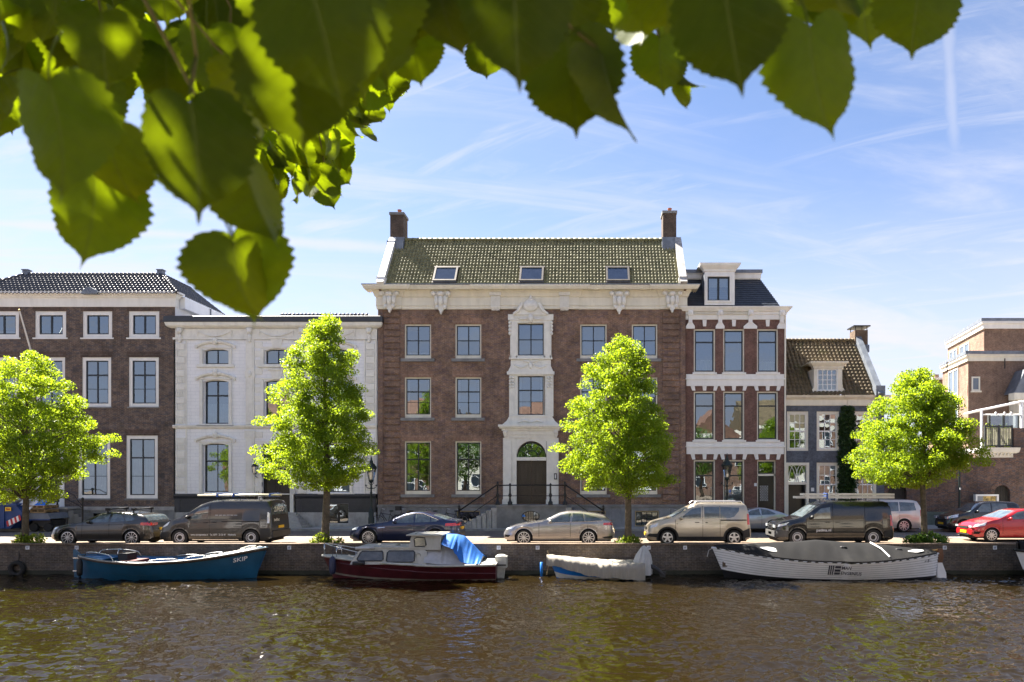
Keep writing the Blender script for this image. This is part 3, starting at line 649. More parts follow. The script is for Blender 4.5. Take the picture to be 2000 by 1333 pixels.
# string course, pilasters, blocks
mb = MB(); cornice(mb, YB, bx0, bx1, [(.03, Z(838, YB)), (.1, Z(836, YB)), (.14, Z(833, YB)), (.14, Z(831, YB)), (0, Z(830, YB))], False); mb.build('string_course', STONE_W, hb)
for a, b in ((344, 362), (715, 732)):
    n = 0; y = 672.0
    while y < 955:
        if abs(y+13-834) > 12:
            mb = MB(); pbox(mb, YB, a, b, y, y+11.5, .06); mb.build('quoin', STONE_W, hb)
            mb = MB(); pbox(mb, YB, a, b, y+13, y+24.5, .035)
            for q in np.linspace(a+1.5, b-3.5, 5): pbox(mb, YB, q, q+2, y+14, y+24, .06)
            mb.build('fluted_block', STONE_W, hb)
        y += 26.2
    mb = MB(); pbox(mb, YB, a-3.5, a-1, 664, 965, .05); pbox(mb, YB, b+1, b+3.5, 664, 965, .05); mb.build('corner_strip', STONE_W, hb)
for a, b in ((481, 497), (583, 599)):
    mb = MB(); pbox(mb, YB, a, b, 664, 830, .07); pbox(mb, YB, a-1.5, b+1.5, 725, 738, .09); pbox(mb, YB, a+3, b-3, 672, 720, .1); pbox(mb, YB, a+3, b-3, 742, 822, .1); mb.ball((X((a+b)/2, YB), YB-.1, Z(731, YB)), .12, .07, .18); mb.build('pilaster', STONE_W, hb)
    mb = MB(); pbox(mb, YB, a, b, 842, 964, .07); pbox(mb, YB, a-2, b+2, 842, 856, .1); pbox(mb, YB, a+3, b-3, 862, 955, .1); mb.build('pilaster', STONE_W, hb)
for a, b in ((498, 514), (568, 582)):            # rusticated strips round the middle bay
    y = 668.0
    while y < 955:
        if not 818 < y < 838: mb = MB(); pbox(mb, YB, a, b-1, y, y+11, .04); mb.build('rustic_block', STONE_W, hb)
        y += 17.6
# entablature
mb = MB(); pbox(mb, YB, 339, 737, 643, 664, .04); pbox(mb, YB, 339, 737, 660, 664, .09); mb.build('frieze', STONE_W, hb)
for xc in (353, 489, 590, 722):
    mb = MB(); x = X(xc, YB); mb.box(x-.14, x+.14, YB-.22, YB, Z(648, YB), Z(642, YB)); mb.ball((x, YB-.16, Z(649, YB)), .15, .14, .14); mb.ball((x, YB-.1, Z(660, YB)), .12, .1, .22); mb.ball((x, YB-.1, Z(667, YB)), .1, .1, .1); mb.build('console', STONE_W, hb, True)
for xc in (420, 540, 660):
    mb = MB(); x = X(xc, YB); pbox(mb, YB, xc-34, xc+34, 646, 659, .055); swag(mb, x, YB-.08, Z(648, YB), .95, .28)
    for s_ in (-1, 1): mb.tube([(x+s_*.95, YB-.08, Z(646, YB)), (x+s_*.97, YB-.08, Z(656, YB))], [.05, .03], 6)
    mb.build('festoon', STONE_W, hb)
zc = Z(642, YB)
mb = MB(); cornice(mb, YB, bx0, bx1, [(.1, zc), (.22, zc+.05), (.3, zc+.12), (.34, zc+.3)]); mb.build('cornice', STONE_W, hb)
mb = MB(); cornice(mb, YB, bx0, bx1, [(.36, zc+.3), (.38, zc+.33), (.37, zc+.62), (.30, zc+.66), (.1, zc+.67)]); mb.build('lead_gutter', M('dark_lead', (.045,.05,.06), .5, var=.2), hb)
mb = MB(); mb.box(bx0, bx1, YB, YB+9, zc+.2, zc+.6); mb.build('flat_roof', LEAD, hb)
tiles('roof_tiles', (X(505, YB), YB+2.2, Z(613, YB+3.1)-.69), (1,0,0), (0,.8,.6), X(690, YB)-X(505, YB), 1.15, .23, .29, T_BLACK, hb)
# plinth
for a, b in ((341, 481), (578, 735)):
    hole = [px_rect(YB, 640, 681, 984, 1024)] if a > 500 else []
    wall_mb(YB-.04, X(a, YB), X(b, YB), Z(1001, YB), Z(972, YB), [(h[0], h[1], Z(1001, YB), h[3]) for h in hole], .2).build('charcoal_plinth', CHAR, hb)
    mb = MB()
    for y in (979, 986, 993): 
        for q0, q1 in (((a+12, b-12),) if not hole or y < 984 else ((a+12, 636), (685, b-12))): pbox(mb, YB, q0, q1, y, y+5.6, .065)
    mb.build('plinth_board', CHAR, hb)
    mb = MB(); cornice(mb, YB, X(a, YB), X(b, YB), [(.05, Z(974, YB)), (.1, Z(972, YB)), (.16, Z(969, YB)), (.16, Z(966, YB)), (0, Z(964.5, YB))], False); mb.build('plinth_cap', CHAR, hb)
    wall_mb(YB-.06, X(a, YB), X(b, YB), .05, Z(1001, YB), [(h[0], h[1], h[2], Z(1001, YB)) for h in hole], .22).build('stone_base', STONE_L, hb)
    for q in (a+1, b-12): mb = MB(); pbox(mb, YB, q, q+11, 975, 1001, .075); mb.build('plinth_pier', CHAR, hb)
    for h in hole: window(hb, YB-.02, h, 2, (), frame=WHITE, sash=BLACKP, fw=.03, sw=.04, mull=.12, inset=.06)
mb = MB(); pbox(mb, YB, 341, 735, 964.5, 966.5, .01, .02); mb.build('plinth_joint', STONE_W, hb)
# door
mb = MB(); ring(mb, door_b[0]-.2, door_b[1]+.2, Z(1001, YB), door_b[3]+.2, .2, YB-.07, YB+.1, .001); mb.build('door_surround', STONE_W, hb)
dz0 = Z(1001, YB); dl = (door_b[0]+door_b[1])/2
for s_, (p, q) in ((-1, (door_b[0], dl-.01)), (1, (dl+.01, door_b[1]))):
    d = MB().box(p, q, YB+.2, YB+.26, dz0, Z(905, YB)).build('door', BLACKP, hb)
    for z0_, z1_ in ((.06, .3), (.36, .95)):
        mb = MB(); H = Z(905, YB)-dz0; ring(mb, p+.12, q-.12, dz0+H*z0_, dz0+H*z1_, .04, YB+.17, YB+.21); mb.build('door_panel', BLACKP, d)
    MB().ball((dl-s_*-.07, YB+.17, dz0+1.05), .03, .03, .03, 6, 4).build('door_knob', M('brass', (.5,.35,.12), .3, .8), d)
window(hb, YB, (door_b[0], door_b[1], Z(903, YB), door_b[3]), 2, (), frame=DARKGR, sash=DARKGR, fw=.05, sw=.04, inset=.18, name='transom_window')
for i in range(6):
    mb = MB(); mb.box(X(503-i*0, YB)-.1, X(578, YB)+.1+i*.16, YB-.25-i*.24, YB-.06+.1, .05, dz0-i*dz0/6.6); mb.build('step', STONE_L, hb)
wall_lantern(X(503, YB), YB, Z(930, YB), 'black wall lantern beside the door of the white house')
text('house_number', '11', INK, hb, (X(499.5, YB), YB-.078, Z(965, YB)), .24)
mb = MB(); pbox(mb, YB, 569, 578, 955, 965, .09); mb.build('name_plate', M('grey_plate', (.5,.5,.5), .4), hb)
# ------------------------------------------------------------------ house C: large brown brick mansion with white centrepiece
YC = 41.4
hc = thing('brick_mansion', 'wide brown brick mansion with ornate white centre bay, two chimneys and green-brown tile roof', 'house', (X(1038, YC), YC, .1))
cx0, cx1 = X(738.5, YC), X(1339, YC)
wc = [(790, 842), (889, 940), (1133, 1185), (1234, 1284)]; rows = [(633.5, 701), (737, 816.5), (862, 966)]
hs = [px_rect(YC, a, b, c, d) for a, b in wc for c, d in rows]
ctr = [px_rect(YC, 1011, 1063, 632, 696), px_rect(YC, 1011, 1063, 734, 812)]
dr_h = px_rect(YC, 1009, 1067, 862, 986)
wall_mb(YC, cx0, cx1, Z(988, YC), Z(600, YC), hs+ctr+[(dr_h[0], dr_h[1], Z(988, YC), dr_h[3])], .35).build('front_wall', B_MAIN, hc)
zg = Z(556, YC-.5)
shell_mb(YC, cx0, cx1, 0, Z(575, YC), 9).build('side_wall', B_MAIN, hc)
for a, b in wc:
    for k, (c, d) in enumerate(rows):
        bars = [((.5, .05),), ((.36, .07), (.67, .025)), ((.345, .08), (.665, .025))][k]
        cur = None
        if k == 0 and a == 889: cur = ('blind', BLIND, .45)
        if k == 0 and a == 790: cur = ('sheer', CURT, .2)
        if k >= 1 and a in (790, 889): cur = ('sides', CURT, .14)
        w = window(hc, YC, px_rect(YC, a, b, c, d), 2, bars, frame=CREAM, fw=.075, sw=.05, mull=.06, bar=.03, inset=.09, fb=.2, sill=(STONE, .1, .17, .2), curtain=cur)
        mb = MB(); pbox(mb, YC, a-5, b+5, c-12, c-.4, .012, .02); mb.build('lintel', B_LINT, hc)
# plain brick strips and quoins
for a, b, o0, o1 in ((750, 782, 738.5, 748), (1293, 1327, 1329, 1339)):
    y = 610.0
    while y < 980:
        mb = MB(); x0, x1 = X(a, YC), X(b, YC); z0, z1 = Z(y+10.3, YC), Z(y, YC)
        e = .03; mb.add([(x0,YC,z0),(x1,YC,z0),(x1,YC,z1),(x0,YC,z1),(x0+e,YC-.06,z0+e),(x1-e,YC-.06,z0+e),(x1-e,YC-.06,z1-e),(x0+e,YC-.06,z1-e)], [(4,5,6,7),(0,1,5,4),(1,2,6,5),(2,3,7,6),(3,0,4,7)])
        mb.build('quoin', B_MAIN, hc); y += 12.35
    mb = MB(); pbox(mb, YC, o0, o1, 604, 986, .03); mb.build('corner_strip', B_MAIN, hc)
for a, b in ((944, 947), (1127, 1130)): mb = MB(); pbox(mb, YC, a, b, 604, 986, .025); mb.build('wall_strip', B_MAIN, hc)
# plinth with basement windows
bw = [px_rect(YC, 794, 842, 998, 1029), px_rect(YC, 892, 938, 998, 1029), px_rect(YC, 1136, 1183, 998, 1029), px_rect(YC, 1240, 1287, 998, 1029)]
wall_mb(YC-.06, cx0, cx1, .05, Z(990, YC), bw, .3).build('stone_plinth', M('rendered_plinth', (.23,.235,.25), .75, var=.22, vs=1.4, dirt=.6, bmp=.3), hc)
mb = MB(); pbox(mb, YC, 737, 1340, 986, 991, .13); mb.build('plinth_cap', STONE, hc)
for r in bw: window(hc, YC-.03, r, 4, ((.5, .03),), frame=M('ochre_frame', (.42,.34,.2), .5), fw=.06, sw=.04, mull=.05, inset=.08, curtain=('sheer', CURT, .9) if r is bw[3] else None)
# entablature
zf0, zf1 = Z(605, YC), Z(556, YC-.75)
prof = [(.04, zf0), (.06, zf0+.04), (.06, zf0+.16), (.1, zf0+.2), (.08, zf0+.22), (.08, zf0+.66), (.14, zf0+.7), (.2, zf0+.86), (.26, zf0+.96), (.3, zf0+1.02), (.42, zf0+1.08), (.46, zf0+1.2), (.60, zf1-.22), (.68, zf1-.08), (.7, zf1)]
mb = MB(); cornice(mb, YC, cx0+.1, cx1-.1, prof); mb.build('entablature', CREAM, hc)
for a, b in ((738.5, 783), (946, 1128), (1291, 1339)):     # sections that step forward
    mb = MB(); cornice(mb, YC-.07, X(a, YC), X(b, YC), [(p, z+(.004 if i == len(prof)-1 else 0)) for i, (p, z) in enumerate(prof)]); mb.build('entablature_break', CREAM, hc)
mb = MB(); mb.box(cx0-.74, cx1+.74, YC-.74, YC-.1, zf1+.005, zf1+.06); mb.build('gutter', LEAD, hc)
for xc, yt, w, h in ((763, 572, 36, 41), (863, 572, 36, 44), (1209, 572, 36, 44), (1312, 572, 36, 41)):
    mb = MB(); scroll(mb, X(xc, YC), YC-.12, Z(yt, YC), w*YC/F_PX, h*YC/F_PX, .32); mb.build('carved_console', STONE_W, hc, 40)
for xc in (968.5, 1102.5):
    mb = MB(); pbox(mb, YC, xc-11, xc+11, 574, 580, .34); pbox(mb, YC, xc-9, xc+9, 580, 603, .22)
    for q in np.linspace(-8, 6.4, 5): pbox(mb, YC, xc+q, xc+q+1.7, 581, 600, .25)
    for q in np.linspace(-7.4, 6, 6): x = X(xc+q, YC); mb.lathe([(.05, 0), (.035, -.12), (0, -.2)], (x+.02, YC-.14, Z(602.5, YC)), 6)
    mb.build('fluted_triglyph', STONE_W, hc)
# centrepiece of painted stone
cen = 'centre_bay'
mb = MB(); Y0 = YC-.16
def pb(a, b, c, d, f, bk=.02): pbox(mb, YC, a, b, c, d, f, bk)
for a, b in ((997, 1011.2), (1062.8, 1077)): pb(a, b, 631, 703, .16); pb(a+2.5, b-3, 634, 700, .2)
pb(996, 1078, 617, 632.2, .17); pb(993, 1004, 616, 627, .24); pb(1070, 1081, 616, 627, .24); pb(1004, 1070, 624, 628, .21)
pb(996, 1078, 696, 700, .16); pb(995, 1079, 700, 703, .24)
pb(998, 1076, 703, 727, .14); pb(1004, 1070, 707, 724, .17)
mb.prism([(X(998, YC), Z(716, YC)), (X(993, YC), Z(727, YC)), (X(1081, YC), Z(727, YC)), (X(1076, YC), Z(716, YC))], YC-.2, YC)
pb(991, 1083, 727, 733, .28)
for a, b in ((993, 1011.2), (1062.8, 1081)): pb(a+2, b, 733, 814, .16); pb(a+5, b-5, 756, 810, .2)
pb(1009, 1065, 733, 735.5, .2); pb(995, 1079, 812, 815, .26)
mb.prism([(X(995, YC), Z(815, YC)), (X(990, YC), Z(823, YC)), (X(981, YC), Z(831, YC)), (X(1093, YC), Z(831, YC)), (X(1084, YC), Z(823, YC)), (X(1079, YC), Z(815, YC))], YC-.22, YC)
mb.build('window_surround', STONE_W, hc, fix=True)
mb = MB()                                        # crown over the top window
pts = [(996, 617), (1006, 615), (1014, 608), (1019, 597), (1026, 591), (1037, 583), (1048, 591), (1055, 597), (1060, 608), (1068, 615), (1078, 617)]
mb.prism([(X(a, YC), Z(b, YC)) for a, b in pts][::-1], YC-.26, YC-.02)
x = X(1037, YC); zq = Z(600, YC)
mb.ball((x, YC-.32, zq), .42, .14, .34, 12, 8); mb.ball((x, YC-.36, zq+.02), .3, .14, .2, 12, 7); mb.ball((x, YC-.3, Z(588, YC)), .14, .12, .14); mb.ball((x, YC-.3, Z(583, YC)), .06, .06, .12)
for s_ in (-1, 1):
    mb.tube([(x+s_*.45, YC-.3, zq+.15), (x+s_*.58, YC-.3, zq-.08), (x+s_*.72, YC-.28, zq-.3), (x+s_*.98, YC-.26, zq-.46)], [.09, .12, .1, .07], 7)
    swag(mb, x+s_*.42, YC-.24, Z(621, YC), .36, .14, .04)
    for q in range(4): mb.ball((X(1037+s_*40.5, YC), YC-.2, Z(632+q*7, YC)), .09, .08, .11, 7, 5)
    for q in range(4):
        for e in (-.09, .09): mb.ball((X(1037+s_*37, YC)+e, YC-.22, Z(739+q*6, YC)), .07, .07, .08, 7, 5)
mb.ball((x, YC-.3, Z(624, YC)), .16, .12, .2); mb.ball((x, YC-.24, Z(630, YC)), .1, .1, .1)
mb.build('carved_crown', STONE_W, hc, 45)
mb = MB()
for s_ in (-1, 1): swag(mb, x+s_*.55, YC-.2, Z(713, YC), .4, .18, .05); mb.tube([(x+s_*.1, YC-.2, Z(708, YC)), (x+s_*.4, YC-.22, Z(706, YC))], [.07, .03], 6); mb.tube([(x+s_*.05, YC-.25, Z(825, YC)), (x+s_*.35, YC-.26, Z(822, YC)), (x+s_*.7, YC-.25, Z(826, YC))], [.05, .06, .03], 6)
mb.ball((x, YC-.2, Z(716, YC)), .13, .1, .2); mb.build('carved_relief', STONE_W, hc, 45)
for r, bars in zip(ctr, (((.5, .05),), ((.36, .07), (.67, .025)))): window(hc, YC-.1, r, 2, bars, frame=STONE_W, fw=.03, sw=.06, mull=.06, inset=.06, curtain=('sides', CURT, .12) if bars[0][0] < .5 else None)
# door case
mb = MB()
pb(975, 1099, 831, 835, .55); pb(977, 1097, 835, 838, .46); pb(981, 1093, 838, 842, .36); pb(984, 1090, 842, 850, .28); pb(986, 1088, 850, 856, .22)
for a, b in ((982, 1009.2), (1066.8, 1091)): pb(a+1, b, 856, 985, .16); pb(a+3 if a < 1000 else a+9, b-10 if a < 1000 else b-4, 862, 975, .24); pb(a, a+12 if a < 1000 else a+24, 976, 985, .3)
zs, zt_ = Z(893.5, YC), Z(862, YC); 
mb.box(dr_h[0]-.02, dr_h[1]+.02, YC-.16, YC+.1, zt_-.002, Z(856, YC)); mb.box(dr_h[0], dr_h[1], YC-.12, YC+.2, Z(900, YC), Z(893.5, YC))
arch_fill(mb, dr_h[0]-.001, dr_h[1]+.001, zs, zt_, YC-.16, YC+.15, 20)
for s_ in (-1, 1): mb.ball((X(1037+s_*49, YC), YC-.3, Z(845, YC)), .14, .14, .16); mb.ball((X(1037+s_*49, YC), YC-.26, Z(851, YC)), .1, .1, .12)
mb.build('door_case', STONE_W, hc)
fan = MB(); xc = (dr_h[0]+dr_h[1])/2; r0 = (dr_h[1]-dr_h[0])/2
for a in np.linspace(0, PI, 7)[1:-1]: fan.tube([(xc+.36*math.cos(a), YC+.12, zs+.36*math.sin(a)), (xc+r0*math.cos(a), YC+.12, zs+r0*math.sin(a))], .022, 5)
for rr in (.38, r0-.03): fan.tube([(xc+rr*math.cos(a), YC+.12, zs+rr*math.sin(a)) for a in np.linspace(0, PI, 19)], .026, 5)
fo = fan.build('fanlight', DARKGR, hc)
aa = np.linspace(0, PI, 7)
for a0, a1 in zip(aa, aa[1:]):
    q = [(xc, YC+.13, zs)]+[(xc+r0*math.cos(a), YC+.13+random.gauss(0, .002), zs+r0*math.sin(a)) for a in np.linspace(a0, a1, 4)]
    MB().add(q, [tuple(range(len(q)))]).build('pane', GLASS, fo)
MB().box(dr_h[0], dr_h[1], YC+.9, YC+.95, zs, zt_).build('room_interior', ROOM, fo)
dz0 = Z(985, YC)+.02; dz1 = Z(900, YC)
for s_, (p, q) in ((-1, (dr_h[0], xc-.008)), (1, (xc+.008, dr_h[1]))):
    d = MB().box(p, q, YC+.14, YC+.2, dz0, dz1).build('door', DOORB, hc); H = dz1-dz0
    for z0_, z1_ in ((.05, .2), (.24, .36), (.42, .93)):
        mb = MB(); ring(mb, p+.14, q-.14, dz0+H*z0_, dz0+H*z1_, .05, YC+.10, YC+.145); mb.box(p+.24, q-.24, YC+.115, YC+.145, dz0+H*z0_+.09, dz0+H*z1_-.09); mb.build('door_panel', DOORB, d)
    MB().ball((xc+s_*.08, YC+.1, dz0+1.05), .035, .035, .035, 8, 5).build('door_knob', M('brass', (.5,.35,.12), .3, .8), d)
mb = MB(); pbox(mb, YC, 1082.5, 1088, 925, 937, .28); mb.build('intercom', IRON, hc); mb = MB(); pbox(mb, YC, 1084, 1086.5, 927, 935, .286); mb.build('intercom_panel', BLIND, hc)
# stoop: landing, two flights, railings
SY = YC-1.45; lz = dz0-.02; lx0, lx1 = X(970, SY), X(1105, SY)
mb = wall_mb(SY, lx0, lx1, .05, lz-.1, [px_rect(SY, 1018, 1055, 998, 1020)], .3); mb.quad((lx0, SY, .05), (lx0, YC, .05), (lx0, YC, lz-.1), (lx0, SY, lz-.1)); mb.quad((lx1, SY, .05), (lx1, YC, .05), (lx1, YC, lz-.1), (lx1, SY, lz-.1)); mb.build('landing_wall', STONE, hc)
ov = px_rect(SY, 1018, 1055, 998, 1020); ox, oz = (ov[0]+ov[1])/2, (ov[2]+ov[3])/2; rx, rz_ = (ov[1]-ov[0])/2, (ov[3]-ov[2])/2
mb = MB(); n = 32
for i in range(n):                                # stone left round the oval opening
    a0, a1 = 2*PI*i/n, 2*PI*(i+1)/n
    def sq(a): k = 1/max(abs(math.cos(a)), abs(math.sin(a))); return (ox+rx*1.002*math.cos(a)*k, SY-.002, oz+rz_*1.002*math.sin(a)*k)
    def el(a, y): return (ox+rx*.97*math.cos(a), y, oz+rz_*.97*math.sin(a))
    mb.quad(el(a0, SY-.002), el(a1, SY-.002), sq(a1), sq(a0)); mb.quad(el(a0, SY-.002), el(a0, SY+.2), el(a1, SY+.2), el(a1, SY-.002))
mb.build('oval_surround', STONE, hc)
mb = MB(); 
for q in np.linspace(-.8, .8, 7): mb.tube([(ox+rx*q, SY+.08, oz-rz_*math.sqrt(1-q*q)), (ox+rx*q, SY+.08, oz+rz_*math.sqrt(1-q*q))], .012, 5)
mb.tube([(ox+rx*.95*math.cos(a), SY+.06, oz+rz_*.95*math.sin(a)) for a in np.linspace(0, 2*PI, 25)], .02, 5); ow = mb.build('oval_window', IRON, hc)
MB().quad((ov[0], SY+.14, ov[2]), (ov[1], SY+.14, ov[2]), (ov[1], SY+.14, ov[3]), (ov[0], SY+.14, ov[3])).build('pane', GLASS, ow)
MB().box(ov[0], ov[1], SY+.6, SY+.65, ov[2], ov[3]).build('room_interior', ROOM, ow)
mb = MB(); mb.box(lx0-.06, lx1+.06, SY-.07, YC-.06, lz-.1, lz); mb.build('landing_slab', STONE, hc)
ns = 8; rise = lz/(ns+1); go = .27
for s_, xe in ((-1, lx0), (1, lx1)):
    for i in range(ns):
        mb = MB(); xa, xb = sorted((xe+s_*i*go, xe+s_*((i+1)*go+.03))); mb.box(xa, xb, SY+.02, YC-.07, .05+.0005*i, lz-(i+1)*rise); mb.build('step', STONE_L, hc)
    rl = MB(); xe2 = xe-s_*.05; xend = xe+s_*(ns*go-.1); zr = lz+1.12
    rl.tube([(xe2, SY+.02, zr), (xend, SY+.02, .25+1.12-.3)], .04, 6); rl.tube([(xe2, SY+.02, zr-.62), (xend, SY+.02, .25+.2)], .02, 6)
    for xx, zb in ((xe2, lz), (xend, .1)): rl.lathe([(.13, 0), (.13, .16), (.07, .22), (.05, .4), (.10, .52), (.05, .66), (.045, 1.05), (.08, 1.1), (.05, 1.16), (.07, 1.22), (0, 1.3)], (xx, SY+.02, zb), 9)
    rl.build('stair_railing', IRON, hc, True)
mb = MB(); zr = lz+1.08
mb.tube([(lx0+.1, SY+.02, zr), (lx1-.1, SY+.02, zr)], .035, 6); mb.tube([(lx0+.1, SY+.02, lz+.5), (lx1-.1, SY+.02, lz+.5)], .018, 6)
for px in (996, 1075): mb.lathe([(.13, 0), (.13, .16), (.07, .22), (.05, .4), (.10, .52), (.05, .66), (.045, 1.05), (.07, 1.12), (0, 1.22)], (X(px, SY), SY+.02, lz), 9)
mb.build('landing_railing', IRON, hc, True)
# roof
ey, ez = YC-.62, zf1+.04; dd = 2.7; rzz = Z(470, ey+dd); s_len = math.hypot(dd, rzz-ez); V = (0, dd/s_len, (rzz-ez)/s_len)
gx0, gx1 = X(742, ey), X(1337, ey)
sky_px = ((845, 891), (1014, 1061), (1184, 1230)); skl = []
for a, b in sky_px:
    yb = ey+.15; skl.append((X(a, yb), X(b, yb)))
v0, v1 = .2, 1.5
tiles('roof_tiles', (gx0+.25, ey, ez), (1,0,0), V, gx1-gx0-.5, s_len, .192, .295, T_OLIVE, hc, amp=.032, lift=.012,
      mask=lambda u, v: not any(a-.02 < gx0+.25+u < b+.02 and v0 < v < v1 for a, b in skl))
bv = Vector(V); bn = Vector((0, -V[2], V[1]))
tiles('back_roof_tiles', (gx1-.25, ey+2*dd, ez), (-1,0,0), (0, -V[1], V[2]), gx1-gx0-.5, s_len, .4, .6, T_OLIVE, hc)
mb = MB(); capline(mb, (gx0+.2, ey+dd, rzz+.03), (gx1-.2, ey+dd, rzz+.03), 52, .11); mb.build('ridge_tiles', T_OLIVE, hc, True)
for a, b in skl:
    def q(x, v, n): return Vector((x, ey, ez))+bv*v+bn*n
    mb = MB()
    def fr(x0, x1, va, vb, n0, n1):
        P = [q(x0, va, n0), q(x1, va, n0), q(x1, vb, n0), q(x0, vb, n0), q(x0, va, n1), q(x1, va, n1), q(x1, vb, n1), q(x0, vb, n1)]
        mb.add(P, [(0,3,2,1),(4,5,6,7),(0,1,5,4),(1,2,6,5),(2,3,7,6),(3,0,4,7)])
    fr(a, b, v0, v0+.1, -.1, .14); fr(a, b, v1-.1, v1, -.1, .14); fr(a, a+.1, v0+.1, v1-.1, -.1, .14); fr(b-.1, b, v0+.1, v1-.1, -.1, .14)
    fr(a-.06, b+.06, v1, v1+.1, .0, .09); fr(a-.03, b+.03, v0-.13, v0, .02, .09)
    sk = mb.build('skylight', M('skylight_frame', (.12,.11,.10), .4, .3), hc)
    MB().quad(q(a+.1, v0+.1, .1), q(b-.1, v0+.1, .1), q(b-.1, v1-.1, .1), q(a+.1, v1-.1, .1)).build('pane', GLASS_S, sk)
    MB().quad(q(a+.1, v0+.1, .02), q(b-.1, v0+.1, .02), q(b-.1, v1-.1, .02), q(a+.1, v1-.1, .02)).build('roller_blind', M('grey_blind', (.5,.5,.51), .8), sk)
for s_, gx in ((1, gx0), (-1, gx1)):             # gable copings, white
    mb = MB(); x0, x1 = sorted((gx-s_*.12, gx+s_*.26))
    P = [(x0, *(Vector((0, ey, ez))+bv*v+bn*n)[1:]) for v, n in ((-.1, -.1), (s_len-.1, -.1), (s_len-.1, .28), (-.1, .28))]
    mb.prism([(p[1], p[2]) for p in P], x0, x1, 'x'); mb.box(x0-.05, x1+.05, ey-.1, ey+.3, ez-.05, ez+.42); mb.build('gable_coping', STONE_L if s_ < 0 else WHITE, hc, fix=True)
    mb = MB(); xg = gx-s_*.05
    mb.prism([(ey+.1, ez-.3), (ey+2*dd-.1, ez-.3), (ey+dd, rzz-.1)], xg-.05, xg+.05, 'x'); mb.build('gable_wall', B_MAIN, hc)
for (a, b), s_, yt in (((762, 788), 1, 414), ((1295, 1321), -1, 411)):
    yk = ey+dd-.15; x0, x1 = X(a, yk), X(b, yk); zb, zt = Z(464, yk), Z(yt+2, yk)
    ch = MB().box(x0, x1, yk, yk+1.0, zb-.6, zt).build('chimney', brick_mat('brick_chimney', (.10,.062,.044), (.075,.052,.04), (.14,.12,.10), stain=.6), hc)
    mb = MB(); mb.box(x0-.05, x1+.05, yk-.05, yk+1.05, zt-.12, zt+.03); mb.build('chimney_cap', STONE, ch)
    mb = MB(); mb.box(x0-.06, x1+.06, yk-.06, yk+1.06, zb-.75, zb); mb.box(x0-.09, x1+.09, yk-.4, yk+.02, zb-.85, zb-.32); mb.build('chimney_foot', LEAD, ch)
    xm = (x0+x1)/2+.05; mb = MB(); mb.lathe([(.12, 0), (.11, .1), (.1, .22), (.13, .24), (.13, .3), (.08, .3), (.08, 0)], (xm, yk+.45, zt+.03), 10); mb.build('chimney_pot', POT, ch)
# ------------------------------------------------------------------ house D: narrow brick house with slate mansard
YD = 41.55
hd = thing('narrow_house', 'narrow red-brown brick house with white bands, tall single-pane windows and slate mansard roof', 'house', (X(1436, YD), YD, .1))
x0, x1 = X(1339.5, YD), X(1532, YD)
dc = [(1355, 1397), (1412.5, 1454), (1478.5, 1520)]; rws = [(643, 728.5), (765, 860.5), (899, 1003)]
hs = [px_rect(YD, a, b, c, d) for j, (a, b) in enumerate(dc) for i, (c, d) in enumerate(rws) if not (i == 2 and j == 2)]
door_d = px_rect(YD, 1479, 1516, 899, 1008)
wall_mb(YD, x0, x1, .6, Z(612, YD), hs+[door_d], .3).build('front_wall', B_NARR, hd)
wall_mb(YD-.05, x0, x1, .05, .6, [], .1).build('stone_plinth', STONE_L, hd)
shell_mb(YD, x0, x1, 0, Z(600, YD), 9).build('side_wall', B_NARR, hd)
for j, (a, b) in enumerate(dc):
    for i, (c, d) in enumerate(rws):
        if i == 2 and j == 2: continue
        window(hd, YD, px_rect(YD, a, b, c, d), 1, ((.27, .08),), frame=CREAM, fw=.075, sw=.07, inset=.08)
    for i, (yb, yt) in enumerate(((638, 626), (763.5, 754.5), (898, 887.5))):
        for q in ((a+b)/2,) if i == 0 else (a, (a+b)/2, b-1):
            lean = (q-(a+b)/2)*.12; mb = MB(); mb.prism([(X(q-3+lean*.0, YD), Z(yb, YD)), (X(q+3+lean*0, YD), Z(yb, YD)), (X(q+4-lean*-1 , YD), Z(yt-.5, YD)), (X(q-4+lean, YD), Z(yt-.5, YD))], YD-.05, YD+.02); mb.build('keystone', WHITE, hd, fix=True)
for yt, yb in ((728.5, 755), (860.5, 888)):
    mb = MB(); m = Z((yt+yb)/2-.5, YD)
    pbox(mb, YD, 1340, 1531, yt+3, yt+11, .06); pbox(mb, YD, 1338, 1533, yt+11, yt+13.5, .13); pbox(mb, YD, 1340.5, 1530.5, yt+13.5, yb-.5, .08); mb.build('white_band', WHITE, hd)
    for a, b in dc: mb = MB(); pbox(mb, YD, a-2.5, b+2.5, yt-.2, yt+3.2, .12); mb.build('sill', WHITE, hd)
for xc in (1348, 1406, 1465, 1526):
    w = 11 if xc == 1465 else 6.5
    mb = MB(); pbox(mb, YD, xc-5, xc+5, 607, 618, .26); pbox(mb, YD, xc-3.5, xc+3.5, 618, 632, .18)
    a, b = X(xc-w-2, YD), X(xc+w+2, YD); mb.prism([(a, Z(643, YD)), (b, Z(643, YD)), (b, Z(638, YD)), (X(xc+3.5, YD), Z(630, YD)), (X(xc-3.5, YD), Z(630, YD)), (a, Z(638, YD))], YD-.11, YD); mb.ball((X(xc, YD), YD-.24, Z(613, YD)), .12, .1, .14); mb.build('console', WHITE, hd, fix=True)
zc = Z(625, YD); zt = Z(598, YD-.4)
mb = MB(); cornice(mb, YD, x0, x1, [(.05, zc), (.07, zc+.04), (.07, zc+.26), (.12, zc+.3), (.12, zc+.42), (.22, zc+.46), (.26, zc+.52), (.36, zt-.06), (.38, zt)]); mb.build('cornice', WHITE, hd)
n = 44
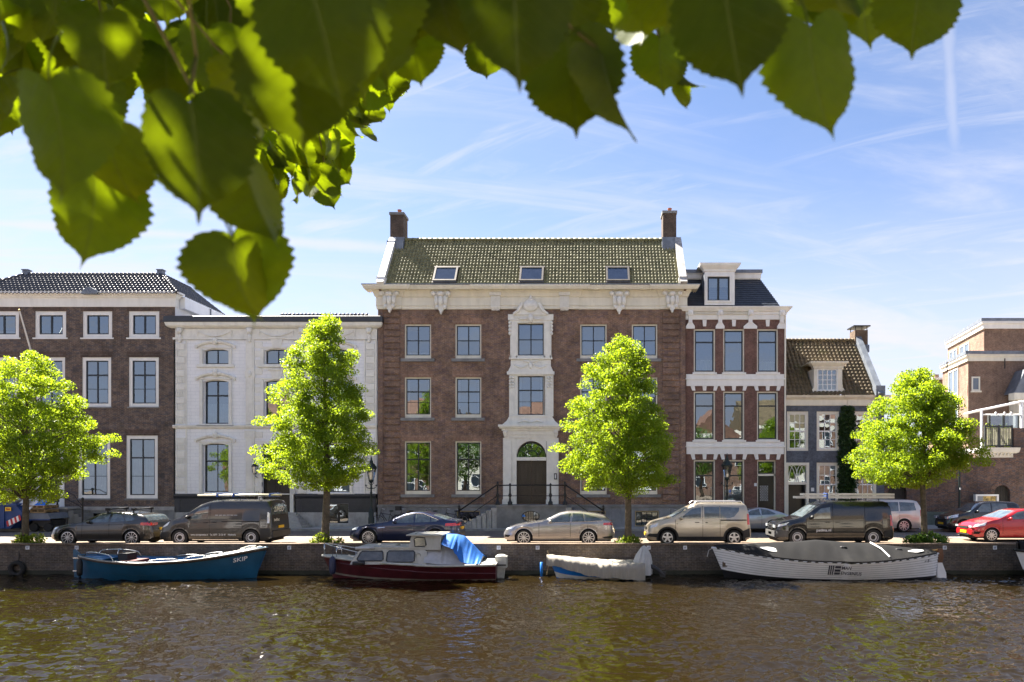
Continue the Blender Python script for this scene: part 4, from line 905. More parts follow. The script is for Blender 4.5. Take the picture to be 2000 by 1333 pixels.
for i in range(n):
    q = 1352+(1460-1352)*i/(n-1)
    if abs(q-1406) < 7: continue
    mb = MB(); pbox(mb, YD, q-.75, q+.75, 611, 615.5, .17); mb.build('dentil', CREAM, hd)
# mansard
my, mz = YD-.25, zt; mt = Z(545, YD+1.05); mh = mt-mz; md = 1.3
bl, br, tl_, tr_ = X(1341, my), X(1524, my), X(1341, my), X(1484, my+md); ml = math.hypot(md, mh)
def slates(name, P0, U, V, L, H, parent, edge):
    U, V = Vector(U), Vector(V); N = U.cross(V).normalized(); mb = MB(); rh = .16; nr = int(H/rh)
    for r in range(nr):
        v = r*H/nr; u = -(r % 2)*.12; e = edge(v+.08)
        while u < e[1]:
            a, b = max(u+.003, e[0]), min(u+.237, e[1]); u += .24
            if b-a < .03: continue
            j = random.uniform(0, .006)
            P = [Vector(P0)+U*a+V*v+N*(.022+j), Vector(P0)+U*b+V*v+N*(.022+j), Vector(P0)+U*b+V*(v+H/nr+.02)+N*.004, Vector(P0)+U*a+V*(v+H/nr+.02)+N*.004, Vector(P0)+U*a+V*v, Vector(P0)+U*b+V*v]
            mb.add(P, [(0,1,2,3), (4,5,1,0)])
    o = mb.build(name, SLATE, parent); o['kind'] = 'stuff'
dm0, dm1 = X(1376, my-.02), X(1435, my-.02)
slates('roof_slates', (bl, my, mz), (1,0,0), (0, md/ml, mh/ml), br-bl, ml, hd, lambda v: (0, (br-bl)-(br-tr_)*v/ml))
mb = MB(); mb.add([(bl, my+.02, mz), (br, my+.02, mz), (tr_, my+md+.02, mt), (bl, my+md+.02, mt), (br, my+8, mz), (tr_, my+8, mt)], [(0,1,2,3), (1,4,5,2)]); mb.build('roof_boarding', SLATE, hd)
mb = MB(); cornice(mb, my+md, bl+.1, tr_-.05, [(.05, mt-.05), (.1, mt+.02), (.1, mt+.22), (.16, mt+.3)], True); mb.build('roof_cornice', WHITE, hd)
mb = MB(); mb.box(bl, tr_+.12, my+md-.18, my+8, mt+.3, mt+.5); mb.build('flat_roof', LEAD, hd)
# dormer
dy = my-.02; dz0, dz1 = Z(597, dy)+.02, Z(531, dy)
wd = px_rect(dy, 1382, 1425, 541, 588)
do_ = wall_mb(dy, dm0, dm1, dz0, dz1, [wd], .2).build('dormer', WHITE, hd)
mb = MB(); 
for q in (dm0, dm1-.04): mb.box(q, q+.04, dy+.002, dy+2, dz0, dz1)
mb.build('dormer_cheek', LEAD, do_)
mb = MB(); zq = Z(531, dy); cornice(mb, dy, dm0, dm1, [(.02, zq), (.06, zq+.03), (.06, zq+.1), (.26, zq+.3), (.3, zq+.4)]); mb.box(dm0-.3, dm1+.3, dy-.3, dy+2, zq+.4, zq+.43); mb.build('dormer_cornice', WHITE, do_)
mb = MB(); ring(mb, wd[0]-.1, wd[1]+.1, wd[2]-.08, wd[3]+.1, .09, dy-.05, dy+.01); mb.build('dormer_trim', WHITE, do_)
window(hd, dy, wd, 2, (), frame=DARKGR, fw=.03, sw=.05, mull=.12, inset=.03, name='dormer_window')
# door
d = MB().box(door_d[0]+.08, door_d[1]-.08, YD+.24, YD+.29, door_d[2], Z(930, YD)).build('door', BLACKP, hd)
mb = MB(); ring(mb, door_d[0], door_d[1], door_d[2], door_d[3], .08, YD+.16, YD+.3, .01); mb.box(door_d[0], door_d[1], YD+.16, YD+.3, Z(930, YD), Z(926, YD)); mb.build('door_frame', CREAM, hd)
g = px_rect(YD, 1485, 1503, 948, 980); MB().box(*g[:2], YD+.225, YD+.235, *g[2:]).build('door_pane', M('frosted_pane', (.35,.37,.4), .25), d)
mb = MB(); 
for i in range(4):
    for j in range(6):
        u, v = g[0]+(i+.5)*(g[1]-g[0])/4, g[2]+(j+.5)*(g[3]-g[2])/6; mb.tube([(u+.055*math.cos(t), YD+.21, v+.07*math.sin(t)) for t in np.linspace(0, 2*PI, 9)], .011, 4)
ring(mb, *g, .025, YD+.2, YD+.225); mb.build('door_grille', IRON, d)
window(hd, YD, (door_d[0]+.08, door_d[1]-.08, Z(926, YD), door_d[3]-.08), 1, (), frame=DARKGR, fw=.03, sw=.04, inset=.18, name='transom_window')
mb = MB(); pbox(mb, YD, 1473, 1478, 944, 950, .02); mb.build('number_plate', PLATEW, hd)
mb = MB(); pbox(mb, YD, 1340, 1532, 1003, 1008, .1); mb.build('door_sill', STONE_L, hd)
mb = MB(); mb.tube([(x1+.03, YD-.06, .1), (x1+.03, YD-.06, Z(612, YD))], .05, 8); mb.build('downpipe', CREAM, hd)

# ------------------------------------------------------------------ house E: blue-grey painted house
YE = 41.75
he = thing('grey_house', 'low blue-grey painted house with brown tile roof, dormer and ivy beside its windows', 'house', (X(1630, YE), YE, .1))
x0, x1 = X(1533.5, YE), X(1727, YE)
eu = [(1537, 1579), (1595, 1639), (1669, 1712)]; el_ = [(1595, 1639), (1670, 1712)]
door_e = px_rect(YE, 1534, 1580, 904, 1010)
wall_mb(YE, x0, x1, .05, Z(790, YE), [px_rect(YE, a, b, 804, 881) for a, b in eu]+[px_rect(YE, a, b, 904, 990) for a, b in el_]+[(door_e[0], door_e[1], .06, door_e[3])], .25).build('front_wall', B_GREY, he)
shell_mb(YE, x0, x1, 0, Z(790, YE), 8).build('side_wall', B_GREY, he)
KW = dict(frame=CREAM, sash=WHITE, fw=.13, sw=.05, bar=.035, inset=.04)
for i, (a, b) in enumerate(eu): window(he, YE, px_rect(YE, a, b, 804, 881), 3, ((.25, .035), (.5, .07), (.75, .035)), curtain=('blind', BLIND, .3), **KW)
for i, (a, b) in enumerate(el_): window(he, YE, px_rect(YE, a, b, 904, 990), 3, ((.25, .035), (.5, .07), (.75, .035)), curtain=('blind', BLIND, .3), **KW)
mb = MB(); ring(mb, door_e[0]+.001, door_e[1]-.001, .1, door_e[3], .16, YE-.05, YE+.2, .02); mb.box(door_e[0]+.1, door_e[1]-.1, YE-.03, YE+.2, Z(947, YE), Z(942, YE)); mb.build('door_frame', CREAM, he)
MB().box(door_e[0]+.16, door_e[1]-.16, YE+.5, YE+.55, .1, Z(947, YE)).build('door', BLACKP, he)
fl = (door_e[0]+.16, door_e[1]-.16, Z(942, YE), door_e[3]-.16); fw_ = fl[1]-fl[0]; fh = fl[3]-fl[2]; mb = MB()
for s0, s1 in ((0, .62), (.38, 1.0), (-.3, .5), (.5, 1.3)):
    P = []
    for t in np.linspace(0, 1, 9):
        u = s0+(s1-s0)*t; v = (1-(2*t-1)**2)
        if -.001 <= u <= 1.001: P.append((fl[0]+fw_*u, YE+.08, fl[2]+fh*v))
    mb.tube(P, .02, 5)
fo = mb.build('fanlight', WHITE, he); MB().quad((fl[0], YE+.1, fl[2]), (fl[1], YE+.1, fl[2]), (fl[1], YE+.1, fl[3]), (fl[0], YE+.1, fl[3])).build('pane', GLASS, fo)
MB().box(fl[0], fl[1], YE+.8, YE+.85, fl[2], fl[3]).build('room_interior', ROOM, fo)
mb = MB(); pbox(mb, YE, 1584, 1590, 953, 960, .02); mb.build('number_plate', PLATEW, he)
zc = Z(793, YE); zt = Z(772, YE-.35)
for a, b, f in ((1533.5, 1660, 0), (1657, 1727, .05)):
    mb = MB(); cornice(mb, YE-f, X(a, YE), X(b, YE), [(.03, zc-f*.1), (.06, zc+.05), (.06, zc+.34), (.12, zc+.38), (.26, zt-.12), (.32, zt-.02), (.33, zt+f*.1)], a > 1600); mb.build('cornice', CREAM, he)
ey, ez = YE-.33, zt+.02; dd = 3.3; rzz = Z(666, ey+dd); sl = math.hypot(dd, rzz-ez); V = (0, dd/sl, (rzz-ez)/sl); gx1 = X(1712, ey); gr = X(1690, ey+dd)
dmr = (X(1587, ey+.3), X(1646, ey+.3))
tiles('roof_tiles', (x0, ey, ez), (1,0,0), V, gx1-x0, sl, .235, .30, T_BROWN, he, amp=.036, lift=.015, mask=lambda u, v: not (dmr[0] < x0+u < dmr[1] and .25 < v < 1.9))
tiles('back_roof_tiles', (gx1, ey+2*dd, ez), (-1,0,0), (0, -V[1], V[2]), gx1-x0, sl, .5, .6, T_BROWN, he)
mb = MB(); capline(mb, (x0, ey+dd, rzz+.03), (gx1, ey+dd, rzz+.03), 22, .11); mb.build('ridge_tiles', T_BROWN, he, True)
mb = MB(); bv, bn = Vector(V), Vector((0, -V[2], V[1]))
P = [Vector((0, ey, ez))+bv*v+bn*n for v, n in ((-.2, -.1), (sl+.1, -.1), (sl+.1, .3), (-.2, .3))]; mb.prism([(p[1], p[2]) for p in P], gx1-.02, gx1+.3, 'x'); mb.box(gx1-.1, gx1+.42, ey-.2, ey+.35, ez-.05, ez+.5); mb.build('gable_coping', LEAD, he, fix=True)
mb = MB(); mb.prism([(ey+.1, ez-.3), (ey+2*dd-.1, ez-.3), (ey+dd, rzz)], gx1+.0, gx1+.2, 'x'); mb.build('gable_wall', B_GREY, he)
yk = ey+dd-.2; xa, xb = X(1670, yk), X(1695, yk); zk = Z(645, yk)
ch = MB().box(xa, xb, yk, yk+.9, rzz-.7, zk).build('chimney', brick_mat('brick_chimney_b', (.15,.095,.06), (.12,.08,.055), (.17,.14,.11), stain=.5), he)
mb = MB(); mb.box(xa-.12, xb+.12, yk-.14, yk+1.04, zk+.2, zk+.27)
for u in (xa+.02, xb-.06):
    for v in (yk+.02, yk+.84): mb.box(u, u+.04, v, v+.04, zk, zk+.2)
mb.build('chimney_cap', IRON, ch)
mb = MB(); mb.box(xa-.05, xb+.05, yk-.12, yk+.3, rzz-.75, rzz-.3); mb.build('chimney_flashing', LEAD, ch)
# dormer
dy = ey+.25; a, b = X(1590, dy), X(1645, dy); z0, z1 = Z(768, dy), Z(720, dy); wd = px_rect(dy, 1596, 1637, 720, 764)
do_ = wall_mb(dy, a, b, z0, z1, [wd], .15).build('dormer', CREAM, he)
mb = MB(); mb.box(a, a+.04, dy+.002, dy+2.2, z0, z1); mb.box(b-.04, b, dy+.002, dy+2.2, z0, z1); mb.build('dormer_cheek', CREAM, do_)
for s_, q in ((-1, a), (1, b)): mb = MB(); mb.prism([(q, z0), (q+s_*.16, z0), (q+s_*.14, z0+.14), (q+s_*.03, z0+.3), (q, z0+.5)], dy-.03, dy+.08); mb.build('dormer_scroll', CREAM, do_, fix=True)
mb = MB(); cornice(mb, dy, a, b, [(.02, z1), (.06, z1+.03), (.06, z1+.1), (.24, z1+.26), (.27, z1+.34)]); mb.box(a-.27, b+.27, dy-.27, dy+2, z1+.34, z1+.37); mb.build('dormer_cornice', CREAM, do_)
window(he, dy, wd, 4, ((.25, .03), (.5, .03), (.75, .03)), frame=WHITE, sash=WHITE, fw=.05, sw=.04, bar=.03, mull=.045, inset=.02, name='dormer_window')

# ------------------------------------------------------------------ right side: garden wall, tall brick building, terrace
YW = 43.2
hw = thing('garden_wall', 'old red brick garden wall with two low arched doors', 'wall', (X(1860, YW), YW, .1))
x0, x1 = X(1722, YW), X(2080, YW); ad = [px_rect(YW, 1734, 1771, 945, 1012), px_rect(YW, 1942, 1973, 948, 1010)]
wall_mb(YW, x0, x1, .05, Z(897, YW), [(a, b, .06, d) for a, b, c, d in ad], .35).build('wall', B_YARD, hw)
mb = MB(); mb.box(x0, x1, YW-.03, YW+.45, Z(897, YW), Z(894, YW)); mb.build('wall_coping', B_YARD, hw)
mb = MB(); mb.box(X(1728, YW), X(1915, YW), YW-.04, YW+.01, .05, Z(1000, YW)); mb.build('rendered_base', M('green_grey_render', (.13,.15,.12), .85, var=.25, dirt=.4), hw)
for a, b, c, d in ad:
    hwid = (b-a)/2; mb = MB(); arch_fill(mb, a, b, d-hwid*.95, d, YW-.002, YW+.3, 14); mb.build('arch_soffit', B_YARD, hw)
    mb = MB(); n = 15; cxx, czz = (a+b)/2, d-hwid
    for i in range(n):
        t0, t1 = PI*i/n+.02, PI*(i+1)/n-.02
        q = [(cxx+rr*math.cos(t), czz+rr*math.sin(t)) for rr, t in ((hwid, t0), (hwid+.28, t0), (hwid+.28, t1), (hwid, t1))]; v = MB(); v.prism(q, YW-.03, YW+.03); v.build('arch_brick', B_YARD, hw, fix=True)
    do_ = MB().box(a, b, YW+.22, YW+.26, .06, d).build('door', M('dark_plank', (.03,.026,.02), .7, var=.3), hw)
    for i in range(6): u = a+(b-a)*i/6; MB().box(u+.01, u+(b-a)/6-.01, YW+.2, YW+.225, .06, d).build('plank', M('dark_plank', (.03,.026,.02), .7), do_)
mb = MB(); pbox(mb, YW, 1874-22, 1874-19, 1000, 1001, .05)
ht = thing('tall_brick_building', 'tall stepped brick building with white eaves, a corner window pair and a tiny window', 'building', (X(1930, 52), 52, .1))
def corner_block(yn, xc_px, left_px, z_top_px, z_bot, left_len, name, x_right=2200, skewY=0.0):
    """block whose near corner stands at (xc_px, yn); its left flank runs back"""
    xc = X(xc_px, yn); yl = yn+left_len; xl = X(left_px, yl); zt = Z(z_top_px, yn); xr = X(x_right, yn)
    return xc, yl, xl, zt, xr
yn = 50.0
xc, yl, xl, zt, xr = corner_block(yn, 1891, 1841, 703, 0, 5.3, 'a')
mb = MB(); mb.quad((xc, yn, 0), (xr, yn, 0), (xr, yn, zt), (xc, yn, zt)); mb.quad((xl, yl, 0), (xc, yn, 0), (xc, yn, zt), (xl, yl, zt)); mb.quad((xl, yl, zt), (xc, yn, zt), (xr, yn, zt), (xr, yl, zt)); mb.build('lower_wall', B_TALL, ht)
def eave(A, B, C, z, h, out, mat, name, mat2):
    A, B, C = Vector(A), Vector(B), Vector(C); mb = MB(); d1, d2 = (B-A).normalized(), (C-B).normalized(); n1, n2 = Vector((d1.y, -d1.x, 0)), Vector((d2.y, -d2.x, 0))
    nb = (n1+n2); nb = nb/ max(.3, nb.length_squared/2)
    for o_, z0_, z1_ in ((out*.5, z, z+h*.7), (out, z+h*.7, z+h)):
        P = [A+n1*o_, B+nb*o_, C+n2*o_]
        for a_, b_, p, q in ((A, B, P[0], P[1]), (B, C, P[1], P[2])):
            mb.quad((*p.xy, z0_), (*q.xy, z0_), (*q.xy, z1_), (*p.xy, z1_)); mb.quad((*a_.xy, z0_), (*b_.xy, z0_), (*q.xy, z0_), (*p.xy, z0_)); mb.quad((*a_.xy, z1_), (*b_.xy, z1_), (*q.xy, z1_), (*p.xy, z1_))
    mb.build(name, mat, ht)
    mb = MB(); P = [A+n1*(out+.05), B+nb*(out+.05), C+n2*(out+.05)]
    for a_, b_, p, q in ((A, B, P[0], P[1]), (B, C, P[1], P[2])):
        mb.quad((*p.xy, z+h), (*q.xy, z+h), (*q.xy, z+h+.22), (*p.xy, z+h+.22)); mb.quad((*a_.xy, z+h+.22), (*b_.xy, z+h+.22), (*q.xy, z+h+.22), (*p.xy, z+h+.22))
    mb.build(name+'_flashing', mat2, ht)
eave((xl, yl, 0), (xc, yn, 0), (xr, yn, 0), zt-.1, .45, .22, CREAM, 'lower_eaves', LEAD)
def flank_pt(xc, yn, xl, yl, t): return Vector((xc+(xl-xc)*t, yn+(yl-yn)*t, 0))
def flank_window(xc, yn, xl, yl, t0, t1, z0, z1, nb, name='window', mat=WHITE):
    A, B = flank_pt(xc, yn, xl, yl, t1), flank_pt(xc, yn, xl, yl, t0); d = (B-A); Lw = d.length; d.normalize(); nrm = Vector((d.y, -d.x, 0)); mb = MB(); H = z1-z0
    def bxx(u0, u1, w0, w1, o0, o1):
        P = [A+d*u+nrm*o+Vector((0, 0, w)) for o in (o0, o1) for u, w in ((u0, w0), (u1, w0), (u1, w1), (u0, w1))]; mb.add(P, [(0,1,2,3),(4,7,6,5),(0,4,5,1),(1,5,6,2),(2,6,7,3),(3,7,4,0)])
    for u0, u1, w0, w1 in ((0, .09, z0, z1), (Lw-.09, Lw, z0, z1), (.09, Lw-.09, z0, z0+.09), (.09, Lw-.09, z1-.09, z1), (Lw/2-.04, Lw/2+.04, z0+.09, z1-.09), (.09, Lw-.09, z0+H*nb-.04, z0+H*nb+.04)): bxx(u0, u1, w0, w1, -.05, .07)
    w = mb.build(name, mat, ht)
    for u0, u1 in ((.09, Lw/2-.04), (Lw/2+.04, Lw-.09)):
        for w0, w1 in ((z0+.09, z0+H*nb-.04), (z0+H*nb+.04, z1-.09)):
            q = [A+d*u+nrm*.03+Vector((0, 0, v)) for u, v in ((u0, w0), (u1, w0), (u1, w1), (u0, w1))]; MB().quad(*q).build('pane', M('dim_pane', (.10,.13,.17), .06, spec=.9, var=.1), w)
flank_window(xc, yn, xl, yl, .34, .72, Z(828, yn+1.6), Z(718, yn+1.6), .55, mat=CREAM)
fr = px_rect(yn, 1900, 1911, 739, 761); w = MB(); ring(w, fr[0]-.1, fr[1]+.1, fr[2]-.1, fr[3]+.1, .1, yn-.04, yn+.05); w.box(fr[0]-.16, fr[1]+.16, yn-.12, yn, fr[2]-.2, fr[2]-.1); w = w.build('window', CREAM, ht); MB().quad((fr[0], yn-.01, fr[2]), (fr[1], yn-.01, fr[2]), (fr[1], yn-.01, fr[3]), (fr[0], yn-.01, fr[3])).build('pane', M('dim_pane', (.10,.13,.17), .06), w)
for px in (1838+8, 1880, 1958):
    mb = MB(); yy = yn-.26 if px > 1890 else yn+1.2; mb.box(X(px, yy)-.03, X(px, yy)+.03, yy-.3, yy-.25, zt-.7, zt+.0); mb.build('wall_anchor', IRON, ht)
yn2 = 52.5
xc2, yl2, xl2, zt2, xr2 = corner_block(yn2, 1922, 1851, 640, 0, 7.8, 'b')
mb = MB(); mb.quad((xc2, yn2, zt-1), (xr2, yn2, zt-1), (xr2, yn2, zt2+.3), (xc2, yn2, zt2)); mb.quad((xl2, yl2, zt-1), (xc2, yn2, zt-1), (xc2, yn2, zt2), (xl2, yl2, zt2)); mb.quad((xl2, yl2, zt2), (xc2, yn2, zt2), (xr2, yn2, zt2), (xr2, yl2, zt2)); mb.build('upper_wall', B_TALL, ht)
eave((xl2, yl2, 0), (xc2, yn2, 0), (xr2, yn2, 0), zt2-.1, .5, .25, WHITE, 'upper_eaves', LEAD)
flank_window(xc2, yn2, xl2, yl2, .36, .62, zt+.35, zt2-.5, .48); flank_window(xc2, yn2, xl2, yl2, .70, .92, zt+.35, zt2-.5, .48)
mb = MB(); v = px_rect(yn2, 1961, 1967, 637, 643); mb.box(v[0], v[1], yn2-.03, yn2+.02, v[2], v[3]); mb.build('vent', WHITE, ht)
# far roofs between the houses
hf = thing('distant_house', 'small distant flat-roofed house peeking out beyond the tree', 'house', (X(1825, 60), 60, .1))
mb = MB(); mb.box(X(1822, 60), X(1848, 60), 60, 60.8, 0, Z(742, 60)); mb.build('wall', B_TALL, hf); mb = MB(); mb.box(X(1820, 60), X(1849, 60), 59.9, 60.9, Z(742, 60), Z(738, 60)); mb.build('roof_edge', WHITE, hf)
mb = MB(); mb.box(X(1828, 60), X(1836, 60), 60.2, 60.7, Z(738, 60), Z(731, 60)); mb.build('chimney', B_TALL, hf)
# terrace with pergola
YT = 46.5
tr = thing('roof_terrace', 'roof terrace with wooden slat railing above a cream moulded cornice', 'terrace', (X(1950, YT), YT, .1))
zt = Z(875, YT); mb = MB(); mb.box(X(1915, YT), X(2100, YT), YT, YT+3.4, 0, zt-.3); mb.build('wall', B_TALL, tr)
mb = MB(); cornice(mb, YT, X(1918, YT), X(1976, YT), [(.05, zt-.75), (.12, zt-.6), (.12, zt-.4), (.3, zt-.3), (.34, zt-.15), (.36, zt)]); mb.build('cornice', CREAM, tr)
for q in np.linspace(1922, 1972, 8): mb = MB(); pbox(mb, YT, q-1.2, q+1.2, 886, 890, .28); mb.build('bracket', CREAM, tr)
mb = MB(); mb.box(X(1915, YT), X(2100, YT), YT, YT+3.4, zt-.3, zt); mb.build('floor_slab', STONE_L, tr)
GW = M('weathered_wood', (.24,.23,.17), .8, var=.25); GP = M('dark_post', (.05,.055,.055), .6)
zr = Z(833, YT)
for q in np.linspace(1926, 1974, 17): mb = MB(); pbox(mb, YT, q-.9, q+.9, 836, 871, .06, -.02); mb.build('slat', GW, tr)
for q in (1923, 1950, 1976): mb = MB(); pbox(mb, YT, q-1.5, q+1.5, 831, 875, .08, -.0); mb.build('post', GP, tr)
mb = MB(); pbox(mb, YT, 1922, 1977, 832, 835, .1, .0); pbox(mb, YT, 1922, 1977, 870, 872, .07, .0); mb.build('handrail', GP, tr)
mb = MB(); mb.box(X(1977, YT), X(2090, YT), YT-.2, YT+.3, 0, Z(837, YT)); mb.build('brick_pier', B_YARD, tr)
pg = thing('pergola', 'white metal pergola frame with glass windscreens standing on the roof terrace', 'pergola', (X(1960, YT+1), YT+1, zt))
y0, y1 = YT+.3, YT+3.2
mb = MB(); xa, xb = X(1917, y0), X(1995, y0); za, zb = Z(801, y0), Z(785, y0); mb.tube([(xa, y0, zt), (xa, y0, za)], .08, 4); mb.tube([(xb, y0, zt), (xb, y0, zb)], .1, 4); mb.tube([(xa, y0, za), (xb, y0, zb), (xb+5, y0, zb+.3)], .075, 4); mb.tube([(xa, y0, za-.3), (xb, y0, za-.3)], .05, 4)
mb.tube([(xa, y0, za), (xa+.4, y1, za)], .08, 4); mb.tube([(xb, y0, zb), (xb, y1, zb)], .08, 4); mb.build('frame', M('white_metal', (.75,.76,.77), .35, .2), pg)
for q in (1932, 1960, 1990): mb = MB(); pbox(mb, y0+.4, q-2, q+2, 812, 868, .05); mb.build('screen_post', GP, pg)
for q0, q1 in ((1934, 1958), (1962, 1988)): r = px_rect(y0+.4, q0, q1, 811, 860); MB().quad((r[0], y0+.4, r[2]), (r[1], y0+.4, r[2]), (r[1], y0+.4, r[3]), (r[0], y0+.4, r[3])).build('glass_screen', GLASS, pg)
for q in (1945, 1962, 1975): mb = MB(); mb.ball((X(q, y0), y0, za-.22), .07, .07, .1, 7, 5); mb.build('bulb', BLIND, pg)
vh = thing('veranda_roof', 'lead covered lean-to roof with cream gutter against the tall brick building', 'roof', (X(1995, 48.8), 48.8, Z(772, 48.8)))
z0 = Z(768, 48.8); mb = MB(); mb.prism([(X(1981, 48.8), z0), (X(2100, 48.8), z0), (X(2100, 48.8), z0+2.4), (X(2003, 48.8), z0+1.6)], 48.8, 50.2); mb.build('slope', LEAD, vh, fix=True)
mb = MB(); mb.box(X(1980, 48.7), X(2100, 48.7), 48.65, 49.3, z0-.45, z0); mb.build('gutter', CREAM, vh)
mb = MB(); mb.box(X(1991, 48.8), X(2100, 48.8), 48.9, 50, 0, z0-.45); mb.build('wall', CREAM, vh)
# ------------------------------------------------------------------ vehicles
RUBBER = M('tyre_rubber', (.014,.014,.014), .7, var=.1); PLASTIC = M('black_plastic', (.02,.02,.021), .55, var=.1); CHROME = M('chrome', (.6,.6,.6), .15, 1.0, var=0)
ALLOY = M('alloy_rim', (.55,.55,.57), .3, .8, var=.05); DARKALLOY = M('dark_rim', (.03,.03,.033), .35, .6, var=.05); STEEL = M('steel_rim', (.5,.5,.53), .4, .6, var=.1)
CGLASS = M('car_glass', (.085,.108,.118), .04, spec=.9, var=.35, vs=4.0, coat=.6); HEADL = M('headlight', (.62,.66,.7), .1, .3, spec=.9, var=.3, vs=12, coat=1.0); TAILL = M('tail_light', (.55,.015,.01), .15, spec=.7, var=.1, coat=1.0)  # pale car glass base colour stands in for light seen through the cabin
UNDER = M('underbody', (.008,.008,.008), .9, var=0)
def paint(name, c, metal=.5, rough=.32): return M(name, c, rough, metal, .5, var=.05, coat=1.0)
class Car:
    def __init__(s, name, label, x0, yn, L, W, top, belt, wheels, pnt, tumble=.3, sill=.22, nose=.55, tail=.4, nr=.22, tr=.18, group=None, gap=.045, smooth=3, cat='car'):
        s.x0, s.W, s.L = x0, W, L; s.yc = yn+W; s.root = thing(name, label, cat, (x0+L/2, s.yc, 0), group); s.pnt = pnt; s.wheels = wheels
        s.tu, s.sill, s.nose, s.tail, s.nr, s.tr = tumble, sill, nose, tail, nr, tr
        g = np.linspace(0, L, 241); k = np.ones(2*smooth+1)/(2*smooth+1)
        def sm(pts):
            v = np.interp(g, *zip(*pts)); return np.convolve(np.pad(v, smooth, 'edge'), k, 'valid')
        s.g, s.gt, s.gb = g, sm(top), sm(belt)
        xs = set(np.round(np.linspace(0, L, 50), 4)) | {.015, .05, .1, L-.015, L-.05, L-.1}
        for xc, r in wheels: xs |= set(np.round(xc+(r+gap)*np.sin(np.linspace(-PI/2, PI/2, 15)), 4)) | {round(xc-r-gap-.004, 4), round(xc+r+gap+.004, 4)}
        s.gap = gap; s.xs = sorted(x for x in xs if 0 <= x <= L)
        rows = []
        for x in s.xs:
            h = s.sec(x); rows.append([(x0+x, s.yc-y, z) for y, z in h]+[(x0+x, s.yc+y, z) for y, z in h[-2::-1]])
        mb = MB(); mb.grid(rows)
        for e, rev in ((0, 1), (-1, 0)):
            r = rows[e]; o = len(mb.v); mb.v.extend(r); f = tuple(range(o, o+len(r))); mb.f.append(f if rev else f[::-1]); mb.mi.append(0)
        s.body = mb.build('body', pnt, s.root, 42, fix=True)
        mb = MB(); mb.box(x0+.12, x0+L-.15, s.yc-W*.7, s.yc+W*.7, sill-.06, sill+.3); mb.build('underbody', UNDER, s.root)
        for xc, r in wheels:
            mb = MB(); mb.box(x0+xc-r-gap-.02, x0+xc+r+gap+.02, s.yc-W*.7, s.yc+W*.7, .2, r*2+gap); mb.build('wheel_well', UNDER, s.root)
    def sec(s, x):
        w = s.W
        if x < s.nose: w *= 1-s.nr*(1-x/s.nose)**2.4
        if x > s.L-s.tail: w *= 1-s.tr*(1-(s.L-x)/s.tail)**2.4
        zt = float(np.interp(x, s.g, s.gt)); zb = s.sill
        if x < .25: zb += .10*(1-x/.25)**2
        if x > s.L-.3: zb += .13*((x-s.L+.3)/.3)**2
        for xc, r in s.wheels:
            q = (r+s.gap)**2-(x-xc)**2
            if q > 0: zb = max(zb, r+math.sqrt(q))
        bl = min(float(np.interp(x, s.g, s.gb)), zt-.012); bl = max(bl, zb+.02); zt = max(zt, bl+.012); h = bl-zb; gh = zt-bl; b0 = .955*w; wt = max(.3*w, b0-s.tu*gh)
        return [(.93*w if zb < s.sill+.05 else .985*w, zb), (.975*w, zb+.15*h), (w, zb+.45*h), (.995*w, zb+.75*h), (b0, bl), (b0-s.tu*gh*.45, bl+.5*gh), (wt, bl+.86*gh), (wt-.05, bl+.95*gh), (wt*.6, zt-.006*min(1, gh*3)), (0, zt)]
    def sy(s, x, z):
        h = s.sec(min(max(x, 0), s.L)); return float(np.interp(z, [q[1] for q in h[:8]], [q[0] for q in h[:8]]))
    def patch(s, name, poly, mat, off=.006, sides=(-1, 1), parent=None, nx=8, nz=4, thick=0.0):
        xs_ = [p[0] for p in poly]; out = []
        def span(x):
            zs = []
            for (ax, az), (bx, bz) in zip(poly, poly[1:]+poly[:1]):
                if abs(ax-bx) < 1e-9:
                    if abs(ax-x) < 1e-6: zs += [az, bz]
                elif min(ax, bx)-1e-9 <= x <= max(ax, bx)+1e-9: zs.append(az+(bz-az)*(x-ax)/(bx-ax))
            return (min(zs), max(zs)) if zs else (0, 0)
        cols_ = sorted(set(np.linspace(min(xs_), max(xs_), nx)) | set(xs_))
        for sd_ in sides:
            rows = []
            for x in cols_:
                a, b = span(x); rows.append([(s.x0+x, s.yc+sd_*(s.sy(x, z)+off), z) for z in np.linspace(a, b, nz)])
            mb = MB(); mb.grid(rows); out.append(mb.build(name, mat, parent or s.root, True, fix=False))
        return out
    def strip(s, name, pts, w, mat, off=.008, sides=(-1, 1), vertical=False):
        for sd_ in sides:
            mb = MB(); d = (w/2, 0) if vertical else (0, w/2)
            mb.grid([[(s.x0+x+k*d[0], s.yc+sd_*(s.sy(x, z)+off), z+k*d[1]) for k in (-1, 1)] for x, z in pts]); mb.build(name, mat, s.root)
    def screen(s, name, xa, xb, mat=None, inset=.06, off=.008, n=10):
        rows = []
        for x in np.linspace(xa, xb, n):
            h = s.sec(x)[4:]; ys = [q[0] for q in h][::-1]; zs = [q[1] for q in h][::-1]; ym = h[2][0]-inset*.3
            rows.append([(s.x0+x, s.yc+y, float(np.interp(abs(y), ys, zs))+off) for y in np.linspace(-ym, ym, 9)])
        mb = MB(); mb.grid(rows); return mb.build(name, mat or CGLASS, s.root, True)
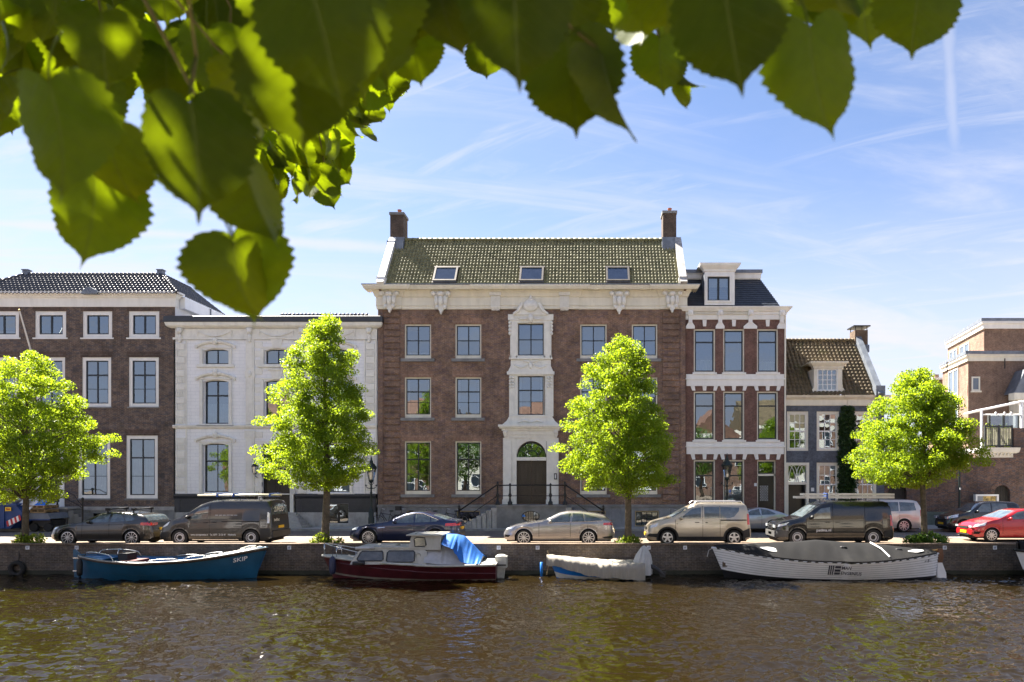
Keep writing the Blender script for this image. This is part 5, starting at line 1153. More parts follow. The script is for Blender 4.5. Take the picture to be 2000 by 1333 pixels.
    def wheel(s, rimmat, spokes=5, wspoke=.06, rr=.7, cap=None, style='spoke'):
        for xc, r in s.wheels:
            for sd_ in (-1, 1):
                x, y = s.x0+xc, s.yc+sd_*(s.W-.035); c = (x, y, r); q = sd_
                mb = MB(); mb.lathe([(r*rr, 0), (r*.93, 0), (r, -.03*q), (r, -.19*q), (r*.9, -.22*q), (r*rr, -.22*q)], c, 28, 'y'); t = mb.build('wheel', RUBBER, s.root, 50, fix=True)
                mb = MB(); rm = r*rr; mb.lathe([(rm, -.0*q), (rm*.93, -.01*q), (rm*.9, -.08*q), (0, -.085*q)], c, 28, 'y'); mb.build('rim_barrel', DARKALLOY, t, 50, fix=True)
                mb = MB(); mb.lathe([(rm, .004*q), (rm*.9, .006*q), (rm*.88, -.02*q)], c, 28, 'y')
                for i in range(spokes):
                    a = 2*PI*i/spokes+.3; ca, sa = math.cos(a), math.sin(a)
                    if style == 'spoke':
                        P = [(u*ca-v*sa, u*sa+v*ca) for u, v in ((0, -wspoke*.6), (rm*.93, -wspoke*.5), (rm*.93, wspoke*.5), (0, wspoke*.6))]
                        mb.prism([(x+p[0], r+p[1]) for p in P], y-.045*q, y-.004*q)
                    else: mb.lathe([(.022, -.01*q), (.0, -.008*q)], (x+rm*.66*ca, y, r+rm*.66*sa), 6, 'y')
                if style != 'spoke': mb.lathe([(rm*.74, -.03*q), (rm*.62, -.010*q), (rm*.48, -.012*q), (rm*.44, -.05*q)], c, 24, 'y')
                else: mb.lathe([(rm*.2, -.0*q), (0, .004*q)], c, 12, 'y')
                mb.build('rim', rimmat, t, 40, fix=True)
    def mirror(s, x, z, mat=None):
        for sd_ in (-1, 1):
            y = s.yc+sd_*(s.sy(x, z)+.10); mb = MB(); mb.ball((s.x0+x, y, z), .075, .11, .075, 10, 7); mb.tube([(s.x0+x-.02, y-sd_*.12, z-.07), (s.x0+x, y, z-.04)], .03, 6); mb.build('mirror', mat or s.pnt, s.root, True)
    def handle(s, x, z, mat=None, w=.18):
        for sd_ in (-1, 1):
            y = s.yc+sd_*(s.sy(x, z)+.012); mb = MB(); mb.box(s.x0+x, s.x0+x+w, y-.018, y+.018, z-.014, z+.016); mb.build('door_handle', mat or s.pnt, s.root)
    def seams(s, xs, z0, z1):
        for x in xs: s.strip('door_seam', [(x, z) for z in np.linspace(z0, z1, 6)], .014, UNDER, .004, vertical=True)
    def arch_trim(s, mat, w=.07):
        for xc, r in s.wheels:
            for sd_ in (-1, 1):
                mb = MB(); ra = r+s.gap-.005
                mb.grid([[(s.x0+xc+q*math.cos(t), s.yc+sd_*(s.sy(xc+q*math.cos(t), r+q*math.sin(t))+o), r+q*math.sin(t)) for q, o in ((ra, .0), (ra, .015), (ra+w, .012))] for t in np.linspace(-.25, PI+.25, 20)]); mb.build('arch_trim', mat, s.root, True)
    def front(s, name, y0, y1, z0, z1, mat, d=.012):
        mb = MB(); mb.box(s.x0-d, s.x0+.03, s.yc+y0, s.yc+y1, z0, z1); return mb.build(name, mat, s.root)
    def rear(s, name, y0, y1, z0, z1, mat, d=.012, x=None):
        xx = s.x0+(s.L if x is None else x); mb = MB(); mb.box(xx-.03, xx+d, s.yc+y0, s.yc+y1, z0, z1); return mb.build(name, mat, s.root)
    def plates(s, zf=.42, zr=.62):
        p = s.front('number_plate', -.26, .26, zf-.055, zf+.055, YPLATE, .03); p = s.rear('number_plate', -.26, .26, zr-.055, zr+.055, YPLATE, .03)

YN = 30.62
def nose_x(front_wheel_px, over, yn=YN): return X(front_wheel_px, yn)-over
# 1 grey hatchback
P = paint('graphite_paint', (.055,.052,.050), .65)
c = Car('hatchback', 'dark graphite grey hatchback with roof bars and double-spoke alloy wheels', nose_x(130.3, .79), YN, 4.33, .88,
        [(0,.50),(.04,.66),(.25,.79),(.7,.89),(1.25,.97),(1.42,1.01),(2.05,1.34),(2.4,1.41),(3.0,1.41),(3.6,1.35),(3.95,1.27),(4.05,1.2),(4.2,.99),(4.28,.9),(4.33,.55)],
        [(0,.5),(.25,.68),(.8,.83),(1.4,.92),(3.5,1.0),(4.0,1.0),(4.33,.9)], [(.79,.325),(3.48,.325)], P)
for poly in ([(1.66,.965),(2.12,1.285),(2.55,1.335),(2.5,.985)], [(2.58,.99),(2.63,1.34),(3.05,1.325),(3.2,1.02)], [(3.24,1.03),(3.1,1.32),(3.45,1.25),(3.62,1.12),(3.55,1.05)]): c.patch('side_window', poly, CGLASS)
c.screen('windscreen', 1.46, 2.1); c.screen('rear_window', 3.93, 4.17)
c.wheel(ALLOY, 10, .022, .78); c.mirror(1.72, 1.0); c.handle(2.36, .87); c.handle(3.2, .9); c.seams((1.42, 2.56, 3.32), .36, .94)
c.patch('headlight', [(.06,.66),(.1,.73),(.42,.81),(.36,.70)], HEADL); c.patch('tail_light', [(3.86,.86),(3.88,.97),(4.25,.98),(4.28,.84)], TAILL); c.plates(.42, .68); c.rear('tail_light_inner', -.78, -.4, .85, .95, TAILL); c.rear('bumper', -.7, .7, .34, .52, PLASTIC)
c.strip('sill_trim', [(x, .25) for x in np.linspace(1.2, 3.1, 8)], .06, PLASTIC); c.strip('shoulder_crease', [(x, .80+.03*x) for x in np.linspace(.9, 3.9, 12)], .012, UNDER, .003)
for xx in (2.35, 3.45):
    mb = MB(); z = 1.52; mb.tube([(c.x0+xx, c.yc-.7, z), (c.x0+xx, c.yc+.7, z)], .035, 6)
    for q in (-.62, .62): mb.tube([(c.x0+xx, c.yc+q, z), (c.x0+xx, c.yc+q*1.02, 1.33)], .03, 6); mb.box(c.x0+xx-.08, c.x0+xx+.08, c.yc+q-.05, c.yc+q+.05, z-.06, z+.05)
    mb.build('roof_bar', PLASTIC, c.root)
# 2 dark van with pipes on its roof
P = paint('dark_van_paint', (.035,.033,.030), .3, .4)
v = Car('delivery_van', 'dark grey delivery van with pipes on its roof rack and white lettering', nose_x(351, .93), YN-.05, 4.81, .95,
        [(0,.5),(.05,.72),(.2,.88),(.55,1.07),(.98,1.2),(1.75,1.74),(2.1,1.88),(2.6,1.93),(4.5,1.93),(4.7,1.88),(4.77,1.5),(4.81,.5)],
        [(0,.5),(.2,.75),(.6,.98),(1.1,1.08),(2.2,1.12),(4.81,1.12)], [(.93,.34),(3.93,.34)], P, tumble=.13, nose=.8, tail=.15, tr=.06, cat='van')
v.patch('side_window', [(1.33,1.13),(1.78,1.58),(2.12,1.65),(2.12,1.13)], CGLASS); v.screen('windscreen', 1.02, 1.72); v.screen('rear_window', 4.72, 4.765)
v.wheel(STEEL, 12, .02, .62, style='steel'); v.mirror(1.3, 1.2, PLASTIC); v.handle(1.95, .98, PLASTIC); v.handle(2.3, .98, PLASTIC); v.seams((1.15, 2.2), .36, 1.08); v.seams((2.2,), 1.1, 1.85)
v.patch('headlight', [(.1,.72),(.2,.82),(.5,1.02),(.42,.86)], HEADL); v.patch('bumper', [(.02,.36),(.05,.56),(.5,.58),(.48,.36)], PLASTIC, .012); v.patch('bumper', [(4.32,.33),(4.32,.72),(4.75,.72),(4.75,.36)], PLASTIC, .012); v.patch('tail_light', [(4.62,.95),(4.62,1.42),(4.72,1.36),(4.72,.95)], HEADL)
v.rear('bumper', -.9, .9, .34, .62, PLASTIC, .05); v.plates(.42, .76); v.strip('slide_rail', [(x, 1.02) for x in np.linspace(2.7, 4.3, 8)], .03, UNDER); v.strip('side_step', [(x, .255) for x in np.linspace(1.45, 3.4, 8)], .035, CHROME, .01)
def side_text(c, name, body, x, z, size, mat, width=None, bold=0.0, uz=(0,0,1)): return text(name, body, mat, c.root, (c.x0+x, c.yc-c.sy(x, z)-.018, z), size, bold=bold, width=width, uz=uz)
side_text(v, 'web_lettering', 'www.verwijmedea.nl', 1.42, .43, .10, WPRINT, .72, .01); side_text(v, 'phone_lettering', 'Tel. 0297 - 23 36 40', 2.22, .43, .10, WPRINT, .66, .01); side_text(v, 'town_lettering', 'Mijdrecht', 2.98, .43, .10, WPRINT, .33, .01)
[v.strip('side_print', [(2.42+i*.16, 1.28), (2.55+i*.16, 1.28)], .035, GPRINT, .012, (-1,)) for i in range(6)]
def rear_text(c, name, body, y, z, size, mat, width): return text(name, body, mat, c.root, (c.x0+c.L+.016, c.yc+y, z), size, ux=(0,1,0), width=width, bold=.01)
rear_text(v, 'brand_lettering', 'ZiMEO', -.72, 1.42, .30, WPRINT, .95); rear_text(v, 'small_lettering', 'beRac', -.72, 1.02, .18, WPRINT, .55)
rk = thing('roof_rack', 'roof rack loaded with tied pale pipes on the dark delivery van', 'roof rack', (v.x0+3.2, v.yc, 1.95))
for xx in (2.6, 3.4, 4.2): mb = MB(); mb.tube([(v.x0+xx, v.yc-.72, 1.84), (v.x0+xx, v.yc-.7, 2.03), (v.x0+xx, v.yc+.7, 2.03), (v.x0+xx, v.yc+.72, 1.84)], .025, 6); mb.build('rack_bar', PLASTIC, rk)
PIPE = M('pale_pipe', (.5,.46,.36), .5, var=.2)
for i, (yy, x0_, x1_, r_) in enumerate(((-.55, 1.5, 4.9, .035), (-.4, 1.7, 5.0, .04), (-.2, 1.6, 4.7, .05), (.05, 1.9, 4.8, .04), (.3, 1.7, 4.6, .05))): mb = MB(); mb.tube([(v.x0+x0_, v.yc+yy, 2.09+r_*.4), (v.x0+x1_, v.yc+yy, 2.10+r_*.4)], r_, 8); mb.build('pipe', PIPE, rk, True)
for xx in (2.3, 3.0, 4.55): mb = MB(); mb.box(v.x0+xx, v.x0+xx+.07, v.yc-.6, v.yc+.4, 2.04, 2.19); mb.build('blue_strap', M('blue_strap', (.03,.09,.35), .6), rk)
# 3 navy saloon
P = paint('navy_paint', (.012,.020,.060), .5)
c = Car('saloon_car', 'navy blue saloon with many-spoke wheels and chrome window trim', nose_x(717.5, .84), YN+.1, 4.67, .92,
        [(0,.48),(.03,.64),(.3,.79),(.9,.90),(1.45,.97),(1.62,1.0),(2.3,1.32),(2.7,1.41),(3.1,1.40),(3.6,1.27),(4.1,1.09),(4.5,1.03),(4.62,.95),(4.67,.5)],
        [(0,.48),(.3,.68),(.8,.82),(1.5,.91),(3.6,.97),(4.67,.93)], [(.84,.34),(3.67,.34)], P, tumble=.36)
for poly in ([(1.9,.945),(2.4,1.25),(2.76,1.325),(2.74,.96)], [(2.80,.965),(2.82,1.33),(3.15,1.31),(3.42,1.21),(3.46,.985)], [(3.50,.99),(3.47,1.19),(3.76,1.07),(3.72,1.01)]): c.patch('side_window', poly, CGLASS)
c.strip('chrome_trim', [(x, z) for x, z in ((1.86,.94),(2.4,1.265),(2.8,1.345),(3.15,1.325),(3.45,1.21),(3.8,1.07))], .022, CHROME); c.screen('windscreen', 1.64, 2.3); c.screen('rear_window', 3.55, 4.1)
c.wheel(ALLOY, 14, .02, .74); c.mirror(1.95, 1.0); c.handle(2.5, .86); c.handle(3.25, .88); c.seams((1.45, 2.77, 3.55), .36, .93)
c.patch('headlight', [(.06,.62),(.12,.70),(.42,.79),(.34,.67)], HEADL); c.patch('tail_light', [(4.08,.82),(4.1,.93),(4.58,.95),(4.6,.83)], TAILL); c.rear('tail_light_inner', -.75, -.35, .83, .93, TAILL); c.plates(.42, .7); c.patch('side_vent', [(1.22,.72),(1.25,.76),(1.55,.78),(1.53,.75)], CHROME); c.rear('bumper', -.65, .65, .34, .5, PLASTIC); c.front('grille', -.35, .35, .5, .66, PLASTIC)
# 4 silver estate
P = paint('champagne_silver_paint', (.34,.32,.31), .7, .3)
c = Car('estate_car', 'champagne silver estate car with a long sloping roof and black five-spoke wheels', nose_x(1022.8, .86), YN, 4.69, .915,
        [(0,.46),(.03,.66),(.35,.81),(.9,.91),(1.45,.98),(1.62,1.02),(2.3,1.35),(2.7,1.44),(3.2,1.43),(3.9,1.33),(4.32,1.24),(4.42,1.12),(4.58,1.0),(4.66,.8),(4.69,.45)],
        [(0,.46),(.3,.7),(.8,.84),(1.5,.93),(3.6,1.01),(4.4,1.02),(4.69,.9)], [(.86,.335),(3.59,.335)], P, tumble=.36)
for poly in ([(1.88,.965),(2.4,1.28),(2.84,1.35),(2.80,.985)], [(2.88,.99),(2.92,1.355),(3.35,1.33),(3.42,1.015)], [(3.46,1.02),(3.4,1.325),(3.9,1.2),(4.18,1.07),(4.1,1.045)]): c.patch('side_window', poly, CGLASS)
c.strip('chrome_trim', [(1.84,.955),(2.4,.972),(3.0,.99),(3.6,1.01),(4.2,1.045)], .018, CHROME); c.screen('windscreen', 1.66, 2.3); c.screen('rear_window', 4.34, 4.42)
c.wheel(ALLOY, 10, .03, .74); c.mirror(1.98, 1.02); c.handle(2.5, .86); c.handle(3.28, .89); c.seams((1.5, 2.82, 3.55), .36, .95)
c.patch('headlight', [(.08,.66),(.14,.74),(.48,.80),(.38,.70)], HEADL); c.patch('tail_light', [(4.2,.86),(4.22,.96),(4.6,.98),(4.62,.86)], TAILL); c.patch('air_intake', [(.05,.36),(.06,.46),(.3,.44),(.22,.36)], UNDER); c.plates(.42, .6); c.patch('bumper', [(4.25,.3),(4.15,.36),(4.6,.42),(4.6,.3)], PLASTIC)
# 5 beige people carrier
P = paint('beige_paint', (.46,.40,.31), .55, .35)
c = Car('people_carrier', 'beige people carrier with black wheel-arch cladding and roof rails', nose_x(1304, .87), YN, 4.39, .875,
        [(0,.5),(.05,.78),(.28,.97),(.75,1.10),(1.05,1.17),(1.75,1.6),(2.05,1.73),(2.5,1.79),(4.05,1.79),(4.22,1.74),(4.34,1.25),(4.39,.5)],
        [(0,.5),(.25,.82),(.7,1.0),(1.2,1.1),(4.39,1.16)], [(.87,.325),(3.68,.325)], P, tumble=.16, nose=.7, tail=.25, tr=.1, gap=.06)
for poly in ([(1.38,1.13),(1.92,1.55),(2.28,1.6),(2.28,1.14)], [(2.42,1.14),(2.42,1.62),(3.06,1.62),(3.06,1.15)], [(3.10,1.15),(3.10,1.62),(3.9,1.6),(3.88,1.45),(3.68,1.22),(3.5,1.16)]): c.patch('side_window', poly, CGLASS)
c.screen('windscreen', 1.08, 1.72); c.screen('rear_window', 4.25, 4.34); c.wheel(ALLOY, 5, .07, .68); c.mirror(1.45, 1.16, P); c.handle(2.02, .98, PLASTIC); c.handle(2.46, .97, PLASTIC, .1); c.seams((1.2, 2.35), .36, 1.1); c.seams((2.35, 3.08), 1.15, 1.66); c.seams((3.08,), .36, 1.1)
c.arch_trim(PLASTIC, .09); c.patch('sill_cladding', [(1.28,.22),(1.28,.38),(3.26,.38),(3.26,.22)], PLASTIC, .014, nx=12); c.patch('bumper', [(4.02,.3),(4.05,.62),(4.32,.74),(4.36,.36)], PLASTIC, .012); c.patch('bumper', [(.02,.38),(.1,.5),(.45,.5),(.48,.34)], PLASTIC, .012)
c.patch('headlight', [(.1,.72),(.18,.84),(.5,.98),(.42,.8)], HEADL); c.patch('tail_light', [(4.22,.88),(4.22,1.35),(4.31,1.3),(4.33,.88)], TAILL, .01); c.strip('slide_rail', [(x, 1.07) for x in np.linspace(3.1, 4.2, 6)], .05, UNDER); c.plates(.45, .7); c.front('grille', -.3, .3, .66, .78, PLASTIC)
for q in (-.62, .62): mb = MB(); mb.tube([(c.x0+2.0, c.yc+q, 1.74), (c.x0+2.1, c.yc+q, 1.84), (c.x0+4.0, c.yc+q, 1.85), (c.x0+4.1, c.yc+q, 1.77)], .022, 6); mb.build('roof_rail', ALLOY, c.root)
# 6 black van with ladder
P = paint('black_van_paint', (.011,.011,.012), .3, .22)
v = Car('work_van', 'glossy black work van with an aluminium ladder on its roof and small white lettering', nose_x(1558, .9), YN, 4.97, .96,
        [(0,.5),(.04,.8),(.2,.98),(.7,1.1),(1.05,1.17),(1.75,1.68),(2.1,1.83),(2.5,1.88),(4.6,1.88),(4.8,1.83),(4.92,1.3),(4.97,.5)],
        [(0,.5),(.2,.82),(.7,1.0),(1.2,1.1),(4.97,1.16)], [(.9,.345),(4.1,.345)], P, tumble=.15, nose=.6, tail=.2, tr=.08, cat='van')
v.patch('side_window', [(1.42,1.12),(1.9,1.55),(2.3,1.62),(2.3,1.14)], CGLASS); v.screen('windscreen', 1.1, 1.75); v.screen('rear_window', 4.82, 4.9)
v.wheel(STEEL, 12, .02, .62, style='steel'); v.mirror(1.5, 1.2, PLASTIC); v.handle(2.08, .98); v.handle(2.5, .98); v.seams((1.28, 2.4), .36, 1.1); v.seams((2.4, 3.75), 1.15, 1.74); v.seams((3.75,), .5, 1.1)
v.patch('headlight', [(.1,.78),(.14,.88),(.55,.98),(.42,.86)], HEADL); v.patch('bumper', [(.02,.36),(.05,.66),(.5,.62),(.5,.36)], M('grey_bumper', (.07,.07,.07), .6), .012); v.patch('bumper', [(4.55,.36),(4.55,.62),(4.9,.66),(4.9,.36)], PLASTIC, .012); v.patch('tail_light', [(4.80,.84),(4.80,1.3),(4.88,1.25),(4.9,.84)], TAILL, .012)
v.front('bumper_face', -.75, .75, .36, .60, M('grey_bumper', (.07,.07,.07), .6), .03); v.front('grille', -.42, .42, .66, .86, PLASTIC, .03)
for z in (.69, .75, .81): v.front('grille_bar', -.42, .42, z-.014, z+.014, CHROME, .045)
for q in (-.62, .62): v.front('headlight_face', q-.16, q+.16, .74, .86, HEADL, .02)
v.plates(.48, .7); side_text(v, 'web_lettering', 'patina.nl', 1.68, .60, .16, WPRINT, .62, .01)
ld = thing('ladder', 'aluminium extension ladder lying on the roof of the black work van', 'ladder', (v.x0+3.2, v.yc, 1.95))
ALU = M('aluminium', (.42,.43,.44), .4, .7, var=.15); lx = (v.x0+.95, v.x0+5.15)
for yy, zz_ in ((-.52, 2.02), (-.52, 2.14), (-.12, 2.02), (-.12, 2.14)): mb = MB(); mb.box(lx[0]+(.3 if zz_ > 2.1 else 0), lx[1], v.yc+yy-.018, v.yc+yy+.018, zz_-.045, zz_+.045); mb.build('rail', ALU, ld)
for xx in np.arange(lx[0]+.15, lx[1], .28): mb = MB(); mb.tube([(xx, v.yc-.52, 2.02), (xx, v.yc-.12, 2.02)], .014, 5); mb.build('rung', ALU, ld)
mb = MB(); mb.box(v.x0+2.25, v.x0+2.31, v.yc-.56, v.yc-.08, 1.95, 2.2); mb.build('blue_strap', M('blue_strap', (.03,.09,.35), .6), ld)
for xx in (1.9, 3.2, 4.4): mb = MB(); mb.tube([(v.x0+xx, v.yc-.75, 1.78), (v.x0+xx, v.yc-.72, 1.96), (v.x0+xx, v.yc+.72, 1.96), (v.x0+xx, v.yc+.75, 1.78)], .022, 6); mb.build('roof_bar', PLASTIC, v.root)
# 7 red hatchback
P = paint('red_paint', (.36,.010,.016), .25, .3)
c = Car('red_hatchback', 'bright red small hatchback with yellow front plate', nose_x(1938, .82, 32.3), 32.3, 4.05, .86,
        [(0,.5),(.04,.66),(.3,.82),(.8,.96),(1.2,1.05),(1.95,1.4),(2.3,1.47),(2.9,1.47),(3.5,1.38),(3.8,1.1),(3.98,.95),(4.05,.5)],
        [(0,.5),(.25,.7),(.7,.88),(1.3,.98),(3.4,1.1),(4.05,1.0)], [(.82,.31),(3.39,.31)], P, tumble=.34)
for poly in ([(1.45,1.0),(2.02,1.33),(2.4,1.4),(2.4,1.03)], [(2.46,1.035),(2.48,1.4),(2.95,1.38),(3.15,1.12)]): c.patch('side_window', poly, CGLASS)
c.screen('windscreen', 1.24, 1.95); c.screen('rear_window', 3.55, 3.8); c.wheel(ALLOY, 10, .035, .74); c.mirror(1.62, 1.05); c.handle(2.2, .92); c.seams((1.3, 2.43), .36, .98)
c.patch('headlight', [(.08,.66),(.12,.76),(.62,.9),(.5,.74)], HEADL, .008); c.plates(.44, .7); c.front('grille', -.35, .35, .58, .68, PLASTIC); c.patch('air_intake', [(.06,.36),(.08,.48),(.34,.46),(.26,.36)], UNDER); c.front('lower_intake', -.45, .45, .3, .36, UNDER)
for q in (-.58, .58): c.front('headlight_face', q-.12, q+.12, .64, .72, HEADL, .02)
# far row: coupe, minivan, compact off-roader
YF = 38.1
P = paint('pale_silver_paint', (.42,.44,.48), .7, .3)
c = Car('coupe', 'pale silver two-door coupe parked on the house side behind the beige people carrier', X(1378, YF), YF, 4.5, .92,
        [(0,.48),(.04,.62),(.4,.76),(1.0,.86),(1.6,.93),(2.35,1.22),(2.8,1.32),(3.2,1.30),(3.8,1.15),(4.2,1.0),(4.4,.9),(4.5,.5)],
        [(0,.48),(.4,.68),(1.0,.8),(1.7,.86),(3.6,.95),(4.5,.86)], [(.95,.33),(3.55,.33)], P, tumble=.42)
for poly in ([(1.95,.9),(2.45,1.17),(2.85,1.25),(2.9,.93)], [(2.95,.935),(2.92,1.255),(3.3,1.2),(3.7,1.0),(3.6,.96)]): c.patch('side_window', poly, CGLASS)
c.screen('windscreen', 1.66, 2.35); c.screen('rear_window', 3.4, 4.15); c.wheel(ALLOY, 5, .06, .74); c.mirror(2.0, .95); c.handle(2.7, .8); c.seams((1.75, 2.95), .36, .9); c.plates(); c.patch('headlight', [(.1,.6),(.2,.7),(.5,.74),(.4,.62)], HEADL); c.patch('tail_light', [(4.1,.74),(4.1,.84),(4.42,.84),(4.42,.74)], TAILL)
P = paint('pearl_silver_paint', (.55,.52,.48), .5, .35)
c = Car('minivan', 'pearl silver minivan with dark rear windows parked behind the tree', X(1806, YF+.2)-5.14, YF+.2, 5.14, .98,
        [(0,.5),(.05,.75),(.4,.95),(1.1,1.1),(1.9,1.55),(2.3,1.70),(2.9,1.75),(4.5,1.73),(4.85,1.66),(5.05,1.15),(5.14,.5)],
        [(0,.5),(.3,.8),(.9,1.0),(1.5,1.06),(5.14,1.12)], [(1.0,.35),(4.08,.35)], P, tumble=.22, tail=.3)
for poly in ([(1.65,1.1),(2.1,1.5),(2.7,1.58),(2.7,1.1)], [(2.76,1.1),(2.78,1.6),(3.8,1.6),(3.8,1.12)], [(3.86,1.12),(3.86,1.6),(4.65,1.56),(4.72,1.16)]): c.patch('side_window', poly, CGLASS)
c.screen('windscreen', 1.15, 1.95); c.screen('rear_window', 4.86, 5.04); c.wheel(ALLOY, 9, .04, .72); c.mirror(1.7, 1.15); c.handle(2.5, .95); c.handle(2.85, .95); c.seams((1.4, 2.73, 3.83), .4, 1.05); c.patch('tail_light', [(4.92,.85),(4.92,1.2),(5.04,1.15),(5.07,.85)], TAILL, .01); c.plates(.45, .8); c.patch('headlight', [(.1,.7),(.15,.82),(.55,.95),(.45,.78)], HEADL)
mb = MB(); mb.box(c.x0+5.05, c.x0+5.2, c.yc-.9, c.yc+.9, .38, .62); mb.build('bumper', P, c.root)
P = paint('black_paint', (.014,.014,.016), .4, .25)
c = Car('compact_car', 'black compact car parked in front of the old garden wall', X(1853, YF), YF, 3.95, .86,
        [(0,.52),(.04,.72),(.25,.88),(.8,1.0),(1.1,1.08),(1.7,1.52),(2.0,1.62),(2.6,1.65),(3.5,1.62),(3.75,1.5),(3.9,1.0),(3.95,.5)],
        [(0,.52),(.2,.76),(.7,.95),(1.2,1.05),(3.95,1.12)], [(.8,.34),(3.2,.34)], P, tumble=.24)
for poly in ([(1.4,1.08),(1.82,1.48),(2.25,1.54),(2.25,1.1)], [(2.31,1.1),(2.31,1.54),(3.1,1.52),(3.2,1.16)]): c.patch('side_window', poly, CGLASS)
c.screen('windscreen', 1.12, 1.7); c.screen('rear_window', 3.72, 3.86); c.wheel(ALLOY, 7, .05, .72); c.mirror(1.5, 1.12); c.handle(2.05, .95); c.seams((1.28, 2.28), .4, 1.04); c.plates(.46, .8); c.patch('headlight', [(.08,.74),(.1,.86),(.58,.99),(.48,.82)], HEADL, .008)
for q in (-.6, .6): c.front('headlight_face', q-.13, q+.13, .72, .84, HEADL, .02)
c.front('grille', -.4, .4, .6, .7, UNDER)

# ------------------------------------------------------------------ street furniture
def street_lamp(px, ytop, Y, label):
    x = X(px, Y); zt = Z(ytop, Y); o = thing('street_lamp', label, 'street lamp', (x, Y, .1), 'old style street lamps'); zl = zt-1.62
    mb = MB(); mb.lathe([(.17, 0), (.17, .55), (.14, .62), (.15, .9), (.1, 1.0), (.065, 1.1), (.055, 1.9), (.075, 1.95), (.05, 2.0), (.042, zl-.3), (.07, zl-.26), (.05, zl-.2), (.05, zl)], (x, Y, .1), 12); mb.build('post', GREENIRON, o, 50)
    mb = MB()
    for s_ in (-1, 1): mb.tube([(x, Y, zl-.22), (x+s_*.22, Y, zl-.16), (x+s_*.3, Y, zl-.06), (x+s_*.22, Y, zl)], .02, 6); mb.tube([(x, Y, zl-.05), (x+s_*.14, Y, zl+.12), (x+s_*.1, Y, zl+.2)], .018, 6); mb.ball((x+s_*.3, Y, zl-.02), .04, .04, .05)
    mb.build('cross_arm', GREENIRON, o)
    mb = MB(); mb.lathe([(.13, zl+.2), (.27, zl+.82)], (x, Y, .1), 6); mb.build('lantern_glass', LAMPGL, o)
    mb = MB(); mb.lathe([(.04, zl-.02), (.15, zl+.12), (.15, zl+.2)], (x, Y, .1), 6)
    for j in range(6): a = 2*PI*j/6; mb.tube([(x+.135*math.cos(a), Y+.135*math.sin(a), zl+.3), (x+.275*math.cos(a), Y+.275*math.sin(a), zl+.92)], .013, 4)
    mb.lathe([(.31, zl+.8), (.33, zl+.86), (.2, zl+1.06), (.1, zl+1.14), (.11, zl+1.2), (.05, zl+1.3), (.05, zl+1.36), (.02, zl+1.5), (0, zl+1.56)], (x, Y, .1), 6); mb.build('lantern_frame', GREENIRON, o)
    mb = MB(); mb.lathe([(.03, zl+.2), (.05, zl+.35), (.05, zl+.55), (0, zl+.62)], (x, Y, .1), 8); mb.build('lamp_bulb', M('milky_bulb', (.8,.8,.76), .4), o, True)
street_lamp(725, 891, 40.6, 'green-black street lamp in front of the white house corner'); street_lamp(1420, 886, 40.3, 'green-black street lamp in front of the narrow banded house')
sg = thing('sign_pole', 'slim dark sign pole standing before the garden wall', 'pole', (X(1874, 42.4), 42.4, .1)); mb = MB(); mb.tube([(X(1874, 42.4), 42.4, .1), (X(1874, 42.4), 42.4, Z(908, 42.4))], .06, 8); mb.build('pole', GREENIRON, sg); mb = MB(); mb.box(X(1873, 42.4), X(1875.5, 42.4), 42.32, 42.34, Z(957, 42.4), Z(953, 42.4)); mb.build('sticker', PLATEW, sg)
cb = thing('display_case', 'white framed display case standing against the garden wall', 'display case', (X(1927, 42.6), 42.6, .1)); r = px_rect(42.6, 1904, 1949, 966, 1006)
mb = MB(); ring(mb, *r, .1, 42.5, 42.75); mb.box(r[0], r[0]+.1, 42.5, 42.75, .1, r[2]); mb.box(r[1]-.1, r[1], 42.5, 42.75, .1, r[2]); mb.build('frame', WHITE, cb); MB().box(r[0]+.1, r[1]-.1, 42.65, 42.7, r[2]+.1, r[3]-.1).build('poster', M('ochre_poster', (.45,.33,.12), .6, var=.8, vs=6), cb); MB().box(r[0]+.1, r[0]+.5, 42.63, 42.65, r[2]+.1, r[3]-.1).build('side_panel', M('grey_panel', (.25,.27,.3), .5), cb)

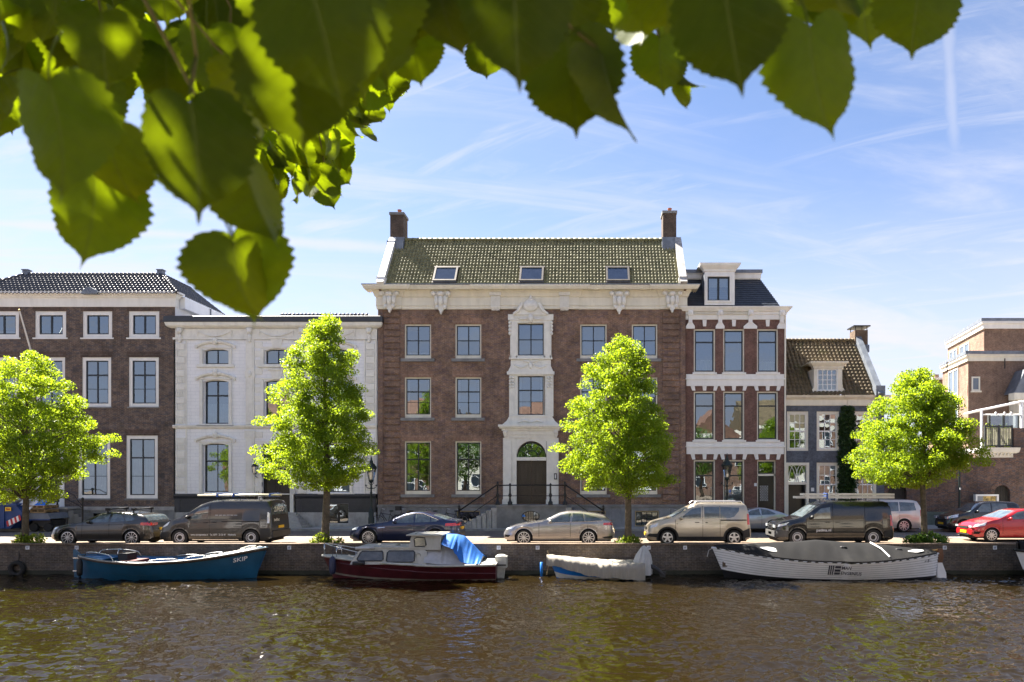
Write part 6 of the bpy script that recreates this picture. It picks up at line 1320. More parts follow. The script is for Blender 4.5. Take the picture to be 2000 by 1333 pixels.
def bicycle(x, y, label, ang=0.0, lean=.12, basket=False):
    o = thing('bicycle', label, 'bicycle', (x, y, .1), 'bicycles parked against the mansion'); ca, sa = math.cos(ang), math.sin(ang)
    def T(u, v, w): vv = v+lean*w; return (x+u*ca-vv*sa, y+u*sa+vv*ca, .1+w)
    r = .34
    for u, nm in ((-.53, 'wheel'), (.53, 'wheel')):
        mb = MB(); mb.tube([T(u+r*math.cos(t), 0, r+r*math.sin(t)) for t in np.linspace(0, 2*PI, 25)], .020, 6, False); w = mb.build(nm, RUBBER, o, True)
        mb = MB(); 
        for t in np.linspace(0, 2*PI, 13)[:-1]: mb.tube([T(u, 0, r), T(u+r*math.cos(t), 0, r+r*math.sin(t))], .003, 3)
        mb.tube([T(u+(r-.03)*math.cos(t), 0, r+(r-.03)*math.sin(t)) for t in np.linspace(0, 2*PI, 25)], .01, 4, False); mb.build('spokes', ALLOY, w)
    mb = MB(); bb, st, hd_, ax = (.02, .28), (.17, .82), (-.36, .86), (.53, .34)
    for a, b in ((bb, st), (bb, hd_), ((.14, .72), (-.37, .8)), (bb, ax), ((.14, .74), ax), (hd_, (-.53, .34))): mb.tube([T(a[0], 0, a[1]), T(b[0], 0, b[1])], .017, 6)
    mb.tube([T(hd_[0], 0, hd_[1]), T(-.33, 0, 1.02), T(-.28, .0, 1.06)], .014, 6); mb.build('frame', M('black_bike_paint', (.015,.015,.016), .35), o)
    mb = MB(); mb.tube([T(-.16, -.27, 1.02), T(-.3, -.2, 1.06), T(-.3, .2, 1.06), T(-.16, .27, 1.02)], .014, 6); mb.build('handlebar', ALLOY, o)
    mb = MB(); mb.ball(T(.2, 0, .92), .14, .09, .04, 10, 5); mb.tube([T(.17, 0, .82), T(.19, 0, .9)], .014, 5); mb.build('saddle', PLASTIC, o, True)
    mb = MB(); mb.box(*sorted((T(.36, 0, 0)[0], T(.78, 0, 0)[0])), y-.06+lean*.7, y+.06+lean*.7, .1+.70, .1+.72); mb.tube([T(.74, 0, .70), T(.55, 0, .36)], .008, 4); mb.build('luggage_rack', PLASTIC, o)
    mb = MB(); mb.lathe([(.09, -.005), (.09, .005)], T(.02, -.04, .28), 12, 'y'); mb.tube([T(.02, -.1, .28), T(.1, -.1, .14)], .012, 4); mb.build('crank', ALLOY, o)
    if basket: mb = MB(); a = T(-.5, 0, .95); mb.box(a[0]-.16, a[0]+.12, a[1]-.16, a[1]+.16, a[2], a[2]+.24); mb.build('crate', PLASTIC, o)
by = 40.75
bicycle(X(757, by), by, 'black bicycle leaning nearest the street lamp by the mansion plinth', .25); bicycle(X(795, by), by+.1, 'black bicycle with a front crate between others by the mansion plinth', .1, basket=True)
bicycle(X(842, by), by, 'black bicycle below the second mansion window', -.2); bicycle(X(884, by), by, 'black bicycle beside the foot of the mansion stairs', .1); bicycle(X(1322, by-.4), by-.4, 'black bicycle at the corner of mansion and narrow house', .6)

# ------------------------------------------------------------------ skip and pallets
sy = 38.3; sk = thing('skip_container', 'blue steel skip with yellow sign, chevron board and loose white boards', 'skip', (X(5, sy), sy, .1))
BLUE = M('skip_blue', (.012,.045,.17), .5, var=.2, dirt=.3); poly = [(X(a, sy), Z(b, sy)) for a, b in ((-45, 986), (30, 986), (46, 1006), (20, 1033), (-45, 1033))]
mb = MB(); n = len(poly); mb.prism(poly, sy, sy+1.7); mb.build('body', BLUE, sk, fix=True)
mb = MB(); mb.box(X(-45, sy), X(34, sy), sy-.06, sy+1.76, Z(988, sy), Z(984, sy)); mb.build('rim', BLUE, sk)
for q in (8, -18): mb = MB(); mb.box(X(q-1.5, sy), X(q+1.5, sy), sy-.05, sy+.01, Z(1032, sy), Z(988, sy)); mb.build('rib', BLUE, sk)
mb = MB(); pbox(mb, sy, 12, 23.5, 991, 998.5, .07, -.05); yp = mb.build('yellow_sign', YPLATE, sk); mb = MB(); [pbox(mb, sy, 14+i*1.6, 15.1+i*1.6, 993.5, 996.5, .075, -.07) for i in range(5)]; mb.build('sign_print', M('red_print', (.45,.05,.02), .5, var=0), yp)
A, B = Vector((X(17, sy), sy-.09, Z(1029, sy))), Vector((X(44, sy), sy-.09, Z(1016, sy))); d = (B-A).normalized(); nu = Vector((-d.z, 0, d.x)); Lc = (B-A).length
for i in range(7):
    u0, u1 = Lc*i/7, Lc*(i+1)/7; q = [A+d*u0, A+d*u1, A+d*(u1+.06)+nu*.28, A+d*(u0+.06)+nu*.28]; MB().quad(*q).build('chevron_stripe', M('red_stripe', (.5,.02,.02), .5, var=.05) if i % 2 == 0 else WHITE, sk)
for a, b, cc, dd_ in ((-5, 978, 20, .2), (14, 976, 40, -.5), (25, 982, 44, -.8)):
    mb = MB(); x, z = X(a+8, sy), Z(b+6, sy); mb.add([(x, sy+.3, z-.2), (x+.5, sy+.2, z+.1+dd_*.4), (x+.55, sy+.9, z+.3), (x+.05, sy+1, z+.35), (x, sy+.33, z-.23), (x+.5, sy+.23, z+.07+dd_*.4), (x+.55, sy+.93, z+.27), (x+.05, sy+1.03, z+.32)], [(0,1,2,3),(4,7,6,5),(0,4,5,1),(1,5,6,2),(2,6,7,3),(3,7,4,0)]); mb.build('loose_board', BLIND, sk)
WOOD = M('pallet_wood', (.30,.21,.11), .8, var=.3); py_ = 38.7
pl = thing('pallet_stack', 'pallets and planks piled on an open trailer beside the skip', 'pallets', (X(75, py_), py_, .1))
mb = MB(); mb.prism([(X(a, py_), Z(b, py_)) for a, b in ((55, 1003), (93, 1003), (99, 1014), (58, 1017))], py_, py_+1.5); mb.build('trailer_bed', M('trailer_grey', (.14,.16,.2), .5), pl, fix=True)
mb = MB(); pbox(mb, py_, 40, 98, 1014.5, 1016.5, .04, -.01); mb.build('trailer_edge', BLUE, pl)
for i, (z0, sh) in enumerate(((1002, 0), (994, -2))):
    for q in (0, .45, .9): mb = MB(); mb.box(X(58+sh, py_), X(88+sh, py_), py_+q, py_+q+.12, Z(z0, py_), Z(z0-2, py_)); mb.build('pallet_board', WOOD, pl)
    for q in (58, 72, 85): mb = MB(); mb.box(X(q+sh, py_), X(q+3+sh, py_), py_+.02, py_+1, Z(z0-2, py_), Z(z0-5, py_)); mb.build('pallet_block', WOOD, pl)
    mb = MB(); mb.box(X(57+sh, py_), X(90+sh, py_), py_-.02, py_+1.05, Z(z0-5, py_), Z(z0-6.2, py_)); mb.build('pallet_board', WOOD, pl)
mb = MB(); mb.add([(X(56, py_), py_+.1, Z(988, py_)), (X(87, py_), py_, Z(988, py_)), (X(83, py_), py_+.6, Z(976, py_)), (X(56, py_), py_+.6, Z(976, py_)), (X(85, py_), py_+.9, Z(985, py_)), (X(56, py_), py_+.9, Z(985, py_))], [(0,1,2,3), (3,2,4,5)]); mb.build('blue_sheet', M('blue_tarp', (.01,.16,.62), .5, var=.15), pl)
for q in (62, 90):
    mb = MB(); mb.lathe([(.0, 0), (.22, 0), (.24, .05), (.24, .15), (0, .15)], (X(q, py_), py_+.1, .24), 16, 'y'); mb.build('wheel', RUBBER, pl)
mb = MB(); mb.box(X(58, py_), X(94, py_), py_+.2, py_+1.3, .3, Z(1017, py_)); mb.build('chassis', PLASTIC, pl)
# ------------------------------------------------------------------ trees
LEAF = leaf_mat('linden_leaf', (.058,.112,.009), (.130,.200,.014), .52, (.44,.58,.020))
LEAF_D = leaf_mat('ivy_leaf', (.018,.042,.012), (.035,.075,.02), .25, (.08,.16,.02), .35)
LEAF_B = leaf_mat('shrub_leaf', (.075,.13,.012), (.15,.21,.02), .45, (.40,.50,.03))
LEAF_G = leaf_mat('dark_shrub_leaf', (.035,.08,.015), (.07,.14,.022), .4, (.2,.34,.03))
def leaf_cloud(C, nper, sig, sigz, size, rng, outdir=None, droop=.0):
    """rhombic folded leaves scattered round cluster centres C (n,3)"""
    n = len(C)*nper; ctr = np.repeat(C, nper, 0)
    g = rng.standard_normal((n, 3)); g = g/np.maximum(1, np.linalg.norm(g, axis=1, keepdims=True)/1.9)
    p = ctr+g*np.array([sig, sig, sigz])
    if outdir is not None: p[:, 2] -= droop*np.linalg.norm(g[:, :2], axis=1)**2*sig
    th = rng.uniform(0, 2*PI, n); tilt = rng.normal(.75, .45, n); sz = size*rng.uniform(.7, 1.25, n)
    a = np.stack([np.cos(th)*np.cos(tilt), np.sin(th)*np.cos(tilt), -np.sin(tilt)], 1)
    up = rng.standard_normal((n, 3))*.5+np.array([0, 0, 1.0]); b = np.cross(a, up); b /= np.linalg.norm(b, axis=1, keepdims=True)+1e-9; c = np.cross(b, a)
    s = sz[:, None]
    V = np.stack([p-a*s*.5, p+b*s*.42+c*s*.10, p+a*s*.55, p-b*s*.42+c*s*.10], 1).reshape(-1, 3)
    i = np.arange(n)*4; F = np.concatenate([np.stack([i, i+1, i+2], 1), np.stack([i, i+2, i+3], 1)]); return V, F
def tree(name, label, px, Y, sil, trunk_r, seed, ncl=330, nper=165, size=.074, base_z=0.0, group='lindens along the quay', lean=0.0, mat=None, trunk_top=.86):
    rng = np.random.default_rng(seed); x0 = X(px, Y); o = thing(name, label, 'tree', (x0, Y, base_z), group)
    zs = np.array([Z(y, Y) for y, a, b in sil])[::-1]; Lf = np.array([(px-a)*Y/F_PX for y, a, b in sil])[::-1]; Rt = np.array([(b-px)*Y/F_PX for y, a, b in sil])[::-1]
    zlo, zhi = zs[0], zs[-1]
    # lumpy radius field
    ph = rng.uniform(0, 2*PI, 6)
    def rad(z, t):
        l, r = np.interp(z, zs, Lf), np.interp(z, zs, Rt); k = (np.cos(t)+1)/2; side = l+(r-l)*k; dep = (l+r)/2
        R_ = np.sqrt((side*np.cos(t))**2+(dep*.95*np.sin(t))**2)
        return R_*(1+.08*np.sin(3*t+ph[0]+z*1.3)+.09*np.sin(5*t+ph[1]-z*2.6)+.06*np.sin(z*4.6+ph[2]))
    C = []; bites = []
    for i in range(4):
        z = rng.uniform(zlo+.3, zhi-.8); t = rng.uniform(0, 2*PI); r = rad(z, t)*.95; bites.append((x0+r*math.cos(t), Y+r*math.sin(t), z, rng.uniform(.3, .55)))
    while len(C) < ncl:
        z = rng.uniform(zlo, zhi); t = rng.uniform(0, 2*PI); Rm = rad(z, t)
        if rng.uniform() > (Rm/max(Lf.max(), Rt.max()))**1.3+.05: continue
        q = rng.uniform()**.42; r = Rm*q*(.91 if rng.uniform() > .1 else 1.0)
        p = (x0+r*math.cos(t), Y+r*math.sin(t), z-.12*q)
        if any((p[0]-b[0])**2+(p[1]-b[1])**2+(p[2]-b[2])**2 < b[3]**2 for b in bites): continue
        C.append(p)
    C = np.array(C); V, F = leaf_cloud(C, nper, .175, .105, size, rng, True, .12)
    cr = mesh_np('crown', V, F, mat or LEAF, o); cr['kind'] = 'stuff'
    # trunk and limbs
    zt = zlo+(zhi-zlo)*trunk_top; mb = MB(); n = 14; P = []; 
    for i in range(n+1):
        u = i/n; z = base_z+(zt-base_z)*u; P.append((x0+lean*u+.05*math.sin(u*7+seed), Y+.05*math.sin(u*5+seed*2), z))
    rs = [trunk_r*(1.25 if i == 0 else 1)*(1-.88*(i/n)**1.1)+.008 for i in range(n+1)]
    mb.tube(P, rs, 10); mb.build('trunk', BARK, o, True)
    mb = MB(); idx = rng.choice(len(C), 75, False)
    for j in idx:
        c = Vector(C[j]); d = math.hypot(c.x-x0, c.y-Y); zb = max(zlo-.05, min(zt-.3, c.z-d*rng.uniform(.5, 1.0))); k = (zb-base_z)/(zt-base_z)
        b = Vector(P[0]).lerp(Vector(P[-1]), min(max(k, 0), 1)); m = b.lerp(c, .5)+Vector((0, 0, .12*d))
        r = .016+.02*d*trunk_r/.14*.5; mb.tube([b, b.lerp(m, .5)+Vector((rng.normal(0, .04), rng.normal(0, .04), .02)), m, c], [r, r*.75, r*.5, .007], 5)
    br = mb.build('branches', BARK, o, True); br['kind'] = 'stuff'
    return o
YT_ = 30.35
tree('linden_tree', 'round young linden beside the blue skip and grey hatchback', 52, YT_, [(682,34,58),(705,-15,80),(740,-70,120),(780,-95,152),(820,-105,172),(850,-112,186),(880,-112,184),(905,-105,150),(940,-85,112),(975,-40,75)], .13, 11, 440)
tree('linden_tree', 'tall pointed young linden in front of the white house', 636, YT_, [(612,622,648),(640,600,668),(680,572,688),(720,550,692),(760,530,702),(800,512,712),(850,496,720),(890,494,716),(920,506,690),(948,560,655)], .155, 12, 460, lean=.0)
tree('linden_tree', 'bright ragged linden in front of the mansion between estate car and people carrier', 1225, YT_, [(655,1208,1240),(690,1168,1258),(720,1142,1272),(760,1130,1288),(800,1108,1298),(840,1086,1306),(880,1090,1318),(920,1102,1326),(945,1130,1290),(962,1190,1225)], .15, 13, 440)
tree('linden_tree', 'broad spreading linden with a shrub at its foot near the red hatchback', 1803, YT_, [(722,1763,1788),(745,1734,1830),(780,1706,1850),(810,1694,1876),(840,1678,1898),(870,1664,1908),(895,1658,1910),(918,1666,1866),(945,1684,1765)], .13, 14, 460)
def shrub(px, w, h, label, seed, mat, Y=YT_-.05, n=34, size=.085, name='shrub'):
    rng = np.random.default_rng(seed); x = X(px, Y); o = thing(name, label, 'shrub', (x, Y, .0), 'shrubs at the tree feet'); C = []
    for i in range(n):
        a, r = rng.uniform(0, 2*PI), math.sqrt(rng.uniform()); C.append((x+w/2*r*math.cos(a), Y+.28*r*math.sin(a), h*(.12+.8*rng.uniform()*(1-.6*r*r))))
    V, F = leaf_cloud(np.array(C), 34, .09, .07, size, rng); l = mesh_np('foliage', V, F, mat, o); l['kind'] = 'stuff'
    mb = MB()
    for c in C[::3]: mb.tube([(x+(c[0]-x)*.3, Y, 0), (x+(c[0]-x)*.7, (Y+c[1])/2, c[2]*.6), c], [.012, .009, .004], 4)
    m = mb.build('stems', BARK, o); m['kind'] = 'stuff'
shrub(56, 1.5, .62, 'yellow-green shrub round the foot of the tree beside the grey hatchback', 21, LEAF_B)
shrub(638, 1.4, .60, 'yellow-green shrub round the foot of the tall pointed linden', 22, LEAF_B)
shrub(1226, 1.1, .50, 'low yellow-green shrub between estate car and people carrier', 23, LEAF_B)
shrub(1808, 2.0, .70, 'dense mid-green shrub round the foot of the broad linden', 24, LEAF_G, n=60)
# ivy column on the grey house
rng = np.random.default_rng(31); iv = thing('climbing_ivy', 'dark green ivy climbing in a column up the grey house between its windows', 'ivy', (X(1654, YE), YE, .1)); C = []
za, zb = .15, Z(797, YE)
for i in range(420):
    z = rng.uniform(za, zb); u = (z-za)/(zb-za); hw_ = .46*(1-.12*math.sin(u*9))*(1 if u < .93 else .75); C.append((X(1654, YE)+rng.uniform(-hw_, hw_), YE-rng.uniform(.02, .2), z))
V, F = leaf_cloud(np.array(C), 34, .09, .09, .10, rng); l = mesh_np('foliage', V, F, LEAF_D, iv); l['kind'] = 'stuff'
mb = MB(); mb.tube([(X(1656, YE), YE-.04, .1), (X(1652, YE), YE-.05, zb*.5), (X(1655, YE), YE-.05, zb-.3)], [.05, .04, .015], 6); mb.build('stem', BARK, iv)
# pots and greenery on the terrace
rng = np.random.default_rng(32); tp = thing('terrace_plants', 'yellow-green potted plants behind the terrace railing', 'plants', (X(1940, YT+.7), YT+.7, zt))
C = [(X(rng.uniform(1926, 1972), YT+.7), YT+.5+rng.uniform(0, .5), Z(rng.uniform(832, 872), YT+.7)) for i in range(26)]; V, F = leaf_cloud(np.array(C), 40, .14, .14, .09, rng); l = mesh_np('foliage', V, F, LEAF_B, tp); l['kind'] = 'stuff'

# ------------------------------------------------------------------ overhanging linden on the camera's quay
NLEAF = leaf_mat('near_linden_leaf', (.007,.020,.0015), (.032,.062,.003), .45, (.34,.45,.004), .5, veins=True)
half = [(0,.05),(.07,-.02),(.2,-.07),(.33,-.05),(.44,.05),(.51,.19),(.525,.34),(.50,.49),(.44,.62),(.35,.74),(.235,.835),(.115,.90),(.035,.97),(0,1.1)]
def leaf_mesh(k, curl, bend, fold):
    rng = np.random.default_rng(k); t = np.linspace(0, len(half)-1, 40); u = np.interp(t, range(len(half)), [p[0] for p in half]); v = np.interp(t, range(len(half)), [p[1] for p in half])
    ser = np.where(np.arange(40) % 2 == 0, 1.055, .965); ser[:3] = 1; ser[-4:] = 1; V, UV, F = [], [], []
    for sgn in (-1, 1):
        o = len(V); wob = rng.uniform(.92, 1.06)
        for i in range(40):
            for q in (0, .33, .66, 1):
                a = u[i]*ser[i]*q*wob if q == 1 else u[i]*q*wob; b = (min(max(v[i], .05), 1.0))*(1-q)+v[i]*q
                z = fold*a+curl*a*a-bend*(b-.3)**2+.02*math.sin(b*14+sgn+k)*q; V.append((sgn*a, b, z)); UV.append((sgn*a, b))
        for i in range(39):
            for j in range(3):
                f = (o+i*4+j, o+i*4+j+1, o+(i+1)*4+j+1, o+(i+1)*4+j); F.append(f if sgn > 0 else f[::-1])
    n0 = len(V); pts = [Vector((0, .05-.09*i, .01*i*i)) for i in range(6)]; m2 = MB(); m2.tube(pts, .012, 5); V += m2.v; UV += [(0, 0)]*len(m2.v); F += [tuple(i+n0 for i in f) for f in m2.f]
    me = bpy.data.meshes.new('leaf'); me.from_pydata(V, [], F); me.materials.append(NLEAF); ul = me.uv_layers.new(name='UVMap')
    li = np.empty(len(me.loops), np.int32); me.loops.foreach_get('vertex_index', li); ul.data.foreach_set('uv', np.array(UV)[li].ravel()); me.polygons.foreach_set('use_smooth', [True]*len(me.polygons)); me.update(); return me
LM = [leaf_mesh(1, .3, .3, .08), leaf_mesh(2, -.6, .5, .2), leaf_mesh(3, .7, .3, -.15), leaf_mesh(4, .2, .8, .35), leaf_mesh(5, -.4, .2, .55)]
nt_ = thing('overhanging_linden', 'large linden whose serrated green leaves hang into the top of the view', 'tree', (-2.9, -1.6, 0))
TWIG = M('green_twig', (.10,.075,.02), .6, var=.3)
rng = np.random.default_rng(5)
def put_leaf(px, py, Y, tilt, yaw, pitch, size=.12, k=None):
    """leaf base at pixel (px,py) measured at distance Y; tilt = swing of the tip towards +X, yaw about the vertical, pitch towards the viewer"""
    ob = bpy.data.objects.new('leaf', LM[int(rng.integers(5)) if k is None else k]); link(ob, nt_)
    m = Matrix.Translation((X(px, Y), Y, Z(py, Y))) @ Matrix.Rotation(R(-tilt), 4, 'Y') @ Matrix.Rotation(R(yaw), 4, 'Z') @ Matrix.Rotation(R(-90+pitch), 4, 'X') @ Matrix.Scale(size, 4)
    ob.matrix_parent_inverse = ROOT_LOC[nt_.name].inverted(); ob.matrix_basis = m
    if rng.uniform() < .3:
        a_ = m @ Vector((0, -.40, .25)); b_ = a_+Vector((rng.normal(-.08, .05), rng.normal(0, .04), rng.uniform(.12, .22))); c_ = b_+Vector((rng.normal(-.1, .05), rng.normal(.02, .05), rng.uniform(.15, .3)))
        MB().tube([m @ Vector((0, .0, 0)), a_, b_, c_], [.0012, .0018, .0028, .004], 5).build('twig', TWIG, nt_, True)
    return ob
for a in ((186,332,.98,-10,8,12,.122,0), (452,452,.98,13,-12,10,.122,0), (452,468,.93,12,52,8,.105,3), (372,190,.80,2,5,14,.125,2), (95,150,.82,-4,-10,20,.125,0), (468,300,.95,22,62,5,.125,4), (205,240,.95,16,58,5,.11,1),
          (1108,62,.93,5,-6,10,.125,0), (1172,100,.92,20,60,4,.115,4), (1578,42,.86,15,12,14,.128,2), (1408,-62,.80,10,-14,16,.125,0), (1288,70,1.45,4,8,8,.112,0), (1322,120,1.5,28,50,5,.075,3), (1328,158,1.5,6,40,5,.06,1),
          (944,80,2.05,6,0,0,.112,0), (905,-14,2.0,10,12,0,.115,2), (796,58,1.38,14,-8,8,.105,0), (1003,-85,.78,3,6,18,.125,2), (1095,-70,1.1,8,20,10,.12,1), (1190,-48,1.5,4,0,8,.115,0), (1235,-40,1.25,12,-30,8,.12,3), (1800,-58,1.05,-6,-10,10,.118,0), (1690,-62,1.15,4,14,10,.12,2), (1650,-50,1.3,10,40,6,.11,1),
          (850,-60,1.0,16,30,10,.12,1), (855,-5,1.3,14,50,8,.10,3), (700,-70,.85,8,-12,12,.125,0), (770,-80,1.0,10,16,12,.12,2), (600,-60,.72,14,10,14,.125,0), (650,20,.95,18,-20,12,.12,2), (560,60,.8,8,14,10,.125,0), (985,20,1.9,8,-25,5,.115,1), (1010,50,2.1,4,60,4,.11,4), (1330,-30,1.7,10,20,6,.115,0), (1310,20,1.8,6,-40,5,.11,3)):
    put_leaf(a[0], a[1], a[2], a[3], a[4], a[5], a[6], a[7])
for i in range(96):                                  # dense hanging mass towards the left
    px, py = rng.uniform(-60, 500), rng.uniform(-110, 190)
    if py > 205-.12*px and rng.uniform() < .6: py -= 90
    put_leaf(px, py, rng.uniform(1.1, 2.5), rng.normal(6, 17), rng.normal(0, 38), rng.normal(14, 12), rng.uniform(.095, .128))
for i in range(18): put_leaf(rng.uniform(430, 880), rng.uniform(-120, -25), rng.uniform(.9, 1.6), rng.normal(10, 12), rng.normal(0, 30), rng.normal(12, 10), rng.uniform(.1, .125))
for i in range(16): put_leaf(rng.uniform(880, 1720), rng.uniform(-140, -75), rng.uniform(.95, 1.7), rng.normal(6, 12), rng.normal(0, 30), rng.normal(12, 10), rng.uniform(.1, .125))
for i in range(34): put_leaf(rng.uniform(455, 650), rng.uniform(250, 352), rng.uniform(2.3, 3.4), rng.normal(24, 16), rng.normal(10, 38), rng.normal(8, 14), rng.uniform(.09, .12))
for i in range(104):                                 # spray further out, sharper
    u = rng.uniform(0, 1)**.8; s_ = rng.uniform(0, 1); px = 425+u*350+rng.normal(0, 10); pm = 350 if u < .5 else 350-205*((u-.5)/.5)**1.4; py = 40+s_**.75*(pm-40)
    put_leaf(px, py, rng.uniform(2.3, 3.7), rng.normal(24, 16), rng.normal(10, 38), rng.normal(8, 14), rng.uniform(.095, .125))
mb = MB(); mb.tube([(-2.9, -1.6, 0), (-2.85, -1.55, 1.6), (-2.8, -1.5, 3.4), (-2.7, -1.3, 6.5), (-2.6, -1.2, 9)], [.30, .23, .21, .16, .05], 12); mb.build('trunk', BARK, nt_, True)
def limb(P, rs): MB().tube(P, rs, 8).build('limb', BARK, nt_, True)
limb([(-2.8, -1.5, 3.9), (-2.0, -.3, 4.9), (-1.2, .8, 4.75), (-.5, 1.6, 4.45)], [.09, .06, .04, .012]); limb([(-2.75, -1.4, 4.6), (-1.4, -.4, 5.2), (0, .5, 4.9), (.8, 1.2, 4.4)], [.08, .06, .04, .01]); limb([(-2.8, -1.4, 4.2), (-2.9, 1.2, 5.9), (-2.6, 3.2, 6.2), (-2.1, 4.4, 5.9)], [.09, .06, .04, .012])
for (a, b, c) in (((-1.2, .8, 4.75), (-.95, .9, 4.0), (-.62, .93, 3.42)), ((-.5, 1.6, 4.45), (-.2, 1.5, 4.3), (-.16, 1.6, 3.95)), ((.8, 1.2, 4.4), (.4, 1.0, 3.9), (.3, .9, 3.5)), ((-2.6, 3.2, 6.2), (-1.5, 3.1, 5.1), (-1.0, 3.0, 4.45))):
    MB().tube([a, b, c], [.012, .007, .003], 5).build('twig', BARK, nt_, True)
C = []                                               # canopy above the frame, unseen, added to shade the hanging leaves
while len(C) < 430:
    p = (rng.uniform(-6.5, 2.6), rng.uniform(-4.5, 5.0), rng.uniform(3.9, 8.8)); d = ((p[0]+2.2)/4.4)**2+((p[1]-.2)/4.6)**2+((p[2]-6.4)/2.7)**2
    if d < 1 and p[2] > EYE+.78*max(p[1], 0)+.95: C.append(p)
n0 = len(C)  # further unseen clusters towards the sun, added for deeper shade on the leaves
while len(C) < n0+110:
    p = rng.uniform(-1, 1, 3); p = (-1.35+p[0]*1.9, 1.6+p[1]*1.5, 5.7+p[2]*1.2)
    if p[2] > EYE+.74*max(p[1], 0)+.75: C.append(p)
V, F = leaf_cloud(np.array(C), 46, .26, .16, .12, rng); l = mesh_np('shade_canopy', V, F, leaf_mat('shade_canopy_leaf', (.035,.075,.008), (.06,.11,.01), .4, (.3,.42,.02)), nt_); l['kind'] = 'stuff'

# ------------------------------------------------------------------ houses and trees on the camera's side (mirrored in the windows and the water)
def across(x0, x1, h, ridge, wm, rm, label, nb, yf=-7.5, gable=False):
    o = thing('opposite_house', label, 'house', ((x0+x1)/2, yf, 0)); mb = MB(); mb.box(x0, x1, yf-9, yf, 0, h); mb.build('wall', wm, o)
    mb = MB(); 
    if gable: mb.prism([(x0, h), (x1, h), ((x0+x1)/2, ridge)], yf-9, yf-.02)
    else: mb.prism([(yf+.3, h), (yf-4.5, ridge), (yf-9.2, h)], x0, x1, 'x')
    mb.build('roof', rm, o, fix=True)
    mb = MB(); mb.box(x0, x1, yf, yf+.35, h-.5, h+.05); mb.build('cornice', CREAM, o)
    fl = int(h/3.3)
    for k in range(fl):
        for j in range(nb):
            xc = x0+(j+.5)*(x1-x0)/nb; z0 = .9+k*(h-.9)/fl; f = MB(); ring(f, xc-.6, xc+.6, z0, z0+1.9, .1, yf-.02, yf+.06); f.box(xc-.6, xc+.6, yf, yf+.05, z0+1.2, z0+1.27); w = f.build('window', WHITE, o)
            MB().box(xc-.5, xc+.5, yf-.01, yf+.02, z0+.1, z0+1.8).build('pane', M('dark_pane', (.03,.04,.05), .1), w)
hs_ = [(-44, -34, 10.5, 14, B_ACROSS, T_RED), (-34, -26, 9.2, 12.4, WALLW, T_BLACK), (-26, -17, 9.8, 13.2, B_ACROSS, T_RED), (-17, -10.5, 8.8, 12.3, CREAM, T_BROWN), (-10.5, -3, 9.6, 12.6, STONE_W, T_RED), (-3, 4, 8.2, 12.0, B_ACROSS, T_BROWN), (4, 13, 10.2, 13.4, WALLW, T_BLACK), (13, 20, 8.0, 11.5, B_ACROSS, T_RED), (20, 29, 9.6, 13.2, CREAM, T_BROWN), (29, 40, 10.6, 14.2, B_ACROSS, T_RED)]  # pale walls and close setting picked to bounce sun onto the shaded facades
nm = ['tall red brick', 'low white painted', 'red-roofed brick', 'narrow gabled', 'pale stone', 'plain brown-roofed', 'broad black-roofed', 'small red-roofed', 'cream painted', 'wide end']
for i, (a, b, h, r, w, t) in enumerate(hs_): across(a, b, h, r, w, t, nm[i]+' house across the canal, seen mirrored in the windows', 3 if b-a < 9.5 else 4, gable=(i in (3, 7)))
for i, (x, seed, lab) in enumerate(((-15, 41, 'linden on the near quay mirrored in the brown house windows'), (-6.8, 42, 'linden on the near quay mirrored in the mansion windows'), (13.5, 43, 'linden on the near quay mirrored in the narrow house windows'))):
    Yk = 0.6; rng2 = np.random.default_rng(seed); o = thing('near_quay_linden', lab, 'tree', (x, Yk-3, 0), 'lindens on the near quay'); C = []
    while len(C) < 150:
        p = rng2.uniform(-1, 1, 3)
        if p.dot(p) < 1: C.append((x+p[0]*2.8, Yk-3+p[1]*2.8, 5.6+p[2]*3.2))
    V, F = leaf_cloud(np.array(C), 42, .34, .22, .19, rng2); l = mesh_np('crown', V, F, LEAF_G, o); l['kind'] = 'stuff'
    MB().tube([(x, Yk-3, 0), (x, Yk-3, 3), (x+.1, Yk-3, 6.5)], [.2, .15, .05], 8).build('trunk', BARK, o, True)
